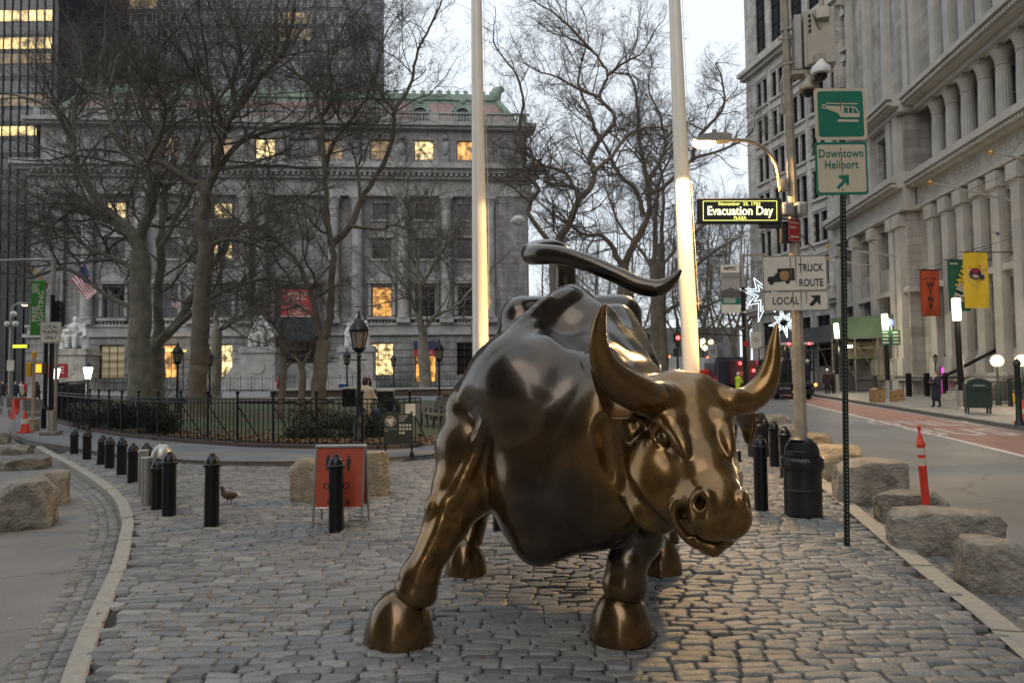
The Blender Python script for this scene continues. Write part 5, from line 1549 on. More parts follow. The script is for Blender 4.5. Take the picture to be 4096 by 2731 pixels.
# ================================================================== the park and the left side
m_iron = mat("black_iron", (0.006, 0.006, 0.007), 0.36, .2, (3, .4))
m_steel = mat("brushed_steel", (0.42, 0.41, 0.38), 0.42, .85, (8, .2))
m_grey = mat("galvanised_grey", (0.30, 0.29, 0.27), 0.55, .5, (4, .25))
m_sign_w = mat("sign_white", (0.62, 0.58, 0.50), 0.55, 0, (2.5, .14))
m_ink = mat("sign_black", (0.02, 0.02, 0.02), 0.6)
m_orange = mat("safety_orange", (0.62, 0.045, 0.025), 0.5, 0, (9, .2))
m_refl = mat("reflective_white", (0.55, 0.50, 0.42), 0.4, 0, (12, .2))
m_lampglass = mat("lantern_glass_unlit", (0.17, 0.155, 0.125), 0.3, 0, (3, .3))
m_black_plastic = mat("black_plastic", (0.014, 0.014, 0.015), 0.35, 0, (5, .3))

# lawn with fallen leaves
m_lawn = mat("lawn", (0.055, 0.078, 0.026), 0.95, 0, None, (60, .8, .03))
nt = m_lawn.node_tree; N = nt.nodes; L = nt.links
tc = N.new("ShaderNodeTexCoord"); n1 = N.new("ShaderNodeTexNoise"); n1.inputs['Scale'].default_value = .35; n1.inputs['Detail'].default_value = 10; n1.inputs['Roughness'].default_value = .75
rp = N.new("ShaderNodeValToRGB"); rp.color_ramp.elements[0].position = .42; rp.color_ramp.elements[0].color = (.05, .078, .026, 1); rp.color_ramp.elements[1].position = .60; rp.color_ramp.elements[1].color = (.12, .085, .055, 1)
L.new(tc.outputs['Object'], n1.inputs['Vector']); L.new(n1.outputs['Fac'], rp.inputs['Fac']); L.new(rp.outputs['Color'], N["Principled BSDF"].inputs['Base Color'])
fi = [p + Vector((0, 0, .03)) for p in FENCEB]
sheet("lawn", [Vector((p.x, p.y + .25, WALKZ + .03)) for p in FENCEB] + [Vector((x, y, WALKZ + .03)) for x, y in [(-1.5, 30), (-3, 44), (-12, 58), (-33, 58), (-24.6, 40)]], m_lawn)
sheet("park_path", [Vector((x, y, WALKZ + .006)) for x, y in [(-2.3, 18.4), (6, 19), (9, 60), (-58, 96), (-36, 58.6), (-34, 58.5), (-12, 58.5), (-2.9, 44.2), (-1.3, 30)]], m_walk)
# leaf litter along the railing
def leaf_litter(name, spots, n, cols, size):
    V = []; F = []; T = []
    for i in range(n):
        c = spots(); a = nrg.uniform(0, 6.28); s = nrg.uniform(*size); u = Vector((math.cos(a), math.sin(a), nrg.normal(0, .25))) * s; w = Vector((-math.sin(a), math.cos(a), nrg.normal(0, .25))) * s * .6
        k = len(V); V += [c - u, c + w, c + u, c - w]; F.append([k, k + 1, k + 2, k + 3])
    me = np_mesh(name, [tuple(v) for v in V], np.array(F)); me.materials.append(cols)
    return tag(link(bpy.data.objects.new(name, me)), kind='stuff')
FS = smoothline([Vector((p.x, p.y, 0)) for p in FENCEB], 6)
def by_fence():
    p = FS[int(nrg.uniform(0, len(FS) - 1))]; d = abs(nrg.normal(0, 1.4)) + .15
    return Vector((p.x + nrg.normal(0, .3), p.y + d, WALKZ + .05))
leaf_litter("fallen_leaves", by_fence, 2600, mat("dead_leaves", (.15, .085, .045), .9, 0, (20, .4)), (.05, .10))

# park railing
m_brown = mat("brownstone_coping", (.085, .06, .048), .85, 0, (4, .3), (30, .4, .01))
fence = thing("iron_fence", tuple(FENCEB[4]), 0, "curved black iron park railing on a brownstone coping", "fence")
FO = FENCEB[4]
def fence_parts(FB, H, step, parent, O, posts=True, brace=True):
    Lp = resample([Vector((p.x, p.y, 0)) for p in FB], step)
    pk = MB(); rl = MB(); k = max(2, round(1.25 / step))
    for i, p in enumerate(Lp):
        if i % k == 0 and posts:
            mb = MB(); mb.tube([(p.x, p.y, WALKZ), (p.x, p.y, WALKZ + H + .1)], .032, 6); mb.ball((p.x, p.y, WALKZ + H + .15), .055, 8); mb.lathe([(.06, 0), (.06, .05), (.035, .09)], (p.x, p.y, WALKZ + .05), 8)
            mb.build("post", m_iron, parent).location = -O
            if brace:
                b = MB(); b.tube([(p.x, p.y, WALKZ + H * .85), (p.x + .35, p.y + .75, WALKZ + .03)], .018, 5); b.build("brace", m_iron, parent).location = -O
        else: pk.tube([(p.x, p.y, WALKZ + .06), (p.x, p.y, WALKZ + H)], .0125, 5)
    for z in (.12, H * .90, H - .02):
        for a, b in zip(Lp[:-1], Lp[1:]):
            d = (b - a); an = math.atan2(d.y, d.x)
            rl.box(((a.x + b.x) / 2, (a.y + b.y) / 2, WALKZ + z), (d.length, .035, .028), Matrix.Rotation(an, 3, 'Z'))
    o = pk.build("pickets", m_iron, parent); o.location = -O; o['kind'] = 'stuff'
    rl.build("rail", m_iron, parent).location = -O
fence_parts(FS, 1.22, .155, fence, FO)
mb = MB(); P = resample(FS, .5)
for a, b in zip(P[:-1], P[1:]):
    d = b - a; mb.box(((a.x + b.x) / 2, (a.y + b.y) / 2, WALKZ + .03), (d.length * 1.02, .34, .10), Matrix.Rotation(math.atan2(d.y, d.x), 3, 'Z'))
mb.build("coping", m_brown, fence).location = -FO
ff = thing("iron_fence", tuple(at(1300, 1500, 78)), 0, "low distant iron railing in front of the museum", "fence")
FFO = ff.location.copy(); FFO.z = 0; ff.location = FFO
fence_parts([at(380, 1560, 82), at(900, 1560, 78), at(1300, 1560, 76), at(1880, 1560, 78)], 1.6, .42, ff, FFO, True, False)
fl = thing("iron_fence", tuple(at(280, 1640, 30)), 0, "black railing and hedge line running back along the side street", "fence"); flo = fl.location.copy(); flo.z = 0; fl.location = flo
fence_parts([at(208, 1640, 30.2), at(228, 1640, 36), at(270, 1640, 48), at(340, 1600, 62)], 1.35, .2, fl, flo, True, False)

# low stone wall of the fountain basin, benches of the lawn
def lowwall(x0, x1, Yd, h, label):
    a, b = at(x0, 1550, Yd), at(x1, 1550, Yd); a.z = b.z = 0; c = (a + b) / 2; w = (b - a).length
    t = thing("low_wall", tuple(c), 0, label, "wall")
    MB().bevbox((0, 0, h / 2), (w, .5, h), .03).build("wall_body", m_brown, t); MB().bevbox((0, 0, h + .08), (w + .1, .75, .16), .03).build("coping", m_stone_w2, t)
lowwall(1085, 1842, 58, .62, "long low basin wall with a pale coping across the park")
lowwall(960, 1330, 46, .25, "short pale kerb wall on the lawn behind the saplings")
# evergreen shrubs
m_leaf1 = mat("shrub_leaf_dark", (0.012, 0.017, 0.011), 0.7, 0, (6, .5))
m_leaf2 = mat("shrub_leaf_green", (0.026, 0.034, 0.015), 0.7, 0, (6, .5))
def shrub(px, Yd, size, n, m, label, seed):
    g = at(px, 1600, Yd); rg = np.random.default_rng(seed)
    t = thing("shrub", (g.x, g.y, WALKZ), 0, label, "shrub", "shrubs in the park")
    lob = rg.normal(0, 1, (9, 3)) * np.array(size) * .32
    u = rg.normal(0, 1, (n, 3)); u /= np.linalg.norm(u, axis=1, keepdims=True)
    c = u * np.array(size) * .42 * rg.uniform(.5, 1.05, (n, 1)) + lob[rg.integers(0, 9, n)]; c[:, 2] = np.abs(c[:, 2] + size[2] * .35)
    a = rg.normal(0, 1, (n, 3)); a /= np.linalg.norm(a, axis=1, keepdims=True); b = np.cross(a, u); b /= np.linalg.norm(b, axis=1, keepdims=True)
    s = rg.uniform(.025, .06, (n, 1))
    V = np.stack([c - a * s, c + b * s * .55, c + a * s, c - b * s * .55], 1).reshape(-1, 3)
    me = np_mesh("foliage", V, np.arange(n * 4).reshape(-1, 4)); me.materials.append(m); link(bpy.data.objects.new("foliage", me), t)
    mb = MB()
    for i in range(7): mb.tube([(0, 0, 0), tuple(lob[i] * .5 + np.array([0, 0, size[2] * .3])), tuple(lob[i] + np.array([0, 0, size[2] * .45]))], [.03, .02, .01], 5)
    mb.build("stem", m_barkd, t)
shrub(520, 25, (1.35, 1.0, 1.0), 4600, m_leaf1, "large dark evergreen shrub behind the left stretch of the railing", 1)
shrub(655, 22.6, (1.25, .9, .85), 3800, m_leaf1, "dark shrub behind the railing just right of the largest one", 2)
shrub(430, 28.5, (.8, .7, .75), 1500, m_leaf1, "dark shrub at the left end of the railing", 3)
shrub(1240, 20.5, (1.3, .9, .8), 2600, m_leaf2, "green-brown shrub behind the railing at the foot of the Y-forked tree", 4)
shrub(1490, 20.3, (1.1, .8, .9), 2400, m_leaf1, "dark shrub behind the park notice board", 5)
shrub(700, 46, (3.4, 1.6, 1.2), 3600, m_leaf1, "dark clipped shrub mass beyond the first lantern on the left", 6)
shrub(1380, 24, (1.2, .9, .6), 1800, m_leaf2, "low leafy shrub just left of the tall park lantern", 7)
shrub(1590, 66, (3.0, 1.4, 1.3), 2400, m_leaf2, "brownish shrub in front of the museum's lit window", 8)

# park lanterns
def lantern(px, Yd, label):
    g = at(px, 1600, Yd); t = thing("park_lantern", (g.x, g.y, WALKZ), .3, label, "lamp post", "unlit lanterns in the park")
    mb = MB(); mb.lathe([(.20, 0), (.20, .12), (.15, .18), (.15, .5), (.10, .62), (.065, .75), (.06, 1.2), (.05, 2.25), (.08, 2.28), (.05, 2.34), (.05, 2.42)], n=14); mb.tube([(-.22, 0, 2.2), (.22, 0, 2.2)], .018, 6)
    mb.build("pole", m_iron, t, smooth=40)
    mb = MB(); mb.lathe([(.08, 2.40), (.17, 2.47), (.18, 2.52)], n=8)
    for k in range(6):
        a = math.pi * k / 3; mb.tube([(.155 * math.cos(a), .155 * math.sin(a), 2.5), (.235 * math.cos(a), .235 * math.sin(a), 2.98)], .014, 5)
    mb.lathe([(.26, 2.96), (.27, 3.0), (.22, 3.12), (.12, 3.26), (.05, 3.34), (.06, 3.38), (.03, 3.42), (.035, 3.46), (.0, 3.56)], n=12)
    mb.build("lantern_frame", m_iron, t, smooth=30)
    MB().lathe([(.145, 2.51), (.222, 2.97)], n=6).build("glass", m_lampglass, t)
    return t
lantern(1436, 19.2, "tall unlit park lantern just inside the railing, nearest of the lanterns")
lantern(1757, 35, "unlit park lantern beside the museum door, close to the bull's shoulder")
lantern(709, 35, "unlit park lantern between the massive tree and the straight brown tree")
lantern(838, 45, "unlit park lantern right of the straight brown tree")
lantern(1388, 46, "small unlit lantern left of the tall nearest lantern")
lantern(1575, 58, "smallest distant unlit lantern in front of the yellow museum window")

# park notice board
def leaf_poly(r):
    P = []
    for k in range(40):
        a = 2 * math.pi * k / 40; q = r * (.62 + .30 * abs(math.sin(1.5 * a + .3)) + .06 * math.sin(9 * a)); P.append((q * math.sin(a), q * math.cos(a)))
    return P
m_pgreen = mat("park_sign_green", (.022, .028, .020), .6, 0, (4, .25))
c = gp(1592, 1826, WALKZ); yw = rad(6)
nb = thing("park_notice_board", tuple(c), yw, "dark green park notice board with a white leaf emblem on two posts", "sign")
for x in (-.27, .30): MB().tube([(x, 0, 0), (x, 0, .98)], .022, 8).lathe([(.06, 0), (.05, .06), (.025, .12)], (x, 0, 0), 8).build("post", m_iron, nb)
MB().bevbox((-.16, -.03, .62), (.30, .03, .66), .008).build("panel", m_pgreen, nb); MB().bevbox((.155, -.025, .61), (.32, .03, .66), .008).build("panel", m_pgreen, nb)
Rf = face_rot()
mb = MB(); cc = Vector((-.16, -.05, .78)); n = 28
ring = [Vector((math.cos(2 * math.pi * k / n), 0, math.sin(2 * math.pi * k / n))) for k in range(n)]
for k in range(n): mb.quad(cc + ring[k] * .115, cc + ring[(k + 1) % n] * .115, cc + ring[(k + 1) % n] * .10, cc + ring[k] * .10)
lp = leaf_poly(.092)
for k in range(40): mb.add([cc, cc + Vector((lp[k][0], 0, lp[k][1])), cc + Vector((lp[(k + 1) % 40][0], 0, lp[(k + 1) % 40][1]))], [[0, 1, 2]])
put_text(mb, "BOWLING GREEN", .034, (-.29, -.05, .61), Rf, align='LEFT'); put_text(mb, "PARK", .034, (-.29, -.05, .57), Rf, align='LEFT')
for i in range(3): mb.b2((.03, -.047, .88 - .05 * i), (.22 - .04 * i, -.045, .895 - .05 * i))
for j, nn in enumerate((4, 4, 2)):
    for i in range(nn): mb.b2((.03 + .07 * i, -.047, .66 - .08 * j), (.08 + .07 * i, -.045, .71 - .08 * j))
mb.build("emblem_and_text", m_refl, nb)
wr = gp(1566, 1795, WALKZ); wr.z = 1.08
mb = MB(); nn = 900; rg = np.random.default_rng(3)
for i in range(nn):
    a = rg.uniform(0, 6.28); b = rg.uniform(0, 6.28); q = .19 + .05 * math.cos(b); p = Vector((q * math.cos(a), -.10 + .05 * math.sin(b), q * math.sin(a)))
    u = Vector(rg.normal(0, 1, 3)).normalized() * .03; w = Vector(rg.normal(0, 1, 3)).normalized() * .015; mb.quad(p - u, p + w, p + u, p - w)
tag(mb.build("wreath", m_leaf2), "brownish evergreen wreath hung on the railing above the notice board", "wreath").location = wr
pc = gp(1644, 1800, WALKZ)
nt_ = thing("paper_notice", (pc.x, pc.y - .08, 1.05), 0, "white paper notice fixed to the railing beside the wreath", "notice")
MB().b2((-.12, -.01, -.14), (.12, .0, .14)).build("sheet", m_sign_w, nt_)
MB().b2((-.02, -.006, -.5), (.02, .006, -.142)).build("strap", m_iron, nt_)
gpier = gp(1805, 1800, WALKZ)
t = thing("gate_pier", (gpier.x, gpier.y + .2, WALKZ), 0, "dark square gate pier of the park entrance, touching the bull's shoulder in view", "pier")
MB().bevbox((0, 0, .65), (.34, .34, 1.3), .02).build("shaft", m_brown, t); MB().bevbox((0, 0, 1.34), (.42, .42, .08), .015).build("cap", m_brown, t)
# park benches and bins on the path
def bench(px, Yd, rz, label):
    g = at(px, 1600, Yd); t = thing("park_bench", (g.x, g.y, WALKZ), rz, label, "bench", "benches in the park")
    mb = MB()
    for i in range(4): mb.box((0, -.18 + .12 * i, .45), (1.8, .09, .04))
    mb.build("seat", m_barkd, t); mb = MB()
    for i in range(3): mb.box((0, .26 + .02 * i, .60 + .13 * i), (1.8, .035, .10))
    mb.build("backrest", m_barkd, t)
    for x in (-.85, 0, .85): MB().tube([(x, -.22, 0), (x, -.22, .45)], .025, 6).tube([(x, .22, 0), (x, .24, .5), (x, .32, .95)], .025, 6).build("leg", m_iron, t)
bench(1735, 24, rad(-70), "dark slatted park bench behind the railing near the gate pier")
bench(1745, 28, rad(-70), "second dark slatted bench farther along the path from the gate pier")
def bin_box(px, Yd, c, label, w=.75, h=1.0):
    g = at(px, 1600, Yd); t = thing("recycling_bin", (g.x, g.y, WALKZ), 0, label, "bin")
    MB().bevbox((0, 0, h / 2), (w, w * .8, h), .03).build("bin_body", c, t); MB().bevbox((0, 0, h + .05), (w * 1.06, w * .86, .10), .03).build("lid", m_sign_w, t); MB().b2((-.12, -w * .4 - .01, h * .72), (.12, -w * .4, h * .86)).build("slot", m_ink, t)
bin_box(1375, 62, mat("bin_blue", (.015, .06, .25), .5), "bright blue recycling bin by the basin wall")
bin_box(1400, 40, m_iron, "black bin with a pale lid just left of the tall lantern")
bin_box(1545, 34, m_iron, "dark bin on the park path under the yellow window")

# ------------------------------------------------------------------ people
m_skin = mat("skin", (.42, .26, .19), .6)
def person(px, Yd, h, yaw, label, coat, legs, hair, z=None, stride=.25, arms='down', group=None, coat_len=.46, hat=None, extra=None):
    g = at(px, 1500, Yd); z = WALKZ if z is None else z
    t = thing("person", (g.x, g.y, z), yaw, label, "person", group)
    k = h / 1.75
    def figure(parts, vox):
        T = SDF((-.62, -.62, -.06), (.62, .62, 1.95), vox)
        for P, kk in parts: T.chain([(Vector(p), r) for p, r in P], kk)
        V, F = T.mesh(1); return V * k, F
    st = stride
    A = {'down': ((.24, .03, 1.10), (.25, -.06, .84)), 'fwd': ((.23, -.10, 1.15), (.15, -.36, 1.10)), 'up': ((.27, -.05, 1.55), (.22, -.25, 1.70)), 'phone': ((.22, -.08, 1.12), (.08, -.26, 1.28))}[arms]
    arm = lambda s: [((s * .185, 0, 1.40), .065), ((s * A[0][0], A[0][1], A[0][2]), .05), ((s * A[1][0], A[1][1], A[1][2]), .04)]
    hand = lambda s: [((s * A[1][0], A[1][1], A[1][2]), .038), ((s * A[1][0], A[1][1] - .03, A[1][2] - .07), .036)]
    leg = lambda s: [((s * .09, 0, .90), .105), ((s * .10, -.03 + s * st * .35, .50), .075), ((s * .10, .03 + s * st * .55, .10), .05), ((s * .10, -.10 + s * st * .55, .035), .045)]
    body = [([((0, 0, .95), .15), ((0, 0, 1.15), .14), ((0, .01, 1.36), .155)], .05), ([((0, 0, 1.45), .06), ((0, -.02, 1.56), .06)], .03), ([((0, -.01, 1.62), .088), ((0, -.015, 1.68), .092)], .03), ([((0, -.10, 1.63), .018), ((0, -.112, 1.61), .02)], .02)] + [(leg(s), .05) for s in (-1, 1)] + [(arm(s), .04) for s in (-1, 1)] + [(hand(s), .02) for s in (-1, 1)]
    V, F = figure(body, .022); me = np_mesh("body", V, F, True)
    me.materials.append(m_skin); me.materials.append(legs)
    zc = np.array([V[f, 2].mean() for f in F]) / k
    me.polygons.foreach_set('material_index', (zc < 1.0).astype(np.int32)); link(bpy.data.objects.new("body", me), t)
    cl = [([((0, 0, .95 - coat_len * .55), .19), ((0, 0, 1.0), .18), ((0, 0, 1.18), .175), ((0, .01, 1.38), .185), ((0, 0, 1.47), .08)], .05)] + [([(p, r + .022) for p, r in arm(s)], .05) for s in (-1, 1)]
    V, F = figure(cl, .025); me = np_mesh("coat", V, F, True); me.materials.append(coat); link(bpy.data.objects.new("coat", me), t)
    if hat is not None: V, F = figure([([((0, .0, 1.70), .108), ((0, 0, 1.735), .10)], .02), ([((0, -.10, 1.70), .05), ((0, -.13, 1.695), .03)], .04)], .022); me = np_mesh("hard_hat", V, F, True); me.materials.append(hat); link(bpy.data.objects.new("hard_hat", me), t)
    else: V, F = figure([([((0, .02, 1.70), .098), ((0, .045, 1.62), .085), ((0, .06, 1.52), .05)], .03)], .022); me = np_mesh("hair", V, F, True); me.materials.append(hair); link(bpy.data.objects.new("hair", me), t)
    if extra: extra(t, k, figure)
    return t
m_navy = mat("cloth_navy", (.016, .018, .028), .9); m_blackc = mat("cloth_black", (.012, .012, .014), .9); m_cream = mat("cloth_cream", (.42, .38, .30), .9); m_redc = mat("cloth_red", (.30, .02, .03), .9); m_jean = mat("cloth_denim", (.045, .06, .10), .9); m_hairb = mat("hair_brown", (.03, .018, .012), .8); m_hiviz = mat("hi_viz_yellow", (.50, .62, .05), .7); m_hatw = mat("hard_hat_white", (.65, .65, .62), .4); m_maroon = mat("cloth_maroon", (.045, .018, .022), .9); m_khaki = mat("cloth_khaki", (.14, .11, .07), .9)
def pushchair(t, k, figure):
    mb = MB(); mb.bevbox((.0, -.75, .55), (.4, .5, .35), .08); mb.build("pushchair_seat", m_jean, t)
    mb = MB()
    for x in (-.2, .2):
        mb.tube([(x, -.35, 1.0), (x, -.6, .6), (x, -.95, .12)], .014, 6); mb.tube([(x, -.95, .6), (x, -.5, .12)], .014, 6)
        for y in (-.5, -.95): mb.lathe([(.10, -.02), (.10, .02)], (x, y, .1), 12, Matrix.Rotation(rad(90), 3, 'Y'))
    mb.build("pushchair_frame", m_grey, t)
person(1463, 21.5, 1.68, rad(160), "person in a cream jacket pushing a pushchair behind the railing", m_cream, m_blackc, m_hairb, arms='fwd', extra=pushchair)
person(1114, 70, 1.7, rad(-90), "person in a red coat walking past the museum statue", m_redc, m_navy, m_blackc)
person(1472, 60, 1.7, 0, "person in dark clothes standing behind the tall lantern by the museum steps", m_blackc, m_blackc, m_blackc)
for i, (px, Yd, c) in enumerate([(12, 62, m_blackc), (62, 58, m_navy), (84, 60, m_cream), (100, 64, m_redc), (150, 57, m_blackc), (33, 70, m_maroon)]):
    person(px, Yd, 1.72, rad(40 * i), ["person in black at the far left edge of the side street", "person in navy beside the grey lamp pole on the left", "person in a cream jacket in the crowd behind the yellow-topped post", "person in red in the crowd behind the yellow-topped post", "person in black just left of the dark traffic pole", "person in maroon in the distance on the left street"][i], c, m_blackc, m_blackc, z=ROADZ, group="pedestrians on the side street")

# ------------------------------------------------------------------ left street furniture
tp = gp(203, 1738, WALKZ); TPY = tp.y
def up(px, py, Yd=None): return at(px, py, Yd or TPY)
tpole = thing("traffic_pole", tuple(tp), 0, "dark traffic pole with a steel sleeve and long grey mast arm at left", "traffic pole")
O = tp
mb = MB(); mb.tube([up(203, 1640), up(211, 1180)], .075, 12); mb.build("pole", m_iron, tpole, smooth=40).location = -O
mb = MB(); mb.tube([up(211, 1180), up(215, 1034)], .07, 12); mb.tube([up(216, 1040), up(100, 1040), up(-260, 1052)], [.06, .05, .04], 10); mb.build("mast_arm", m_grey, tpole, smooth=40).location = -O
mb = MB(); mb.tube([(O.x, O.y, WALKZ), up(203, 1640)], .115, 14); mb.bevbox((O.x, O.y, WALKZ + .06), (.52, .42, .12), .03); mb.build("base_sleeve", m_steel, tpole, smooth=40).location = -O
mb = MB(); mb.bevbox(up(232, 1255, TPY - .05), (.30, .28, .82), .04)
for y in (1228, 1255, 1282): mb.lathe([(.10, 0), (.11, .10), (.10, .1)], up(232, y, TPY - .2), 12, Matrix.Rotation(rad(90), 3, 'X'))
mb.build("signal_head", m_iron, tpole).location = -O
sg = up(203, 1329, TPY - .40)
t = thing("traffic_sign", tuple(sg), 0, "white LOCAL TRAFFIC ONLY sign on the dark traffic pole", "sign")
mb = MB(); mb.prism(rrect(.66, .66, .05), -.006, .006, Rf); mb.build("plate", m_sign_w, t)
mb = MB(); P = rrect(.62, .62, .04); Q = rrect(.595, .595, .035)
def outline(mb, P, Q, R, z, c=(0, 0, 0)):
    n = len(P); c = Vector(c)
    for i in range(n):
        j = (i + 1) % n
        mb.quad(*[R @ Vector((*p, z)) + c for p in (P[i], P[j], Q[j], Q[i])])
outline(mb, P, Q, Rf, .009)
for i, w in enumerate(("LOCAL", "TRAFFIC", "ONLY")): put_text(mb, w, .165, (0, -.009, .17 - .17 * i), Rf, xs=.86, bold=.004)
mb.build("lettering", m_ink, t)
p2 = gp(178, 1712, WALKZ)
t = thing("signal_post", tuple(p2), 0, "second dark post with an orange pedestrian signal behind the traffic pole", "traffic pole")
mb = MB(); mb.tube([(0, 0, 0), (0, 0, 3.3)], .075, 10); mb.lathe([(.13, 0), (.13, .7), (.08, .8)], n=10); mb.build("pole", m_iron, t)
MB().bevbox((-.12, -.12, 2.15), (.34, .2, .42), .03).build("signal_box", m_khaki, t)
MB().b2((-.24, -.235, 2.0), (0.0, -.222, 2.3)).build("hand_signal", mat("signal_orange", (.5, .15, .02), .5, emit=((1, .35, .04), 1.2)), t)
# lamp pole with cameras further left
p3 = gp(42, 1612, ROADZ); LY3 = 42.0
t = thing("street_lamp", (at(42, 1500, LY3).x, LY3, ROADZ), 0, "grey lamp pole with a small lit yellow lamp and white cameras at far left", "street lamp"); O = t.location.copy()
mb = MB(); mb.tube([(O.x, O.y, ROADZ), at(46, 1250, LY3), at(52, 1226, LY3), at(66, 1216, LY3), at(92, 1215, LY3)], [.13, .08, .06, .05, .05], 8); mb.build("pole", m_grey, t, smooth=40).location = -O
MB().bevbox(at(100, 1215, LY3), (.55, .3, .16), .05).build("lamp_head", m_grey, t).location = -O
m_sod = mat("sodium_lens", (.5, .4, .2), .3, emit=((1, .60, .18), 7))
MB().ball(at(99, 1219, LY3), (.2, .12, .08), 10).build("lens", m_sod, t).location = -O
for q in ((30, 1296), (62, 1295), (55, 1255)): mb = MB(); mb.ball(at(*q, LY3 - .1), .17, 10); mb.tube([at(*q, LY3), at(44, q[1] - 12, LY3)], .03, 5); mb.build("camera", m_hatw, t).location = -O
MB().bevbox(at(42, 1462, LY3 - .15), (.42, .05, .62), .02).build("plate", m_sign_w, t).location = -O
sgy = at(82, 1385, LY3 - .3)
t = thing("street_name_sign", tuple(sgy), 0, "glowing yellow street name sign on the grey lamp pole at far left", "sign")
MB().bevbox((0, 0, 0), (1.0, .1, .26), .02).build("case", m_ink, t); MB().b2((-.42, -.06, -.09), (.42, -.052, .09)).build("lettering_glow", mat("sign_glow_yellow", (.4, .4, .05), .5, emit=((.8, .9, .05), .8)), t)
c = gp(131, 1722, WALKZ)
t = thing("utility_post", tuple(c), 0, "slim tan post with a yellow top on a square concrete foot", "post")
mb = MB(); mb.tube([(0, 0, .4), (0, 0, 2.65)], .055, 10); mb.bevbox((0, 0, .2), (.3, .3, .42), .03); mb.build("shaft", mat("tan_paint", (.34, .28, .19), .6, 0, (4, .2)), t); MB().lathe([(.075, 2.5), (.075, 2.68), (.0, 2.76)], n=10).build("cap", mat("yellow_paint", (.6, .33, .03), .5), t)
MB().bevbox((-.13, -.06, 2.1), (.16, .12, .5), .02).build("button_box", mat("yellow_paint_box", (.6, .33, .03), .5), t)
c = gp(99, 1730, WALKZ)
t = thing("traffic_cone", tuple(c), 0, "orange traffic cone with a white band at the kerb corner on the left", "traffic cone")
MB().bevbox((0, 0, .02), (.38, .38, .04), .01).lathe([(.15, .04), (.035, .70), (.03, .72)], n=16).build("cone", m_orange, t, smooth=40)
MB().lathe([(.1115, .30), (.0855, .46)], n=16).build("band", m_refl, t, smooth=40)
for i, (px, py, c_) in enumerate([(28, 1585, m_grey), (62, 1590, m_grey), (98, 1598, m_orange), (132, 1606, m_grey)]):
    g = at(px, py, 40 - 2 * i)
    t = thing("road_barrier", (g.x, g.y, ROADZ), rad(-20), ["pale plastic road barrier farthest left in the row", "pale plastic road barrier, second in the row", "orange plastic road barrier in the row", "pale plastic road barrier next to the tan post"][i], "barrier", "plastic barriers on the side street")
    MB().prism([(-.28, 0), (.28, 0), (.22, .35), (.12, .5), (.10, 1.0), (-.10, 1.0), (-.12, .5), (-.22, .35)], -.55, .55, Matrix.Rotation(rad(90), 3, 'X') ).build("shell", c_, t)
    MB().b2((-.3, -.5, 0), (.3, .5, .06)).build("foot", c_, t)
m_mh = mat("lantern_glow", (.8, .8, .7), .4, emit=((.95, 1, .72), 7))
for px, py, Yd, lab in ((223, 1493, 52, "short lit lantern with a white glow beside the traffic pole"), (352, 1490, 46, "lit lantern with a glowing white globe at the hedge end")):
    g = at(px, py, Yd); zt = g.z; t = thing("lit_lantern", (g.x, g.y, WALKZ), 0, lab, "lamp post")
    MB().lathe([(.14, 0), (.1, .3), (.05, .5), (.045, zt - .55), (.12, zt - .48)], n=10).build("pole", m_iron, t); MB().lathe([(.14, zt - .48), (.27, zt + .22), (.24, zt + .25)], n=10).build("globe", m_mh, t); MB().lathe([(.30, zt + .25), (.16, zt + .45), (.0, zt + .62)], n=10).build("cap", m_iron, t)
g = at(230, 1480, 56)
t = thing("shop_sign", tuple(g), 0, "small red sign with white lines behind the traffic pole", "sign"); MB().b2((-.8, 0, -.6), (.8, .06, .5)).build("board", m_redc, t); mb = MB(); [mb.b2((-.55, -.012, .2 - .22 * i), (.5, -.004, .28 - .22 * i)) for i in range(3)]; mb.build("lines", m_sign_w, t); MB().tube([(0, .1, -.6), (0, .1, -(g.z - WALKZ))], .06, 6).build("post", m_iron, t)
# banner and flags
bn = at(152, 1230, TPY + 1.6)
t = thing("street_banner", tuple(bn), 0, "green vertical banner reading FREE LIGHTING beside the traffic pole", "banner")
w, h = 58 / FPX * (TPY + 1.6), 218 / FPX * (TPY + 1.6)
MB().b2((-w / 2, -.01, -h / 2), (w / 2, .01, h / 2)).build("cloth", mat("banner_green", (.035, .19, .025), .8, 0, (3, .3)), t)
mb = MB(); Rv = Matrix.Rotation(rad(90), 3, 'Y') @ face_rot(); Rv = face_rot() @ Matrix.Rotation(rad(90), 3, 'Z')
put_text(mb, "FREE", .26, (-.09, -.014, -.22), Rv, bold=.006); put_text(mb, "LIGHTING", .26, (.12, -.014, -.02), Rv, bold=.006)
for i in range(4): mb.b2((-.2, -.016, .52 + .08 * i), (.0 + .04 * (i % 2), -.012, .56 + .08 * i))
mb.build("lettering", m_refl, t)
MB().tube([(-w / 2 - .1, .02, h / 2), (w / 2 + .4, .02, h / 2)], .02, 6).tube([(-w / 2 - .1, .02, -h / 2), (w / 2 + .4, .02, -h / 2)], .02, 6).build("bracket", m_grey, t)
mb = MB(); mb.tube([(w / 2 + .4, .02, h / 2 + .1), (w / 2 + .4, .02, -(bn.z - WALKZ))], .05, 8); mb.build("pole", m_grey, t)
m_fr, m_fw, m_fb = mat("flag_red", (.22, .025, .04), .85), mat("flag_white", (.42, .40, .38), .85), mat("flag_blue", (.02, .03, .09), .85)
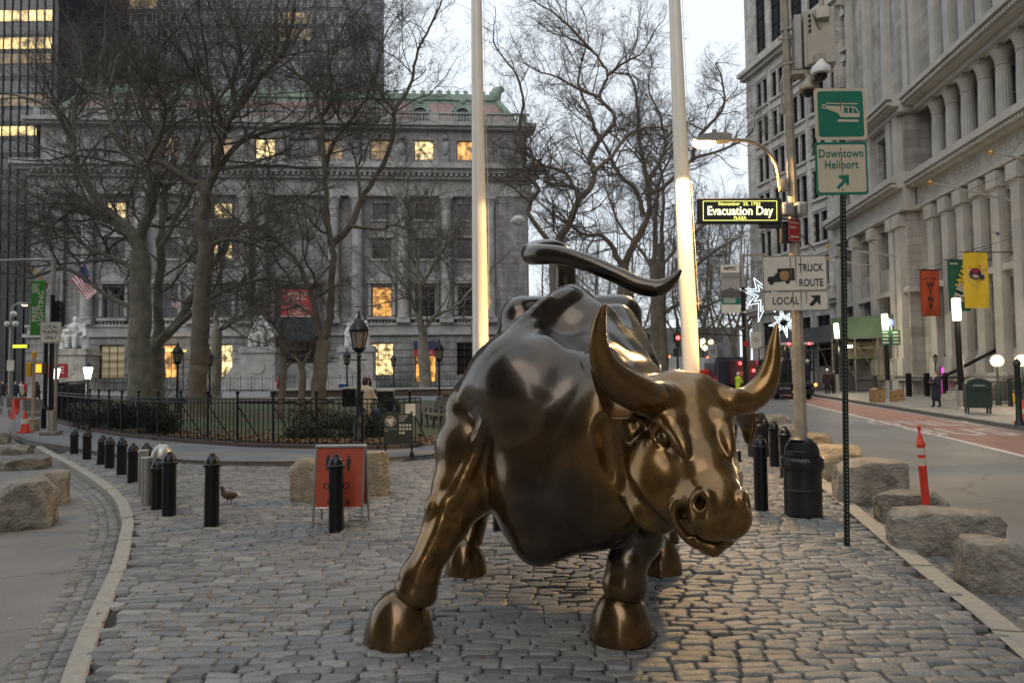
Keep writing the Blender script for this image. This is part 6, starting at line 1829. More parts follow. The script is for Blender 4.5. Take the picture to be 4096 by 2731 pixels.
def flag(pts, Yd, label, kind, pole):
    "pts: hoist top, hoist bottom, fly bottom, fly top (pixels)"
    a, b, c, d = [at(*p, Yd) for p in pts]; o = a.copy(); t = thing("flag", tuple(o), 0, label, "flag")
    nu, nv = 24, 13; mb = MB()
    def pt(u, v):
        p = a.lerp(d, u).lerp(b.lerp(c, u), v); L_ = (d - a).length
        return p - o + Vector((0, math.sin(u * 9 + v * 2) * .05 * L_ * u, math.sin(u * 7) * .02 * L_))
    for i in range(nu):
        for j in range(nv):
            m_ = (j % 2 == 1) * 1
            if kind == 'us' and i < nu * .42 and j < 7: m_ = 2 if (i + j) % 3 or i % 2 else (1 if (i % 4 == 1 and j % 2) else 2)
            if kind == 'two': m_ = 0 if 0 else (0 if i > nu * .55 else 1)
            mb.quad(pt(i / nu, j / nv), pt((i + 1) / nu, j / nv), pt((i + 1) / nu, (j + 1) / nv), pt(i / nu, (j + 1) / nv), m_)
    mats = [m_fr, m_fw, m_fb] if kind == 'us' else [m_fr, mat("flag_gold", (.5, .30, .03), .85), m_fb]
    mb.build("cloth", mats, t, smooth=80)
    pa, pb = [at(x, y, Yq) for x, y, Yq in pole]
    MB().tube([pa - o, pb - o], .05, 8).ball(pb - o, .11, 8).build("staff", m_grey, t)
flag([(338, 1052), (284, 1120), (352, 1202), (388, 1168)], 99.6, "large stars and stripes flag on a staff against the museum's left columns", 'us', ((300, 1190, 103), (340, 1046, 99.4)))
flag([(692, 1196), (686, 1222), (712, 1236), (722, 1205)], 99.6, "small stars and stripes flag half hidden by the massive tree", 'us', ((684, 1290, 103), (692, 1190, 99.4)))
flag([(131, 1068), (134, 1084), (190, 1162), (194, 1140)], 40, "drooping yellow and red flag above the green banner", 'two', ((118, 1150, 41), (130, 1062, 40)))
flag([(1193, 92), (1193, 126), (1172, 164), (1180, 128)], 112, "limp flag on the museum's roof flagstaff", 'us', ((1206, 330, 112.2), (1203, 20, 112.2)))
# museum banner and entrance awnings hang on the facade
g = at(1190, 1212, 101.5)
t = thing("museum_banner", tuple(g), CHR, "red museum banner hanging over the dark arched entrance", "banner")
w, h = 4.6, 3.9
MB().b2((-w / 2, -.04, -h / 2), (w / 2, .04, h / 2)).build("cloth", mat("banner_red", (.36, .022, .03), .8, 0, (.8, .25)), t)
mb = MB()
for i, (s, z) in enumerate((("NATIONAL", .72), ("MUSEUM", .72), ("OF THE", .36), ("AMERICAN", .72), ("INDIAN", .72))): put_text(mb, s, z, (-.1, -.06, 1.3 - .68 * i), Rf, xs=.9, bold=.01)
mb.b2((-w / 2, -.06, -h / 2), (w / 2, -.045, -h / 2 + .12)); mb.build("lettering", m_refl, t)
MB().b2((-w / 2, -.03, -h / 2 - 3.4), (w / 2, .03, -h / 2)).build("photograph", mat("banner_dark", (.02, .028, .032), .8, 0, (.6, .7)), t)
mb = MB(); [mb.tube([(x, 0, h / 2), (x, 2.4, h / 2 + .4)], .05, 6) for x in (-2.2, 2.2)]; mb.build("bracket", m_iron, t)
g = at(1700, 1398, 105.8)
t = thing("entrance_awning", tuple(g), CHR, "blue and red awning over the lit museum side door", "awning")
MB().b2((-1.7, -.1, 0), (1.7, .1, 1.3)).build("blue_panel", mat("awning_blue", (.015, .02, .06), .7), t); MB().b2((-1.7, -.12, -1.0), (1.7, .1, -.002)).build("red_panel", mat("awning_red", (.30, .02, .03), .7), t)
mb = MB(); put_text(mb, "MUSEUM SHOP", .4, (0, -.13, -.5), Rf, xs=.8); mb.build("lettering", m_refl, t)
# orange lit tent-like awning between trunks
g = at(665, 1394, 103)
t = thing("lit_awning", tuple(g), CHR, "warm lit sloping awning behind the massive tree", "awning")
MB().prism([(-2.4, -.3), (2.6, -.5), (2.6, -.2), (-2.0, .3)], -.6, .6, face_rot()).build("canopy", mat("awning_glow", (.5, .35, .12), .7, emit=((1, .62, .2), .8)), t)
mb = MB(); [mb.tube([(x, 0, -.45), (x, 0, -(g.z - .1))], .06, 6) for x in (-2.2, 2.4)]; mb.build("post", m_iron, t)
# plastic bag caught in a branch
g = at(2072, 882, 41)
mb = MB(); rg = np.random.default_rng(9); mb.ball((0, 0, 0), (.40, .25, .30), 18)
for v in mb.v: v += Vector(mnoise.noise_vector(v * 6 + Vector((3, 1, 2)))) * .12
tag(mb.build("plastic_bag", mat("bag_white", (.55, .55, .57), .5), smooth=50), "crumpled white plastic bag caught in bare branches by the museum corner", "bag").location = g
# ================================================================== plaza furniture
def bollard(px, py, ptop, label, r=.092, m=None, lean=0.0, z=0.0, rings=False, group="black bollards on the plaza"):
    g = gp(px, py, z); h = (py - ptop) / FPX * g.y
    t = thing("bollard", tuple(g), rng.uniform(0, 6), label, "bollard", group)
    k = r / .092
    R = Matrix.Rotation(lean, 3, 'Y')
    hb = h - .17 * k
    MB().lathe([(r * 1.02, -.02), (r, .02), (r * .97, hb)], n=22, R=R).build("post", m or m_iron, t, smooth=40)
    MB().lathe([(r * 1.18, hb), (r * 1.22, hb + .02), (r * 1.18, hb + .035), (r * 1.02, hb + .045), (r * .95, hb + .08), (r * .70, hb + .125), (r * .45, hb + .14), (r * .42, hb + .155), (r * .30, hb + .172), (0, hb + .178)], n=22, R=R).build("domed_cap", m or m_iron, t, smooth=40)
    if rings:
        for s in (-1, 1):
            mb = MB(); mb.tube([(s * r + s * .03 + .032 * math.cos(a), .032 * math.sin(a) * .3, h * .58 + .032 * math.sin(a)) for a in [i * math.pi / 6 for i in range(13)]], .008, 6); o = mb.build("chain_eye", m_iron, t); 
        t.rotation_euler = (0, 0, 0)
    return t
for px, py, pt, lab, ln in [(296, 1815, 1718, "farthest black bollard at the left end of the curved row", 0), (347, 1836, 1721, "second black bollard from the left end of the curved row", 0), (405, 1857, 1742, "third black bollard from the left end, leaning slightly", .04), (438, 1873, 1749, "fourth black bollard from the left end of the curved row", 0), (486, 1897, 1751, "fifth black bollard from the left end, with a nick near its top", 0), (531, 1926, 1774, "sixth black bollard, just left of the steel posts", 0),
                            (584, 1957, 1774, "black bollard half hidden behind the steel posts", 0), (631, 2033, 1835, "black bollard just left of the hydrant's silver dome", 0), (676, 2057, 1811, "black bollard in front of the hydrant, tallest of that pair", 0), (846, 2098, 1819, "lone tilted black bollard left of the pigeon", -.035)]:
    bollard(px, py, pt, lab, lean=ln)
bollard(1345, 2119, 1820, "black bollard with chain eyes in front of the orange sandwich board", rings=True)
bollard(2002, 2117, 1830, "black bollard seen between the bull's legs, behind its chest")
bollard(3046, 2037, 1747, "nearest black bollard between the bull's muzzle and the litter bin")
bollard(3099, 1864, 1686, "black bollard behind the bull's right ear, slimmer than its neighbours")
bollard(3143, 1912, 1708, "black bollard right behind the litter bin's left edge")
bollard(3060, 1825, 1672, "black bollard against the dark bin, close under the bull's right horn")
for px, py, pt, lab in ((572, 1984, 1800, "taller steel post, the left one of the brushed steel pair"), (586, 2017, 1829, "shorter steel post, the right one of the brushed steel pair")):
    g = gp(px, py); h = (py - pt) / FPX * g.y
    t = thing("steel_post", tuple(g), 0, lab, "bollard", "brushed steel posts"); MB().lathe([(.075, -.02), (.075, h - .05)], n=20).build("post", m_steel, t, smooth=40); MB().lathe([(.082, h - .05), (.082, h - .01), (.07, h)], n=20).build("cap", m_steel, t, smooth=40)
# fire hydrant
g = gp(648, 2012); 
t = thing("fire_hydrant", tuple(g), .4, "black fire hydrant with a silver dome among the bollards", "fire hydrant")
MB().lathe([(.17, -.02), (.17, .05), (.12, .08), (.115, .55), (.15, .57), (.15, .62)], n=18).build("barrel", m_iron, t, smooth=40)
mb = MB(); mb.lathe([(.16, .62), (.165, .66), (.15, .76), (.10, .85), (.04, .89), (.04, .93), (.0, .93)], n=18); mb.build("bonnet", m_steel, t, smooth=50)
for a in (0, math.pi / 2, math.pi): MB().tube([(.09 * math.cos(a), .09 * math.sin(a), .45), (.19 * math.cos(a), .19 * math.sin(a), .45)], .06, 10).build("outlet", m_iron, t)
# litter bins
def litter_bin(px, py, ptop, label, group="dome-topped litter bins"):
    g = gp(px, py); h = (py - ptop) / FPX * g.y; k = h / .99
    t = thing("litter_bin", tuple(g), rad(-12), label, "litter bin", group)
    R_ = .235
    MB().lathe([(r * k, z * k) for r, z in [(.225, 0), (.235, .01), (.232, .30), (.243, .31), (.243, .33), (.232, .34), (.232, .62), (.243, .63), (.243, .65), (.232, .66), (.236, .72)]], n=32).build("drum", m_black_plastic, t, smooth=40)
    V = []; n = 48; prof = [(.242, .74), (.262, .735), (.268, .68), (.258, .60), (.246, .575)]
    mb = MB(); F = []
    for i, (r, z) in enumerate(prof):
        for q in range(n):
            a = 2 * math.pi * q / n; wv = mnoise.noise(Vector((math.cos(a) * 5, math.sin(a) * 5, i * .9))); V.append((( r + .014 * wv * i / 2) * math.cos(a) * k, (r + .014 * wv * i / 2) * math.sin(a) * k, (z + .035 * wv * (i / 2.5)) * k))
    for i in range(len(prof) - 1):
        for q in range(n): F.append([i * n + q, i * n + (q + 1) % n, (i + 1) * n + (q + 1) % n, (i + 1) * n + q])
    mb.add(V, F); mb.build("bag_rim", mat("bin_bag", (.012, .012, .013), .22, 0, None, (30, .7, .02)), t, smooth=70)
    # dome with a swing opening on the left
    dome = [(.215, .74), (.22, .76), (.215, .82), (.19, .90), (.14, .965), (.07, .995), (0, 1.0)]
    mb = MB(); n = 40; V = []; F = []
    for r, z in dome:
        for q in range(n): a = 2 * math.pi * q / n; V.append((r * math.cos(a) * k, r * math.sin(a) * k, z * k))
    hole = lambda i, q: i in (2, 3) and (n * .56 <= q < n * .76)
    for i in range(len(dome) - 1):
        for q in range(n):
            if not hole(i, q): F.append([i * n + q, i * n + (q + 1) % n, (i + 1) * n + (q + 1) % n, (i + 1) * n + q])
    mb.add(V, F)
    mb.build("dome_lid", m_black_plastic, t, smooth=50)
    a0, a1 = 2 * math.pi * .56, 2 * math.pi * .76; mb = MB(); mm = (a0 + a1) / 2
    mb.box((.12 * math.cos(mm) * k, .12 * math.sin(mm) * k, .865 * k), (.015, .27 * k, .15 * k), Matrix.Rotation(mm, 3, 'Z')); mb.build("opening_flap", m_ink, t)
    mb = MB(); e = lambda r, z, a: (r * math.cos(a) * k, r * math.sin(a) * k, z * k); aa = [a0 + (a1 - a0) * i / 8 for i in range(9)]
    mb.tube([e(.221, .822, a) for a in aa] + [e(.197, .90, a1), e(.148, .96, a1)] + [e(.148, .963, a) for a in aa[::-1]] + [e(.197, .90, a0), e(.221, .822, a0)], .008, 5); mb.build("opening_rim", m_black_plastic, t)
litter_bin(3214, 2056, 1753, "black dome-topped litter bin with a bag turned over its rim, beside the green sign post")
litter_bin(3034, 1822, 1650, "second dark litter bin partly hidden behind the bollards near the bull's horn")
# orange sandwich board
g = gp(1344, 2106); 
t = thing("sandwich_board", (g.x, g.y + .28, 0), rad(-2), "orange A-frame sandwich board with dark pictograms behind a bollard", "sign")
w = 206 / FPX * g.y; zt, zb = (2106 - 1797) / FPX * g.y, (2106 - 2040) / FPX * g.y
tl = Matrix.Rotation(rad(-9), 3, 'X')
for s in (-1, 1):
    mb = MB()
    for x in (-w / 2 + .015, w / 2 - .015): mb.tube([(x, s * .19, 0), (x, s * .03, zt)], .015, 6)
    mb.tube([(-w / 2 + .03, s * (.03 + .16 * (1 - zb / zt)), zb), (w / 2 - .03, s * (.03 + .16 * (1 - zb / zt)), zb)], .013, 6)
    mb.build("leg_frame", m_steel, t)
    p = MB(); y1, y0 = s * .03, s * (.03 + .16 * (1 - zb / zt))
    p.add([(-w / 2 + .02, y0 - .004, zb), (w / 2 - .02, y0 - .004, zb), (w / 2 - .02, y1 - .004, zt - .02), (-w / 2 + .02, y1 - .004, zt - .02), (-w / 2 + .02, y0 + .004, zb), (w / 2 - .02, y0 + .004, zb), (w / 2 - .02, y1 + .004, zt - .02), (-w / 2 + .02, y1 + .004, zt - .02)], [[0, 1, 2, 3], [7, 6, 5, 4], [0, 4, 5, 1], [1, 5, 6, 2], [2, 6, 7, 3], [3, 7, 4, 0]])
    p.build("panel", mat("board_orange", (.40, .055, .018), .5, 0, (14, .1)), t)
mb = MB(); mb.bevbox((0, 0, zt), (w + .01, .10, .04), .012); mb.build("top_rail", m_steel, t)
Rb = Matrix.Rotation(math.atan2(.16 * (1 - zb / zt), zt - zb) * -1, 3, 'X') @ face_rot()
def onb(px, py):    # board coordinates from pixels
    return ((px - 1340) / FPX * g.y, (2106 - py) / FPX * g.y)
mb = MB()
def bp(poly):
    n = len(poly); P = []
    for x, y in poly:
        X, Zz = onb(x, y); Y = -(.03 + .16 * (zt - Zz) / zt) - .012; P.append((X, Y, Zz))
    mb.add(P, [list(range(n))])
def pict(cx, top, s):
    bp([(cx + 5 * s * math.cos(a), top + 6 * s + 6 * s * math.sin(a)) for a in [i * math.pi / 6 for i in range(12)]])
    bp([(cx - 9 * s, top + 14 * s), (cx + 9 * s, top + 14 * s), (cx + 9 * s, top + 38 * s), (cx + 6 * s, top + 38 * s), (cx + 6 * s, top + 64 * s), (cx + 1 * s, top + 64 * s), (cx + 1 * s, top + 42 * s), (cx - 1 * s, top + 42 * s), (cx - 1 * s, top + 64 * s), (cx - 6 * s, top + 64 * s), (cx - 6 * s, top + 38 * s), (cx - 9 * s, top + 38 * s)])
pict(1291, 1828, .98); pict(1316, 1838, .85); pict(1376, 1834, .95)
bp([(1300, 1925), (1310, 1918), (1318, 1926), (1322, 1975), (1306, 1980)])
X, Zz = onb(1309, 2015); put_text(mb, "Q", .085, (X, -.185, Zz), face_rot(), bold=.003); X, Zz = onb(1382, 2015); put_text(mb, "e", .085, (X, -.185, Zz), face_rot(), bold=.003)
mb.build("pictograms", m_ink, t)
# pigeon
g = gp(916, 2016)
pg = thing("pigeon", tuple(g), rad(-35), "brown and white pigeon walking on the cobblestones beside the lone bollard", "pigeon")
T = SDF((-.14, -.30, -.02), (.14, .30, .36), .006)
T.ell((0, .0, .135), (.062, .115, .062), R=Matrix.Rotation(rad(-14), 3, 'X'), k=.03); T.chain([((0, -.085, .165), .042), ((0, -.105, .235), .024), ((0, -.115, .265), .025)], .02); T.cone((0, -.135, .262), (0, -.160, .256), .008, .004, .008)
T.chain([((0, .09, .125), .04), ((0, .185, .10), .022)], .03)
for s in (-1, 1): T.chain([((s * .028, .01, .09), .014), ((s * .03, -.005 + s * .02, .01), .006), ((s * .03, -.04 + s * .02, .004), .006)], .008)
V, F = T.mesh(1); me = np_mesh("body", V, F, True)
mp = [mat("pigeon_brown", (.10, .055, .045), .7, 0, (40, .3)), mat("pigeon_white", (.50, .48, .45), .7), mat("pigeon_leg", (.25, .06, .05), .7)]
for x in mp: me.materials.append(x)
cc = np.array([V[f].mean(0) for f in F]); mi = np.where(cc[:, 2] < .072, 2, np.where(cc[:, 1] > .075, 1, 0)); me.polygons.foreach_set('material_index', mi.astype(np.int32)); link(bpy.data.objects.new("body", me), pg)
for s in (-1, 1):
    mb = MB(); mb.ball((s * .052, .02, .145), (.016, .095, .042), 12, R=Matrix.Rotation(rad(-12), 3, 'X')); mb.build("wing", mp[0], pg, smooth=60)
# scraps on the stones
def scrap_spot():
    while True:
        x, y = nrg.uniform(-4, 5), nrg.uniform(3.6, 11)
        if abs(x) < y: return Vector((x, y, .025))
leaf_litter("litter", scrap_spot, 150, mat("scrap", (.40, .33, .25), .9, 0, (3, .6)), (.008, .022))
def joint_leaf():
    while True:
        x, y = nrg.uniform(-3.4, 1), nrg.uniform(3.4, 9)
        if abs(x) < y * .7: return Vector((x, y, .012))
leaf_litter("leaf_scraps", joint_leaf, 260, mat("brown_scrap", (.16, .085, .035), .9, 0, (8, .4)), (.010, .026))
# orange delineator post
g = gp(3713, 2126, ROADR); h = (2126 - 1703) / FPX * g.y
t = thing("delineator_post", tuple(g), 0, "orange delineator post with two pale bands behind the dark boulder", "delineator", None)
R = Matrix.Rotation(rad(-3.0), 3, 'Y')
MB().lathe([(r * .92, z * h) for r, z in [(.05, 0), (.052, .03), (.048, .06), (.048, .59), (.054, .60), (.054, .61), (.047, .62), (.047, .79), (.054, .80), (.054, .82), (.045, .83), (.034, .88), (.016, .91), (.014, .94), (.022, .96), (.022, .985), (.0, 1.0)]], n=20, R=R).build("post", m_orange, t, smooth=40)
for a, b in ((.62, .69), (.72, .785)): MB().lathe([(.0445, a * h), (.0445, b * h)], n=20, R=R).build("band", m_refl, t, smooth=40)

# ------------------------------------------------------------------ heliport sign on its punched post
g = gp(3388, 2182); HY_ = g.y
t = thing("sign_post", tuple(g), rad(3), "dark green punched steel post carrying the green heliport sign", "sign post")
top = at(3366, 352, HY_)
mb = MB(); ht = top.z
mb.prism([(-.024, -.02), (.024, -.02), (.024, .02), (.018, .02), (.018, -.012), (-.018, -.012), (-.018, .02), (-.024, .02)], 0, ht)
post = mb.build("channel", mat("post_green", (.010, .022, .016), .45, .3, (6, .4)), t)
mb = MB()
nh = int(ht / .0254 / 1.6)
for i in range(nh): mb.box((-.0, -.021, .05 + i * .0254 * 1.6), (.009, .003, .013))
o = mb.build("punched_holes", mat("hole_light", (.38, .36, .33), .8), t); o['kind'] = 'stuff'
dx = (top.x - g.x) / ht; t.rotation_euler = (0, math.atan(dx), 0)
c1 = at(3362, 457, HY_ - .03); c2 = at(3366, 674, HY_ - .03)
m_hgreen = mat("sign_green", (.004, .155, .095), .5, 0, (3, .1))
m_hbuff = mat("sign_buff", (.56, .48, .36), .5, 0, (2.2, .12))
hs = thing("heliport_sign", tuple(c2), 0, "green and buff Downtown Heliport sign with a helicopter pictogram and an arrow", "sign")
sw = 213 / FPX * HY_; s1 = 212 / FPX * HY_; s2 = 215 / FPX * HY_; up1 = Vector((c1.x - c2.x, 0, c1.z - c2.z))
Rs = Matrix.Rotation(-.012, 3, 'Y') @ face_rot(rad(2))
mb = MB(); mb.prism(rrect(sw, s1, .035), -.004, .004, Rs, up1); pa = mb.build("pictogram_panel", m_hbuff, hs)
mb = MB(); gs = sw * .875; mb.prism(rrect(gs, gs, .03), .004, .0065, Rs, up1); mb.build("green_field", m_hgreen, pa)
mb = MB(); U_ = sw / 213.0
def heli(poly, z=.009): mb.prism([((x - 3359) * U_, -(y - 457) * U_) for x, y in poly][::-1], z - .002, z, Rs, up1)
# crop coordinates to photo pixels
hc = lambda L_: [(2600 + u / 1.568, v / 1.568) for u, v in L_]
heli(hc([(1098, 645), (1304, 650), (1304, 657), (1098, 652)])); heli(hc([(1200, 652), (1206, 652), (1206, 672), (1200, 672)]))
heli(hc([(1100, 664), (1206, 668), (1206, 676), (1200, 712), (1310, 714), (1310, 740), (1188, 737), (1172, 712), (1098, 684)]))
heli(hc([(1206, 668), (1262, 670), (1262, 676), (1206, 675)])); heli(hc([(1204, 675), (1211, 675), (1211, 712), (1204, 712)])); heli(hc([(1236, 675), (1242, 675), (1242, 712), (1236, 712)])); heli(hc([(1266, 675), (1272, 675), (1272, 713), (1266, 713)]))
heli(hc([(1262, 670), (1280, 672), (1296, 684), (1307, 702), (1310, 716), (1302, 716), (1296, 700), (1286, 686), (1274, 678), (1262, 676)]))
heli(hc([(1172, 752), (1298, 755), (1305, 762), (1298, 770), (1172, 767), (1164, 759)]))
n = 16; cxy = (1085, 669)
for i in range(n):
    a, b = 2 * math.pi * i / n, 2 * math.pi * (i + 1) / n
    heli(hc([(cxy[0] + 15 * math.cos(a), cxy[1] + 15 * math.sin(a)), (cxy[0] + 15 * math.cos(b), cxy[1] + 15 * math.sin(b)), (cxy[0] + 8 * math.cos(b), cxy[1] + 8 * math.sin(b)), (cxy[0] + 8 * math.cos(a), cxy[1] + 8 * math.sin(a))]))
mb.build("helicopter", m_hbuff, pa)
mb = MB(); mb.prism(rrect(sw, s2, .035), -.004, .004, Rs); pb = mb.build("text_panel", m_hgreen, hs)
mb = MB(); mb.prism(rrect(sw * .925, s2 * .90, .025), .004, .0065, Rs, Rs @ Vector((0, -.002, 0))); mb.build("buff_field", m_hbuff, pb)
mb = MB()
for s, dy in (("Downtown", -59), ("Heliport", -13)): put_text(mb, s, .128, Rs @ Vector((-.003, -dy * U_, .0095)), Rs, space=1.06, xs=.82, bold=.0022)
ar = [(1162, 1178), (1206, 1132), (1180, 1118), (1176, 1104), (1243, 1098), (1243, 1165), (1228, 1165), (1222, 1146), (1176, 1190)]
mb.prism([((2600 + u / 1.568 - 3366) * U_, -(v / 1.568 - 674) * U_) for u, v in ar][::-1], .0075, .0095, Rs); mb.build("lettering", m_hgreen, pb)
mb = MB()
for yy in (-283, -78, 88): mb.ball(Rs @ Vector((-.003, -yy * U_, .008)), .009, 8)
mb.build("bolt", m_iron, hs)
m_rust = mat("rust_streak", (.20, .13, .075), .8, 0, (30, .5))
mb = MB(); mb.prism([(-.008, .0), (.006, .0), (.003, -.13), (-.004, -.13)], .0098, .0102, Rs, up1 + Rs @ Vector((0, .155, 0))); mb.prism([(-.007, .0), (.007, .0), (.003, -.26), (-.003, -.26)], .0098, .0102, Rs, Rs @ Vector((0, .155, 0))); mb.build("rust_streaks", m_rust, hs)

# ------------------------------------------------------------------ lamp pole with signs, cameras and the lit luminaire
PY = 14.0
def pt(px, py, dy=0.0): return at(px, py, PY + dy)
pb_ = at(3206, 1866, PY); pb_.z = 0
m_polep = mat("pole_paint", (.27, .235, .18), .6, .1, (5, .35, 9), (20, .3, .004))
t = thing("street_lamp", tuple(pb_), 0, "weathered lamp pole with a curved arm and glowing sodium lamp above the avenue kerb", "street lamp"); O = pb_.copy()
mb = MB(); mb.tube([(O.x, O.y, 0), pt(3204, 1740), pt(3176, 900), pt(3138, 0), pt(3132, -160)], [.135, .128, .10, .082, .08], 8); mb.build("pole", m_polep, t, smooth=20).location = -O
A = [pt(3118, 745, -.05), pt(3112, 690, -.05), pt(3098, 648, -.05), pt(3068, 605, -.05), pt(3030, 578, -.05), pt(2985, 563, -.05), pt(2922, 560, -.05)]
mb = MB(); mb.tube([p for p, r in spline([(p, .036) for p in A], 4)], .036, 10); mb.bevbox(pt(3132, 742, -.03), (.16, .12, .24), .015); mb.build("arm", m_polep, t, smooth=40).location = -O
hd = pt(2848, 560, -.05); hl = 146 / FPX * PY
mb = MB(); mb.prism([(-hl / 2, -.02), (-hl * .42, .06), (-.05, .105), (hl * .35, .11), (hl / 2, .085), (hl / 2, -.03), (.05, -.05), (-hl * .42, -.05)], -.13, .13, Matrix.Rotation(rad(90), 3, 'X') , hd); mb.tube([hd + Vector((.05, 0, .1)), hd + Vector((.05, 0, .2))], .045, 10); mb.build("luminaire", m_grey, t, smooth=40).location = -O
m_lamp = mat("sodium_lamp", (.9, .8, .5), .3, emit=((1, .66, .26), 5))
mb = MB(); mb.ball(hd + Vector((-.16, 0, -.06)), (.24, .125, .12), 18); mb.build("lamp_bowl", m_lamp, t, smooth=60).location = -O
def lamp_light(p, power, color=(1, .62, .25), size=.15, cone=168, blend=.08, name="lamp_light"):
    d = bpy.data.lights.new(name, 'SPOT'); d.energy = power; d.color = color; d.shadow_soft_size = size; d.spot_size = rad(cone); d.spot_blend = blend
    o = bpy.data.objects.new(name, d); o.location = p; col.objects.link(o); return o
lamp_light(hd + Vector((-.13, 0, -.17)), LAMP_W)
# camera cabinet and domes fixed to the pole
c = pt(3245, 170, -.25)
t = thing("camera_cabinet", tuple(c), rad(-14), "beige surveillance cabinet strapped to the lamp pole beside the heliport sign", "cabinet")
m_beige = mat("cabinet_beige", (.36, .325, .26), .5, .1, (4, .15), (60, .1, .002))
cw_, ch_ = .56, 1.12
MB().bevbox((.12, 0, 0), (cw_, .42, ch_), .02).build("box", m_beige, t); MB().bevbox((.14, -.225, 0), (cw_ - .06, .03, ch_ - .06), .008).build("door", m_beige, t)
MB().bevbox((-.26, .05, -.02), (.14, .38, ch_ * .98), .02).build("side_plate", m_grey, t)
MB().tube([(.42, -.12, .1), (.47, -.14, .1), (.47, -.14, -.12), (.42, -.12, -.12)], .014, 6).build("handle", m_steel, t)
MB().tube([(-.33, .05, .35), (-.55, .12, .35)], .03, 6).tube([(-.33, .05, -.35), (-.55, .12, -.35)], .03, 6).bevbox((-.44, .1, .18), (.3, .05, .05), .01).bevbox((-.05, .02, -.62), (.7, .32, .08), .01).build("bracket", m_polep, t)
mb = MB(); [mb.lathe([(.028, 0), (.028, .02), (.015, .025)], (-.06, -.245, .42 - .10 * i), 10, Matrix.Rotation(rad(90), 3, 'X')) for i in range(4)]; mb.build("cable_glands", m_ink, t)
MB().tube([(-.0, -.25, .45), (.06, -.28, .25), (.12, -.26, .12), (.16, -.25, .2)], .008, 6).build("cable", m_ink, t)
MB().tube([(.20, -.05, .62), (.20, -.05, 1.6)], .05, 10).bevbox((.17, -.25, .42), (.24, .14, .26), .02, Matrix.Rotation(rad(-15), 3, 'X')).build("antenna_mount", m_beige, t)
MB().tube([(-.05 + .035 * math.cos(a), 0, .60 + .035 * math.sin(a)) for a in [i * math.pi / 6 for i in range(13)]], .012, 6).build("lifting_eye", m_steel, t)
def dome_cam(p, label, mount):
    t = thing("dome_camera", tuple(p), 0, label, "camera", "dome cameras on the lamp pole")
    MB().lathe([(.0, .30), (.06, .29), (.09, .22), (.17, .14), (.185, .08), (.185, .02), (.14, .0)], n=20).build("housing", m_hatw if mount else m_beige, t, smooth=40)
    MB().lathe([(.125, .02), (.115, -.06), (.07, -.11), (0, -.125)], n=18).build("bubble", mat("smoked_dome", (.008, .008, .009), .08), t, smooth=60)
    MB().bevbox((.0, .05, .34), (.18, .2, .16), .02).tube([(0, .05, .25), (0, .28, .25)], .04, 8).build("mount", m_beige, t)
dome_cam(pt(3283, 300, -.62), "white dome camera on the front of the beige cabinet", True)
dome_cam(pt(3236, 365, -.30), "dome camera hanging under the cabinet, half behind the heliport sign", False)
c = pt(3180, 838, -.17)
t = thing("junction_box", tuple(c), 0, "rounded steel junction boxes strapped to the lamp pole above the red sign", "box")
for x in (-.16, .11): MB().bevbox((x, 0, 0), (.22, .22, .27), .05).build("box", m_steel, t)
MB().tube([(-.28, .1, -.02), (.24, .1, -.02)], .02, 6).build("strap", m_steel, t)
MB().bevbox(pt(3127, 440, -.13) - c, (.09, .09, .2), .015).tube([pt(3128, 425, -.1) - c, pt(3124, 330, -.1) - c, pt(3132, 300, -.05) - c], .016, 6).build("conduit_box", m_grey, t)
# lit street-name sign
c = pt(2956, 846, -.12); w = 332 / FPX * PY; h = 102 / FPX * PY
t = thing("street_name_sign", tuple(c), rad(-1), "glowing yellow on black Evacuation Day Plaza sign hung from the lamp pole", "sign")
Re = Matrix.Rotation(.013, 3, 'Y') @ face_rot()
MB().bevbox((0, 0, 0), (w, .12, h), .015, Matrix.Rotation(.013, 3, 'Y')).build("case", m_ink, t)
m_yg = mat("letters_lit_yellow", (.5, .55, .15), .5, emit=((.92, .90, .20), 1.0)); m_wg = mat("letters_lit_pale", (.6, .6, .4), .5, emit=((.95, .93, .48), 1.15))
mb = MB(); outline(mb, rrect(w * .885, h * .78, .01), rrect(w * .87, h * .735, .008), Re, .066); mb.build("border_line", m_yg, t)
mb = MB(); put_text(mb, "November  25, 1783", .088, Re @ Vector((-.01, h * .265, .066)), Re, space=1.1, xs=1.0, bold=.002); put_text(mb, "PLAZA", .082, Re @ Vector((0, -h * .285, .066)), Re, xs=1.0, bold=.002); mb.build("small_lettering", m_yg, t)
mb = MB(); put_text(mb, "Evacuation Day", .245, Re @ Vector((0, -h * .015, .066)), Re, space=1.0, xs=.84, bold=.005); mb.build("large_lettering", m_wg, t)
MB().bevbox((w * .37, 0, -h * .60), (w * .26, .08, .09), .01).tube([(w / 2 - .02, .02, h * .3), (w / 2 + .18, .1, h * .3)], .02, 6).tube([(w / 2 - .02, .02, -h * .3), (w / 2 + .18, .1, -h * .3)], .02, 6).build("bracket", m_ink, t)
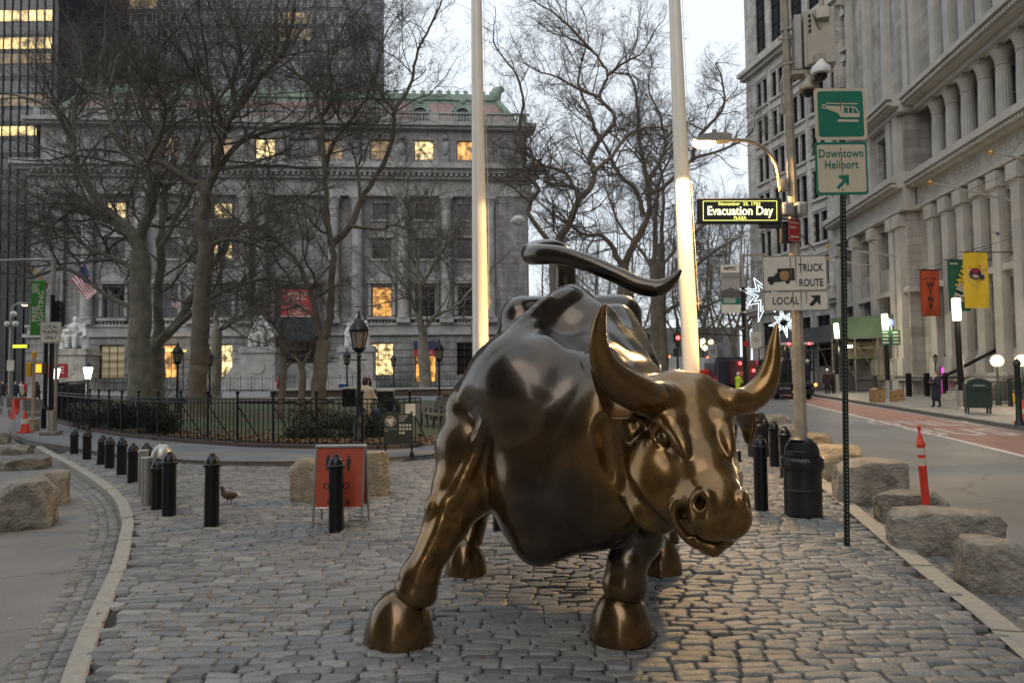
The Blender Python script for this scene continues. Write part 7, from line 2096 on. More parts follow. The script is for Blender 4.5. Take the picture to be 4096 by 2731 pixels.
# red no-standing sign and black box behind it
c = pt(3177, 921, -.14)
t = thing("parking_sign", tuple(c), rad(22), "red NO STANDING Anytime sign with a white double arrow on the lamp pole", "sign")
w, h = .29, .445; Rn = face_rot()
MB().prism(rrect(w, h, .02), -.003, .003, Rn).build("plate", mat("sign_red", (.33, .018, .022), .5, 0, (4, .1)), t)
mb = MB(); put_text(mb, "NO STANDING", .062, (0, -.006, .145), Rn, xs=.58, bold=.002); put_text(mb, "Anytime", .07, (-.03, -.006, .06), Rn, xs=.72, bold=.002)
mb.prism([(-.11, 0), (-.06, .035), (-.06, .012), (.06, .012), (.06, .035), (.11, 0), (.06, -.035), (.06, -.012), (-.06, -.012), (-.06, -.035)], .005, .006, Rn, (0, 0, -.13)); outline(mb, rrect(w * .98, h * .98, .02), rrect(w * .94, h * .955, .015), Rn, .0055); mb.build("lettering", m_refl, t)
c = pt(3142, 930, .0); MBx = MB(); MBx.bevbox((0, 0, 0), (.20, .16, .42), .02); MBx.tube([(-.75, .1, .62), (-.02, 0, .1)], .012, 5); MBx.tube([(.15, .1, .2), (.75, .4, -.3)], .012, 5); tag(MBx.build("control_box", m_ink), "black control box with stay cables behind the red sign on the lamp pole", "box").location = c
# truck route signs
def plate_sign(name, px0, py0, px1, py1, label, dy):
    c = pt((px0 + px1) / 2, (py0 + py1) / 2, dy); w = (px1 - px0) / FPX * PY; h = (py1 - py0) / FPX * PY
    t = thing(name, tuple(c), 0, label, "sign"); R = Matrix.Rotation(-.010, 3, 'Y') @ face_rot()
    MB().prism(rrect(w, h, .05), -.005, .005, R).build("plate", m_sign_w, t)
    mb = MB(); outline(mb, rrect(w * .985, h * .98, .045), rrect(w * .965, h * .945, .04), R, .008)
    return t, mb, R, w, h
t, mb, R, w, h = plate_sign("truck_route_sign", 3050, 1022, 3308, 1164, "white TRUCK ROUTE sign with a black lorry pictogram on the lamp pole", -.16)
for i, s in enumerate(("TRUCK", "ROUTE")): put_text(mb, s, .205, R @ Vector((w * .245, h * (.11 - .42 * i) + .02, .008)), R, xs=.70, space=1.04, bold=.005)
tr = [(724, 400), (798, 398), (804, 340), (936, 340), (936, 436), (900, 438), (895, 455), (880, 463), (862, 452), (858, 440), (800, 442), (772, 448), (766, 463), (748, 467), (735, 455), (722, 440), (724, 430), (738, 402)]
tq = lambda L_: [((2700 + u / 1.96 - 3179) / FPX * PY, -(900 + v / 1.96 - 1093) / FPX * PY) for u, v in L_]
mb.prism(tq([(722, 438), (728, 402), (776, 398), (788, 376), (803, 374), (803, 340), (936, 338), (938, 434), (900, 437), (894, 455), (878, 463), (862, 452), (858, 440), (775, 446), (766, 463), (750, 467), (736, 456), (730, 442)])[::-1], .0075, .0085, R); mb.build("lettering", m_ink, t)
mb = MB(); mb.prism(tq([(822, 372), (848, 356), (880, 360), (892, 378), (890, 420), (868, 436), (836, 432), (820, 410)])[::-1], .0087, .0092, R); mb.build("sticker", mat("old_sticker_orange", (.36, .20, .08), .7, 0, (40, .5)), t)
def drips(t, R, w, h, xs_):
    mb = MB()
    for x, l in xs_: mb.prism([(x - .012, h * .45), (x + .012, h * .45), (x + .006, h * (.45 - l)), (x - .006, h * (.45 - l))], .0093, .0097, R)
    mb.build("rust_streaks", m_rust, t)
drips(t, R, w, h, [(-.08, .62), (.02, .75), (.12, .5)])
t, mb, R, w, h = plate_sign("local_arrow_sign", 3054, 1166, 3314, 1242, "white LOCAL sign with a black diagonal arrow, under the truck route sign", -.155)
put_text(mb, "LOCAL", .20, R @ Vector((-w * .16, 0, .008)), R, xs=.80, space=1.05, bold=.004)
mb.prism([((2700 + u / 1.96 - 3184) / FPX * PY, -(900 + v / 1.96 - 1204) / FPX * PY) for u, v in [(1048, 625), (1092, 578), (1068, 566), (1062, 556), (1138, 553), (1136, 628), (1122, 624), (1114, 602), (1072, 640)]][::-1], .0075, .0085, R); mb.build("lettering", m_ink, t)
drips(t, R, w, h, [(-.06, .8), (.10, .85), (.2, .6)])

# ------------------------------------------------------------------ white flagpoles
m_fpole = mat("flagpole_white", (.82, .77, .67), .38, 0, (1.5, .08), coat=.3)
FY = 15.5
for pts, lab in (([(1924, 1832, 33), (1922, 1400, 32), (1918, 1000, 30), (1911, 450, 25), (1906, 0, 21.5), (1900, -500, 17)], "left of the two tall white flagpoles, crossing the museum roof"),
                 ([(2770, 1832, 34), (2763, 1450, 33), (2738, 950, 32), (2718, 500, 28), (2698, 0, 23), (2676, -500, 18)], "right of the two tall white flagpoles, brightly lit below the street lamp")):
    b = at(pts[0][0], pts[0][1], FY); b.z = 0
    t = thing("flagpole", tuple(b), 0, lab, "flagpole", "white flagpoles at the park entrance")
    P = spline([(b if i == 0 else at(x, y, FY), r / FPX * FY) for i, (x, y, r) in enumerate(pts)], 6)
    MB().tube([p - b for p, r in P], [r for p, r in P], 28).build("shaft", m_fpole, t, smooth=60)
    MB().lathe([(.34, 0), (.34, .06), (.26, .10), (.22, .18)], n=24).build("base_collar", m_steel, t, smooth=40)
    MB().tube([at(pts[1][0] + 33, 1240, FY - .0) - b, at(pts[2][0] + 37, 900, FY) - b, at(pts[3][0] + 30, 400, FY) - b, at(pts[4][0] + 28, -60, FY) - b], .006, 5).build("halyard", m_sign_w, t)
    MB().tube([at(pts[1][0] + 31, 1205, FY - .05) - b + Vector((.05 * math.sin(a), 0, .07 * math.cos(a))) for a in [0, 1, 2, 3, 4, 5]], .014, 6).build("cleat", m_steel, t)
    f = Vector((.75, -.45, 0)); MB().bevbox(f + Vector((0, 0, .12)), (.26, .22, .2), .03).bevbox(f + Vector((0, 0, .01)), (.3, .26, .03), .01).build("floodlight", m_iron, t)
    MB().lathe([(.085, .222), (.0, .226)], f, 14).build("floodlight_lens", m_lamp, t)
    o = lamp_light(b + f + Vector((0, 0, .26)), 1500, (1, .58, .2), .08, 34, .5, "floodlight_beam")
    tgt = Vector((-.62, .42, 7.5)); o.rotation_euler = (-tgt).to_track_quat('Z', 'Y').to_euler()
# ================================================================== across the avenue
WZ = .09
m_tube = mat("lamp_tube_glow", (.9, .9, .8), .3, emit=((1, .84, .52), 2.4))
m_globe = mat("globe_glow", (.9, .8, .6), .3, emit=((1, .76, .40), 2.0))
def glow(p, power, color, size, name="lamp_light"):
    d = bpy.data.lights.new(name, 'POINT'); d.energy = power; d.color = color; d.shadow_soft_size = size
    o = bpy.data.objects.new(name, d); o.location = p; col.objects.link(o)
for px, py, ty, by, Yd, lab in ((3851, 1643, 1192, 1283, 31, "nearest black lamp post with a bright glowing tube, beside the green mailbox"), (3556, 1603, 1255, 1325, 41, "black lamp post with a bright tube rising among the cardboard boxes"), (3352, 1578, 1293, 1353, 52, "farthest bright tube lamp post, peeking past the green sign post")):
    g = at(px, py, Yd); g.z = WZ; tx = {3851: 3822, 3556: 3537, 3352: 3343}[px]
    t = thing("tube_lamp_post", tuple(g), 0, lab, "street lamp", "glowing tube lamps on the far pavement")
    p1, p2 = at(tx + 6, by, Yd), at(tx, ty, Yd); r = .17 if Yd < 35 else .17
    MB().tube([(0, 0, .0), at(px - 5, py - 82, Yd) - g], .17, 14).lathe([(.24, 0), (.24, .06), (.18, .1)], n=14).build("steel_sleeve", m_steel, t, smooth=40)
    MB().tube([at(px - 5, py - 82, Yd) - g, p1 - g], [.13, .12], 12).build("pole", m_iron, t, smooth=40)
    MB().tube([p1 - g, p1.lerp(p2, .03) - g, p1.lerp(p2, .97) - g, p2 - g], [.12, .165, .165, .12], 16).build("glow_tube", m_tube, t, smooth=40)
    MB().tube([p2 - g, p2 - g + Vector((0, 0, .06))], [.14, .10], 12).build("cap", m_iron, t)
    glow(p1.lerp(p2, .5) + Vector((0, -.45, 0)), 300, (1, .80, .50), .25)
# mailbox
g = gp(3912, 1652, WZ)
t = thing("mailbox", tuple(g), rad(-22), "dark green round-topped mailbox on legs beside the nearest tube lamp", "mailbox")
m_mail = mat("mailbox_green", (.014, .034, .026), .5, .1, (5, .3))
w, d, h = .86, .62, 1.38
n = 12; poly = [(-w / 2, .22), (w / 2, .22), (w / 2, h - w / 2 * .55)] + [(w / 2 * math.cos(math.pi * i / n), h - w / 2 * .55 + w / 2 * .55 * math.sin(math.pi * i / n)) for i in range(1, n)] + [(-w / 2, h - w / 2 * .55)]
MB().prism(poly, -d / 2, d / 2, Matrix.Rotation(rad(90), 3, 'X')).build("box", m_mail, t, smooth=30)
for x in (-1, 1):
    for y in (-1, 1): MB().box((x * (w / 2 - .06), y * (d / 2 - .06), .12), (.06, .06, .26)).build("leg", m_mail, t)
MB().bevbox((0, -d / 2 - .03, h - .33), (.62, .06, .22), .015).build("pull_door", m_mail, t); MB().tube([(-.2, -d / 2 - .08, h - .28), (.2, -d / 2 - .08, h - .28)], .015, 6).build("handle", m_steel, t)
# boxes
m_card = mat("cardboard", (.27, .165, .075), .85, 0, (5, .2))
for (x0, y0, x1, y1), lab, mm in (((3496, 1553, 3545, 1608), "torn cardboard box with dark stamp, largest, left of the middle tube lamp", .9), ((3566, 1560, 3596, 1606), "upright cardboard box between the middle tube lamp and the last box", .6), ((3593, 1558, 3621, 1602), "rightmost brown cardboard box on the far pavement", .8)):
    g = gp((x0 + x1) / 2, y1, WZ); w = (x1 - x0) / FPX * g.y * .9; h = (y1 - y0) / FPX * g.y * .92
    t = thing("cardboard_box", tuple(g), rad(rng.uniform(-15, 10)), lab, "box", "cardboard boxes on the far pavement")
    MB().bevbox((0, w * mm / 2, h / 2), (w, w * mm, h), .01).build("carton", m_card, t)
    mb = MB(); mb.box((-w * .3, w * mm * .5, h + .03), (w * .4, w * mm, .012), Matrix.Rotation(rad(-25), 3, 'Y')); mb.box((w * .32, w * mm * .5, h + .02), (w * .4, w * mm, .012), Matrix.Rotation(rad(18), 3, 'Y')); mb.build("flap", m_card, t)
    MB().b2((-.06, -.008, h * .35), (.06, -.002, h * .6)).build("stamp", m_khaki, t)
# people
def scarf(t, k, figure):
    V, F = figure([([((0, -.03, 1.47), .12), ((0, -.03, 1.53), .11)], .03), ([((.02, -.13, 1.45), .05), ((.03, -.16, 1.25), .04)], .03)], .022); me = np_mesh("scarf", V, F, True); me.materials.append(m_cream); link(bpy.data.objects.new("scarf", me), t)
person(3742, 33.2, 1.64, rad(-75), "woman in a long navy coat and cream scarf walking across the far pavement", m_navy, m_blackc, m_hairb, z=WZ, stride=.16, arms='phone', coat_len=.85, extra=scarf)
WK = "workers in hard hats by the lorries"
person(3308, 52, 1.78, rad(160), "worker in a maroon jacket and white hard hat standing by the scaffold", m_maroon, m_blackc, m_blackc, z=WZ, stride=.1, hat=m_hatw, group=WK)
person(3332, 53, 1.7, rad(30), "dark-clothed worker half hidden behind the green sign post", m_blackc, m_blackc, m_blackc, z=WZ, stride=.1, group=WK)
person(2952, 50, 1.72, rad(120), "worker in a hi-vis yellow vest seen between the bull's horns", m_hiviz, m_blackc, m_blackc, z=ROADR, stride=.15, hat=m_hatw, arms='fwd', group=WK)
person(3138, 47.5, 1.75, rad(-60), "worker in dark clothes stooping on the flatbed lorry", m_blackc, m_blackc, m_blackc, z=.95, stride=.2, arms='up', group=WK)
person(3231, 47.5, 1.75, rad(100), "worker in dark clothes and white hard hat at the tail of the flatbed", m_navy, m_blackc, m_blackc, z=.75, stride=.1, hat=m_hatw, arms='fwd', group=WK)
# vehicles
m_red_l = mat("tail_light_red", (.5, .02, .02), .3, emit=((1, .03, .03), 9)); m_amber = mat("marker_amber", (.6, .2, .02), .3, emit=((1, .12, .03), 6)); m_head = mat("head_light_warm", (.9, .8, .6), .3, emit=((1, .85, .6), 9))
m_tyre = mat("tyre", (.012, .012, .012), .8); m_tdark = mat("lorry_navy", (.022, .028, .045), .4, .1, (2, .3)); m_twhite = mat("lorry_white", (.42, .42, .41), .5, 0, (1, .15)); m_tred = mat("lorry_red", (.10, .02, .025), .5, 0, (2, .3)); m_chrome = mat("chrome", (.5, .5, .5), .2, 1)
def wheel(t, x, y, r=.5, w=.28):
    o = MB().lathe([(.0, -w / 2), (r * .8, -w / 2), (r, -w * .35), (r, w * .35), (r * .8, w / 2), (0, w / 2)], (x, y, r), 18, Matrix.Rotation(rad(90), 3, 'Y')).build("wheel", m_tyre, t, smooth=40)
    MB().lathe([(0, w / 2 + .004), (r * .5, w / 2 + .012), (r * .55, w / 2 + .002)], (x, y, r), 14, Matrix.Rotation(rad(90 if x > 0 else -90), 3, 'Y')).build("rim", m_chrome, o)
# refuse lorry: navy hopper seen from behind
g = at(2925, 1560, 62); RT = rad(-8)
t = thing("refuse_lorry", (g.x, g.y, ROADR), RT, "navy refuse lorry with red tail lights stopped on the avenue between the horns", "lorry")
MB().prism([(-1.25, .55), (1.25, .55), (1.25, 2.6), (1.1, 3.1), (-1.1, 3.1), (-1.25, 2.6)], -6.5, -.6, Matrix.Rotation(rad(90), 3, 'X')).build("body", m_tdark, t)
MB().prism([(-.6, .7), (.15, .55), (.25, 1.3), (.0, 2.7), (-.6, 3.0)], -1.2, 1.2, Matrix.Rotation(rad(90), 3, 'Z') @ Matrix.Rotation(rad(90), 3, 'X') ).build("hopper", m_tdark, t)
mb = MB(); mb.b2((-.8, -.32, 1.0), (.8, -.26, 1.12)); mb.b2((-.95, -.33, .62), (.95, -.2, .78)); mb.build("bumper", m_twhite, t)
mb = MB(); put_text(mb, "NYC", .7, (-.25, -.3, 2.0), face_rot()); mb.build("lettering", m_grey, t)
for x in (-1.05, 1.05): MB().b2((x - .09, -.36, .85), (x + .09, -.27, 1.1)).build("tail_light", m_red_l, t)
for x in (-.45, 1.15): MB().b2((x - .06, -.36, 2.6), (x + .06, -.27, 2.7)).build("marker_light", m_red_l, t)
for x in (-1.05, 1.05): wheel(t, x, 1.2); wheel(t, x, 4.6)
MB().bevbox((0, 7.6, 1.6), (2.4, 1.8, 2.3), .12).build("cab", m_tdark, t)
# dark red truck with beacons
g = at(3010, 1556, 58)
t = thing("utility_lorry", (g.x, g.y, ROADR), rad(-6), "dark red utility lorry with glowing red lamps behind the hi-vis worker", "lorry")
MB().bevbox((0, 2.2, 1.75), (2.6, 4.6, 2.0), .06).build("body", m_tred, t); MB().bevbox((0, 5.6, 1.5), (2.3, 1.7, 2.1), .15).build("cab", m_tred, t)
MB().b2((-1.2, -.25, .55), (1.2, -.1, .72)).build("bumper", m_iron, t); MB().b2((-1.15, -.12, 1.5), (-.4, -.105, 1.85)).build("sign_plate", mat("plate_orange", (.45, .12, .03), .5), t)
for x, z in ((-.95, 2.5), (.85, 2.35), (.1, 1.9), (-1.1, 1.2), (1.1, 1.2)): MB().ball((x, -.13, z), .12, 10).build("tail_light", m_red_l, t)
for x in (-1.0, 1.0): wheel(t, x, .9); wheel(t, x, 5.2)
# white vans behind the flagpole
for px, Yd, c_, lab in ((2715, 72, m_twhite, "white box van left of the bright flagpole base"), (2805, 78, m_twhite, "white box lorry with warm lamps right of the bright flagpole")):
    g = at(px, 1555, Yd); t = thing("box_van", (g.x, g.y, ROADR), rad(-6), lab, "van")
    MB().bevbox((0, 3, 2.0), (2.3, 5.5, 2.7), .06).build("body", c_, t); MB().bevbox((0, -.6, 1.35), (2.1, 1.7, 1.7), .2).build("cab", c_, t); MB().b2((-.9, -1.47, 1.45), (.9, -1.44, 2.0)).build("windscreen", m_glass_d, t)
    for x in (-.8, .8): MB().ball((x, -1.45, .85), .14, 10).build("headlight", m_head, t); MB().ball((x, .3, 3.4), .09, 8).build("marker_light", m_amber, t)
    for x in (-1.0, 1.0): wheel(t, x, -.5, .42); wheel(t, x, 4.5, .42)
g = at(2846, 1556, 66); t = thing("pickup_truck", (g.x, g.y, ROADR), rad(-6), "small orange works pickup between the white van and the navy lorry", "pickup")
MB().bevbox((0, 1, 1.0), (1.9, 4.5, .8), .1).build("body", m_orange, t); MB().bevbox((0, 1.6, 1.65), (1.75, 1.8, .8), .2).build("cab", m_orange, t)
for x in (-.8, .8): wheel(t, x, -.4, .4); wheel(t, x, 2.6, .4); MB().b2((x - .1, -1.29, 1.0), (x + .1, -1.24, 1.2)).build("tail_light", m_red_l, t)
# flatbed
g = at(3172, 1590, 47); FZ = ROADR
t = thing("flatbed_lorry", (g.x, g.y, FZ), rad(-10), "black flatbed works lorry with a lit frame and red marker lamps behind the pole", "lorry")
MB().bevbox((0, 2.5, .92), (2.5, 6.5, .22), .03).build("bed", m_iron, t)
mb = MB()
for x in (-1.2, 1.2):
    for y in (-.6, 2.4, 5.4): mb.tube([(x, y, 1.0), (x, y, 3.55)], .05, 6)
    mb.tube([(x, -.6, 3.55), (x, 5.4, 3.55)], .05, 6); mb.tube([(x, -.6, 2.2), (x, 5.4, 2.2)], .035, 6)
mb.tube([(-1.2, -.6, 3.55), (1.2, -.6, 3.55)], .05, 6); mb.build("rack", m_iron, t)
MB().bevbox((0, -.62, 3.62), (2.5, .12, .16), .02).build("light_bar", m_twhite, t)
for x in (-1.05, -.3, .95): MB().b2((x - .07, -.72, 3.54), (x + .07, -.685, 3.68)).build("marker_light", m_red_l, t)
MB().ball((1.25, -.7, .95), .11, 8).build("tail_light", m_amber, t); MB().b2((-.2, -.78, .42), (.35, -.75, .58)).build("number_plate", mat("plate_yellow", (.4, .28, .06), .5), t); MB().bevbox((0, -.7, .5), (2.3, .12, .35), .03).build("bumper", m_iron, t)
for x in (-1.0, 1.0): wheel(t, x, .2, .48); wheel(t, x, 4.6, .48)
MB().bevbox((0, 6.6, 1.7), (2.3, 1.8, 2.1), .15).build("cab", m_iron, t)
# sidewalk shed with green fascia
m_shed = mat("shed_green", (.030, .070, .035), .6, 0, (1.5, .3)); m_shedg = mat("shed_grey", (.07, .075, .085), .6, 0, (1.2, .3)); m_pipe = mat("scaffold_pipe", (.13, .12, .10), .5, .5, (4, .3))
sa, sb, sc_ = at(3604, 1300, 53), at(3326, 1300, 56), at(3088, 1310, 70)
t = thing("sidewalk_shed", (sb.x, sb.y, WZ), 0, "scaffold shed with a dark green fascia over the far pavement entrance", "scaffolding"); O = Vector((sb.x, sb.y, WZ))
zt, zb = at(3400, 1268, 55).z, at(3400, 1350, 55).z
def panel(a, b, z0, z1, th, nm, m):
    d = b - a; c = (a + b) / 2; MB().box((c.x, c.y, (z0 + z1) / 2), (math.hypot(d.x, d.y), th, z1 - z0), Matrix.Rotation(math.atan2(d.y, d.x), 3, 'Z')).build(nm, m, t).location = -O
panel(sa, sb, zb, zt, .12, "fascia", m_shed); panel(sb + Vector((0, .1, 0)), sc_, zb - .25, zt - .5, .12, "side_fascia", m_shedg)
def deck():
    mb = MB(); P = [sa, sb, sc_, sc_ + Vector((5, 3, 0)), sa + Vector((3, 4, 0))]
    mb.prism([(p.x, p.y) for p in P], zb - .1, zb + .05); mb.build("deck", m_shedg, t).location = -O
deck()
def pipes(L_):
    for p in L_: MB().tube([(p.x, p.y, WZ), (p.x, p.y, zb)], .065, 8).build("post", m_pipe, t).location = -O
pipes([sa, sa.lerp(sb, .33), sa.lerp(sb, .66), sb, sb.lerp(sc_, .2), sb.lerp(sc_, .4), sb.lerp(sc_, .6), sb.lerp(sc_, .8), sc_, sa + Vector((1.5, 2.5, 0)), sa.lerp(sb, .5) + Vector((2, 3, 0))])
mb = MB(); P = [sa, sa.lerp(sb, .33), sa.lerp(sb, .66), sb, sb.lerp(sc_, .2), sb.lerp(sc_, .4), sb.lerp(sc_, .6), sb.lerp(sc_, .8), sc_]
for a, b in zip(P[:-1], P[1:]):
    A1, B1_ = a.copy(), b.copy(); A1.z = zb - .8; B1_.z = zb - .8; mb.tube([A1, B1_], .04, 6); A1.z = 1.2; B1_.z = zb - .3; mb.tube([A1, B1_], .03, 6)
mb.build("braces", m_pipe, t).location = -O
MB().bevbox(at(3395, 1385, 53.5), (.5, .2, .14), .03).build("floodlight", mat("shed_lamp", (.9, .9, .7), .4, emit=((1, .92, .62), 14)), t).location = -O
glow(at(3400, 1398, 52.6), 60, (1, .88, .55), .2)
# bank sign in the entrance
c = at(3447, 1398, 57.2)
t2 = thing("bank_sign", tuple(c), rad(4), "pale BERKSHIRE BANK sign under the green scaffold fascia", "sign")
MB().b2((-1.25, 0, -.72), (1.25, .08, .62)).build("board", mat("bank_board", (.30, .28, .20), .7, 0, (2, .15)), t2); mb = MB(); put_text(mb, "BERKSHIRE BANK", .30, (0, -.012, -.12), Rf, xs=.82, bold=.004); put_text(mb, "THE NEIGHBORHOOD BANK", .13, (0, -.012, -.42), Rf)
for a in (0, .5, -.5): mb.prism([(-.12, 0), (.12, 0), (0, .24)], .01, .012, Rf @ Matrix.Rotation(a, 3, 'Z'), (0, 0, .18))
mb.build("lettering", mat("bank_letters", (.10, .085, .05), .8), t2)
[MB().b2((x - .04, .02, -3.5), (x + .04, .07, -.72)).build("post", m_pipe, t2) for x in (-1.1, 1.1)]
# banners on the columned building
def hang_banner(px, py, wpx, hpx, Yd, label, m, yaw=0.0):
    c = at(px, py, Yd); w, h = wpx / FPX * Yd, hpx / FPX * Yd
    t = thing("shop_banner", tuple(c), yaw, label, "banner", "banners hung from the stone facade"); mb = MB(); n = 8
    for i in range(n):
        for j in range(n):
            q = lambda i_, j_: Vector((-w / 2 + w * i_ / n, .03 * math.sin(i_ * 1.1 + j_ * .5), h / 2 - h * j_ / n)); mb.quad(q(i, j), q(i + 1, j), q(i + 1, j + 1), q(i, j + 1))
    mb.build("cloth", m, t, smooth=60)
    MB().tube([(-w / 2 - .15, .03, h / 2 + .02), (w / 2 + 1.9, .03, h / 2 + .02)], .03, 6).tube([(-w / 2 + .1, .03, h / 2 + .02), (w / 2 + 1.9, .03, h / 2 + .9)], .015, 5).build("bracket", m_iron, t)
    return t, w, h
m_bo = mat("banner_orange", (.42, .065, .02), .8, 0, (1.2, .15)); m_by = mat("banner_yellow", (.62, .42, .025), .8, 0, (1.2, .12)); m_bg = mat("banner_dark_green", (.010, .085, .045), .8, 0, (1.2, .2)); m_bb = mat("banner_blue", (.012, .02, .09), .8)
t, w, h = hang_banner(3720, 1172, 78, 186, 47.5, "orange WINE banner with black vertical letters, lowest of the facade banners", m_bo, rad(3))
mb = MB()
for i, ch in enumerate("WINE"): put_text(mb, ch, .50, (0, -.05, .52 - .47 * i), Rf, bold=.02)
for i, ch in enumerate("NEW YORK"):
    a = (i - 3.5) * .21; put_text(mb, ch, .17, (.62 * math.sin(a), -.05, .90 + .42 * (math.cos(a) - .75)), Rf @ Matrix.Rotation(-a, 3, 'Z'), bold=.004)
put_text(mb, "EXCHANGE", .15, (0, -.05, -1.22), Rf); put_text(mb, "212-422-2222", .16, (0, -.05, -1.42), Rf, xs=.8); outline(mb, rrect(w * .98, h * .99, .02), rrect(w * .93, h * .97, .02), Rf, .045); mb.build("lettering", m_ink, t)
t, w, h = hang_banner(3836, 1142, 90, 205, 42.0, "dark green banner half hidden behind the yellow one", m_bg, rad(3))
mb = MB(); put_text(mb, "SUB", .85, (.08, -.06, -.42), Rf @ Matrix.Rotation(rad(68), 3, 'Z'), bold=.03, xs=.8); mb.build("pale_lettering", m_refl, t); mb = MB(); put_text(mb, "WAY", .85, (.34, -.06, .62), Rf @ Matrix.Rotation(rad(68), 3, 'Z'), bold=.03, xs=.8); mb.build("yellow_lettering", m_by, t); mb = MB(); put_text(mb, "www.", .22, (-.3, -.05, h / 2 - .2), Rf, bold=.006); mb.build("lettering", m_refl, t)
t, w, h = hang_banner(3904, 1121, 102, 224, 39.0, "yellow TEA banner with a dark cup emblem, highest of the facade banners", m_by, rad(3))
mb = MB(); mb.prism(rrect(.64, .60, .22), .048, .052, Rf, (-.05, 0, .36)); mb.ball((.33, -.05, .16), (.15, .02, .14), 12); mb.build("cup_emblem", m_navy, t)
mb = MB(); put_text(mb, "TEA", .21, (-.06, -.056, .2), Rf, bold=.012); mb.tube([(-.45, -.05, .7), (-.5, -.05, .2), (-.3, -.05, -.15), (.1, -.05, -.4)], .018, 5); mb.tube([(.3, -.05, .75), (.5, -.05, .45), (.42, -.05, .1)], .018, 5); mb.build("pale_lettering", m_refl, t)
mb = MB(); put_text(mb, "KUNG", .17, (-.06, -.056, .52), Rf, bold=.008); put_text(mb, "FU", .17, (-.06, -.056, .37), Rf, bold=.008)
for p in ((.2, .78), (-.35, .72), (.55, .55), (-.42, .3), (.1, -.1)): mb.box((p[0], -.05, p[1]), (.14, .01, .05), Matrix.Rotation(p[0] * 3, 3, 'Y'))
mb.build("red_lettering", mat("banner_pink", (.45, .03, .08), .7), t)
t, w, h = hang_banner(4092, 1010, 26, 170, 40.0, "blue banner cut off by the right edge of the photo", m_bb, rad(3))
mb = MB(); mb.b2((-w / 2, -.05, h / 2 - .6), (0, -.04, h / 2 - .4)); mb.build("stripe", m_refl, t)
g = at(4048, 942, 40.5); t = thing("flag", tuple(g), 0, "furled blue flag with white stars at the right edge", "flag"); mb = MB()
P = spline([(Vector((-.9, 0, .12)), .05), (Vector((-.3, 0, .02)), .10), (Vector((.3, -.02, -.02)), .13), (Vector((.9, 0, .10)), .12)], 6); mb.tube([p for p, r in P], [r for p, r in P], 10); mb.build("cloth", m_bb, t, smooth=50); mb = MB(); [mb.ball((x, -.12, .0), .035, 6) for x in (-.2, .1, .45)]; mb.build("stars", m_refl, t); MB().tube([(-1.1, .05, .2), (1.4, .25, .1)], .025, 6).build("staff", m_grey, t)
# white flagstaffs
for (x0, y0, Y0), (x1, y1, Y1), lab in (((3722, 731, 36), (4180, 832, 41), "long white flagstaff with a gold ball jutting below the carved frieze"), ((3964, 611, 33), (4200, 655, 37), "white flagstaff with a gold ball at the upper right edge"), ((3310, 986, 48), (3610, 1030, 53), "upper of two thin white flagstaffs crossing behind the green sign post"), ((3312, 1034, 50), (3486, 1066, 55), "lower of two thin white flagstaffs crossing behind the green sign post")):
    a, b = at(x0, y0, Y0), at(x1, y1, Y1); t = thing("flagstaff", tuple(a), 0, lab, "flagstaff", "white flagstaffs on the stone facade"); MB().tube([(0, 0, 0), b - a], [.05, .08], 10).build("staff", m_twhite, t, smooth=50); MB().ball((0, 0, 0), .13, 10).build("ball", mat("gilt", (.45, .24, .06), .4, .6), t, smooth=60); MB().tube([(b - a) * .3, (b - a) * .6 + Vector((.3, .5, 1.4))], .012, 5).build("stay", m_iron, t)
# subway entrance: globes, railing, planter posts
m_dkgreen = mat("subway_green", (.012, .022, .018), .5, .2)
for px, py, Yd, lab in ((3988, 1443, 34, "left glowing globe lamp of the subway entrance"), (4088, 1442, 33, "right glowing globe lamp of the subway entrance, at the photo's edge")):
    p = at(px, py, Yd); t = thing("globe_lamp", (p.x, p.y, WZ), 0, lab, "lamp post", "globe lamps of the subway entrance"); zz = p.z - WZ
    MB().lathe([(.12, 0), (.10, .5), (.05, .6), (.045, zz - .3), (.1, zz - .26)], n=12).build("pole", m_dkgreen, t, smooth=40); MB().ball((0, 0, zz), .28, 18).build("globe", m_globe, t, smooth=60); glow(p + Vector((0, -.5, 0)), 45, (1, .74, .42), .25)
g = at(4040, 1560, 33); t = thing("subway_railing", (g.x, g.y, WZ), rad(-5), "dark green subway stair railing under the globe lamps", "railing"); mb = MB(); mb.tube([(-2.0, 0, 1.15), (2.4, 0, 1.15)], .03, 6); mb.tube([(-2.0, 0, .15), (2.4, 0, .15)], .025, 6); [mb.tube([(-2 + .2 * i, 0, .15), (-2 + .2 * i, 0, 1.15)], .012, 5) for i in range(23)]; mb.build("rail", m_dkgreen, t); [MB().bevbox((x, 0, .65), (.14, .14, 1.3), .02).build("post", m_dkgreen, t) for x in (-2.05, 0, 2.45)]
g = at(3740, 1540, 46); t = thing("iron_railing", (g.x, g.y, WZ), rad(6), "dark iron areaway railing behind the walking woman", "railing")
for i in range(4): MB().bevbox((-1.8 + 1.25 * i, 0, .75), (.26, .26, 1.5), .03).build("post", m_iron, t)
mb = MB(); [mb.tube([(-1.8 + .14 * i, 0, .1), (-1.8 + .14 * i, 0, 1.25)], .018, 5) for i in range(28)]; mb.tube([(-1.8, 0, 1.2), (2, 0, 1.2)], .03, 6); o = mb.build("bars", m_iron, t)
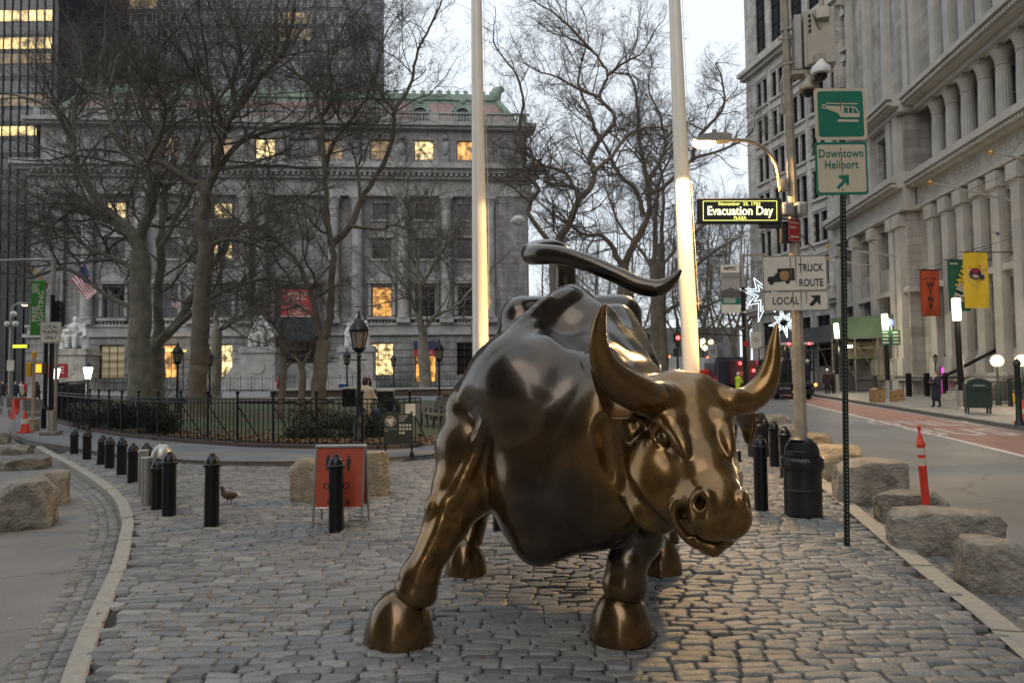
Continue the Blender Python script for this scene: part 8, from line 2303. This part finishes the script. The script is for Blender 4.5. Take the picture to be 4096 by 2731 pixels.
for px, py in ((3741, 1440), (3784, 1438)):
    p = at(px, py, 47.5); t = thing("small_lantern", (p.x, p.y, WZ), 0, "dark little lantern post, left one by the magenta panel" if px < 3760 else "dark little lantern post, right one by the magenta panel", "lamp post", "little lanterns by the areaway"); zz = p.z; MB().lathe([(.09, 0), (.06, .4), (.04, zz - .35), (.09, zz - .3)], n=10).build("pole", m_iron, t); MB().lathe([(.09, zz - .3), (.17, zz + .1)], n=6).build("glass", m_lampglass, t); MB().lathe([(.19, zz + .1), (.08, zz + .25), (0, zz + .34)], n=6).build("cap", m_iron, t)
p = at(3779, 1522, 48.3); t = thing("magenta_light_box", (p.x, p.y, WZ), rad(7), "narrow magenta glowing panel in the stone facade", "panel"); h = 1.7; MB().bevbox((0, 0, .95), (.62, .10, 1.9), .02).build("frame", m_iron, t); MB().b2((-.28, -.065, .05), (.28, -.055, 1.85)).build("glow_face", mat("magenta_glow", (.4, .02, .3), .5, emit=((1, .05, .75), 1.1)), t)
p = gp(4066, 1616, WZ); t = thing("wet_floor_sign", (p.x, p.y, WZ), rad(-10), "yellow folding wet floor sign by the subway railing", "sign"); m_yel = mat("plastic_yellow", (.62, .40, .02), .5)
for s in (-1, 1): MB().prism([(-.17, 0), (.17, 0), (.11, .66), (-.11, .66)], -.01, .01, Matrix.Rotation(rad(90 + s * 12), 3, 'X'), (0, s * .14, 0)).build("panel", m_yel, t)
p = gp(4092, 1690, WZ); t = thing("traffic_cone", (p.x, p.y, WZ), 0, "red-orange cone cut by the right edge beside a dark post", "traffic cone"); MB().bevbox((0, 0, .02), (.42, .42, .05), .01).lathe([(.17, .04), (.05, .72), (.03, .74)], n=16).build("cone", m_orange, t, smooth=40); MB().lathe([(.128, .30), (.10, .45)], n=16).build("band", m_refl, t, smooth=40)
p = gp(4078, 1700, WZ); t = thing("railing_post", (p.x, p.y, WZ), 0, "dark cast post at the right edge behind the red-orange cone", "post"); MB().lathe([(.14, 0), (.12, .1), (.09, .2), (.08, 1.85), (.12, 1.9), (.09, 2.0), (.0, 2.1)], n=14).build("shaft", m_dkgreen, t, smooth=40); MB().lathe([(.13, 1.0), (.13, 1.06)], n=14).build("collar", m_dkgreen, t)
# stone stair beside the subway
p = at(3905, 1520, 40); t = thing("stone_stair", (p.x, p.y, WZ), rad(12), "stone stair flank with a dark sloping handrail at the office entrance", "stair"); mb = MB()
for i in range(9): mb.b2((-1.6 + i * .32, -1.1, 0), (3.2, 1.1, .17 * (i + 1) - .002 * i))
mb.build("steps", m_stone_w, t); mb = MB(); mb.tube([(-1.8, 1.15, 1.0), (2.8, 1.15, 2.9)], .10, 8); mb.tube([(-1.8, 1.15, 0), (-1.8, 1.15, 1.0)], .08, 8); mb.build("handrail", m_iron, t)
# bus stop sign on the middle lamp
p = at(3580, 1320, 40.6); t = thing("bus_stop_sign", (at(3583, 1600, 40.6).x, 40.6, WZ), 0, "green and white bus stop sign with a round blue top beside the middle tube lamp", "sign"); zz = p.z - WZ
MB().tube([(0, 0, 0), (-.1, 0, zz + .5)], .035, 8).build("post", m_grey, t); MB().lathe([(.24, -.03), (.24, .03)], (-.22, -.05, zz + .42), 18, Matrix.Rotation(rad(90), 3, 'X')).build("roundel", mat("roundel_blue", (.015, .03, .11), .6), t)
for x, c_ in ((-.48, "lettering_l"), (.12, "lettering_r")):
    MB().b2((x - .24, -.05, zz - .85), (x + .24, -.02, zz + .0)).build("panel", mat("bus_green", (.006, .11, .07), .5), t); mb = MB()
    for i in range(4): mb.b2((x - .18, -.058, zz - .18 - .19 * i), (x + .12 + .05 * (i % 2), -.052, zz - .10 - .19 * i))
    mb.build("lettering", m_refl, t)
MB().b2((-.18, -.06, -.0 + .45), (.16, -.02, 1.15)).build("timetable", m_twhite, t)
# banner pole, stars, distant lights
BY = 38.0
b = at(2990, 1600, BY); b.z = WZ
t = thing("banner_pole", tuple(b), 0, "black and grey pole with a short arm carrying the NYC banner", "street lamp"); O = b.copy()
MB().tube([b, at(2985, 1560, BY), at(2972, 1148, BY)], [.16, .15, .11], 12).build("pole", m_iron, t, smooth=40).location = -O; MB().tube([at(2972, 1148, BY), at(2966, 1020, BY)], .09, 12).tube([at(2966, 1022, BY), at(3060, 1018, BY + 1)], .07, 8).build("arm", m_grey, t, smooth=40).location = -O
mb = MB(); [mb.tube([at(2972 + (y - 1148) * .03, y, BY) - O, at(2972 + (y + 7 - 1148) * .03, y + 7, BY) - O], .125, 12) for y in (1160, 1245, 1310, 1335)]; mb.build("clamps", m_steel, t)
MB().b2((-.16, -.20, 0), (.16, -.17, .28)).build("red_sign", m_redc, t).location = at(2977, 1386, BY) - O
c = at(2922, 1155, BY); w, h = 76 / FPX * BY, 193 / FPX * BY
t = thing("street_banner", tuple(c), 0, "grey NYC banner with a dark photograph and a teal band on the banner pole", "banner")
MB().b2((-w / 2, -.012, -h / 2), (w / 2, .012, h / 2)).build("cloth", mat("banner_grey", (.30, .285, .27), .8, 0, (2, .12)), t)
mb = MB(); mb.b2((-w / 2, -.018, h * .34), (w / 2, -.0125, h / 2)); mb.b2((-w / 2, -.018, -h / 2), (w / 2, -.0125, -h * .33)); mb.build("pale_field", m_sign_w, t)
MB().b2((-w / 2, -.019, -h * .325), (w / 2, -.0125, -h * .19)).build("teal_band", mat("banner_teal", (.012, .13, .11), .8), t)
mb = MB(); mb.prism([(-w / 2, -h * .185), (w / 2, -h * .185), (w / 2, -h * .04), (.1, .02), (0, .10), (-.1, .02), (-w / 2, -h * .05)], .0125, .018, Rf); mb.build("photograph", mat("photo_grey", (.10, .09, .085), .8, 0, (6, .5)), t)
mb = MB(); put_text(mb, "NYC", .24, (0, -.022, h * .42), Rf, xs=1.3, bold=.015); put_text(mb, "Auschwitz", .20, (0, -.022, h * .26), Rf, xs=.95); outline(mb, rrect(w * .9, .28, .02), rrect(w * .87, .25, .02), Rf, .02, (0, 0, h * .26)); mb.build("lettering", m_ink, t)
mb = MB(); [mb.b2((-.4, -.023, -h * (.22 + .035 * i)), (.25, -.020, -h * (.215 + .035 * i - .012))) for i in range(3)]; mb.build("small_lettering", m_refl, t)
m_star = mat("star_tube_glow", (.8, .9, 1), .3, emit=((.72, .92, 1.0), 1.1))
def star(px, py, R1, R2, Yd, label, tilt):
    c = at(px, py, Yd); t = thing("light_star", tuple(c), 0, label, "light decoration", "glowing wire stars over the avenue"); k = Yd / FPX
    n = 8
    for f in (1.0, .62):
        mb = MB(); P = []
        for i in range(2 * n):
            a = math.pi * i / n + tilt; q = (R1 * (1 if i % 4 == 0 else .72) if i % 2 == 0 else R2) * f * k; P.append(Vector((q * math.sin(a), 0, q * math.cos(a))))
        for i in range(2 * n): mb.tube([P[i], P[(i + 1) % (2 * n)]], .022, 6)
        mb.build("tube", m_star, t)
    MB().tube([(0, .08, 0), (0, .08, R1 * k + 4)], .02, 5).build("hanger", m_iron, t)
star(3058, 1180, 112, 40, 46, "large glowing white wire star, half hidden by the truck route sign", .25)
star(3135, 1290, 62, 24, 52, "smaller glowing white wire star above the bull's right horn tip", -.2)
p = at(2710, 1351, 58); t = thing("traffic_light", (p.x, p.y, WZ), 0, "distant traffic light showing red, left of the bright flagpole", "traffic light"); zz = p.z - WZ
MB().bevbox((0, 0, zz - .25), (.34, .28, 1.0), .04).build("housing", m_dkgreen, t); MB().ball((0, -.14, zz), .16, 12).build("red_lamp", m_red_l, t); MB().tube([(0, .1, 0), (0, .1, zz + 1.0), (.0, .1, zz + 1.6)], .09, 8).tube([(0, .1, zz + .4), (6, 1.5, zz + .2)], .05, 6).build("pole", m_dkgreen, t)
p = at(2812, 1376, 85); t = thing("cluster_lamp", (p.x, p.y, WZ), 0, "distant lamp post with a cluster of glowing yellow globes", "street lamp"); zz = p.z - WZ; MB().tube([(0, 0, 0), (0, 0, zz)], .09, 8).build("pole", m_dkgreen, t); [MB().ball((x, 0, zz + z), .34, 10).build("globe", m_globe, t) for x, z in ((-.95, .2), (0, .35), (.95, .2), (-.45, -.1), (.2, -.45))]
for px, py, Yd, lab in ((2851, 1405, 70, "white posted sheet beside the cluster lamp"), (3025, 1360, 60, "pale hanging sheet with a round print over the red lorry")):
    p = at(px, py, Yd); t = thing("hanging_sign", tuple(p), 0, lab, "sign"); MB().b2((-.45, 0, -.7), (.45, .04, .7)).build("board", m_twhite, t); MB().tube([(0, .08, -.7), (0, .08, -(p.z - WZ))], .04, 6).build("post", m_grey, t); mb = MB(); mb.lathe([(.25, -.004), (.25, .004)], (0, -.01, 0), 14, Matrix.Rotation(rad(90), 3, 'X')); mb.build("print", m_grey, t)
p = at(2905, 1480, 120); t = thing("distant_building", (p.x, 150, 0), 0, "grey low building closing the avenue beyond the trees", "building"); MB().b2((-12, 0, 0), (12, 10, 11)).build("wall", mat("far_stone", (.13, .125, .125), .9, 0, (.3, .4)), t); mb = MB(); [mb.b2((-11 + 3 * i, -.1, 1.5 + 3.2 * j), (-9.6 + 3 * i, 0, 3.4 + 3.2 * j)) for i in range(8) for j in range(3)]; o = mb.build("windows", m_glass_d, t); o['kind'] = 'stuff'
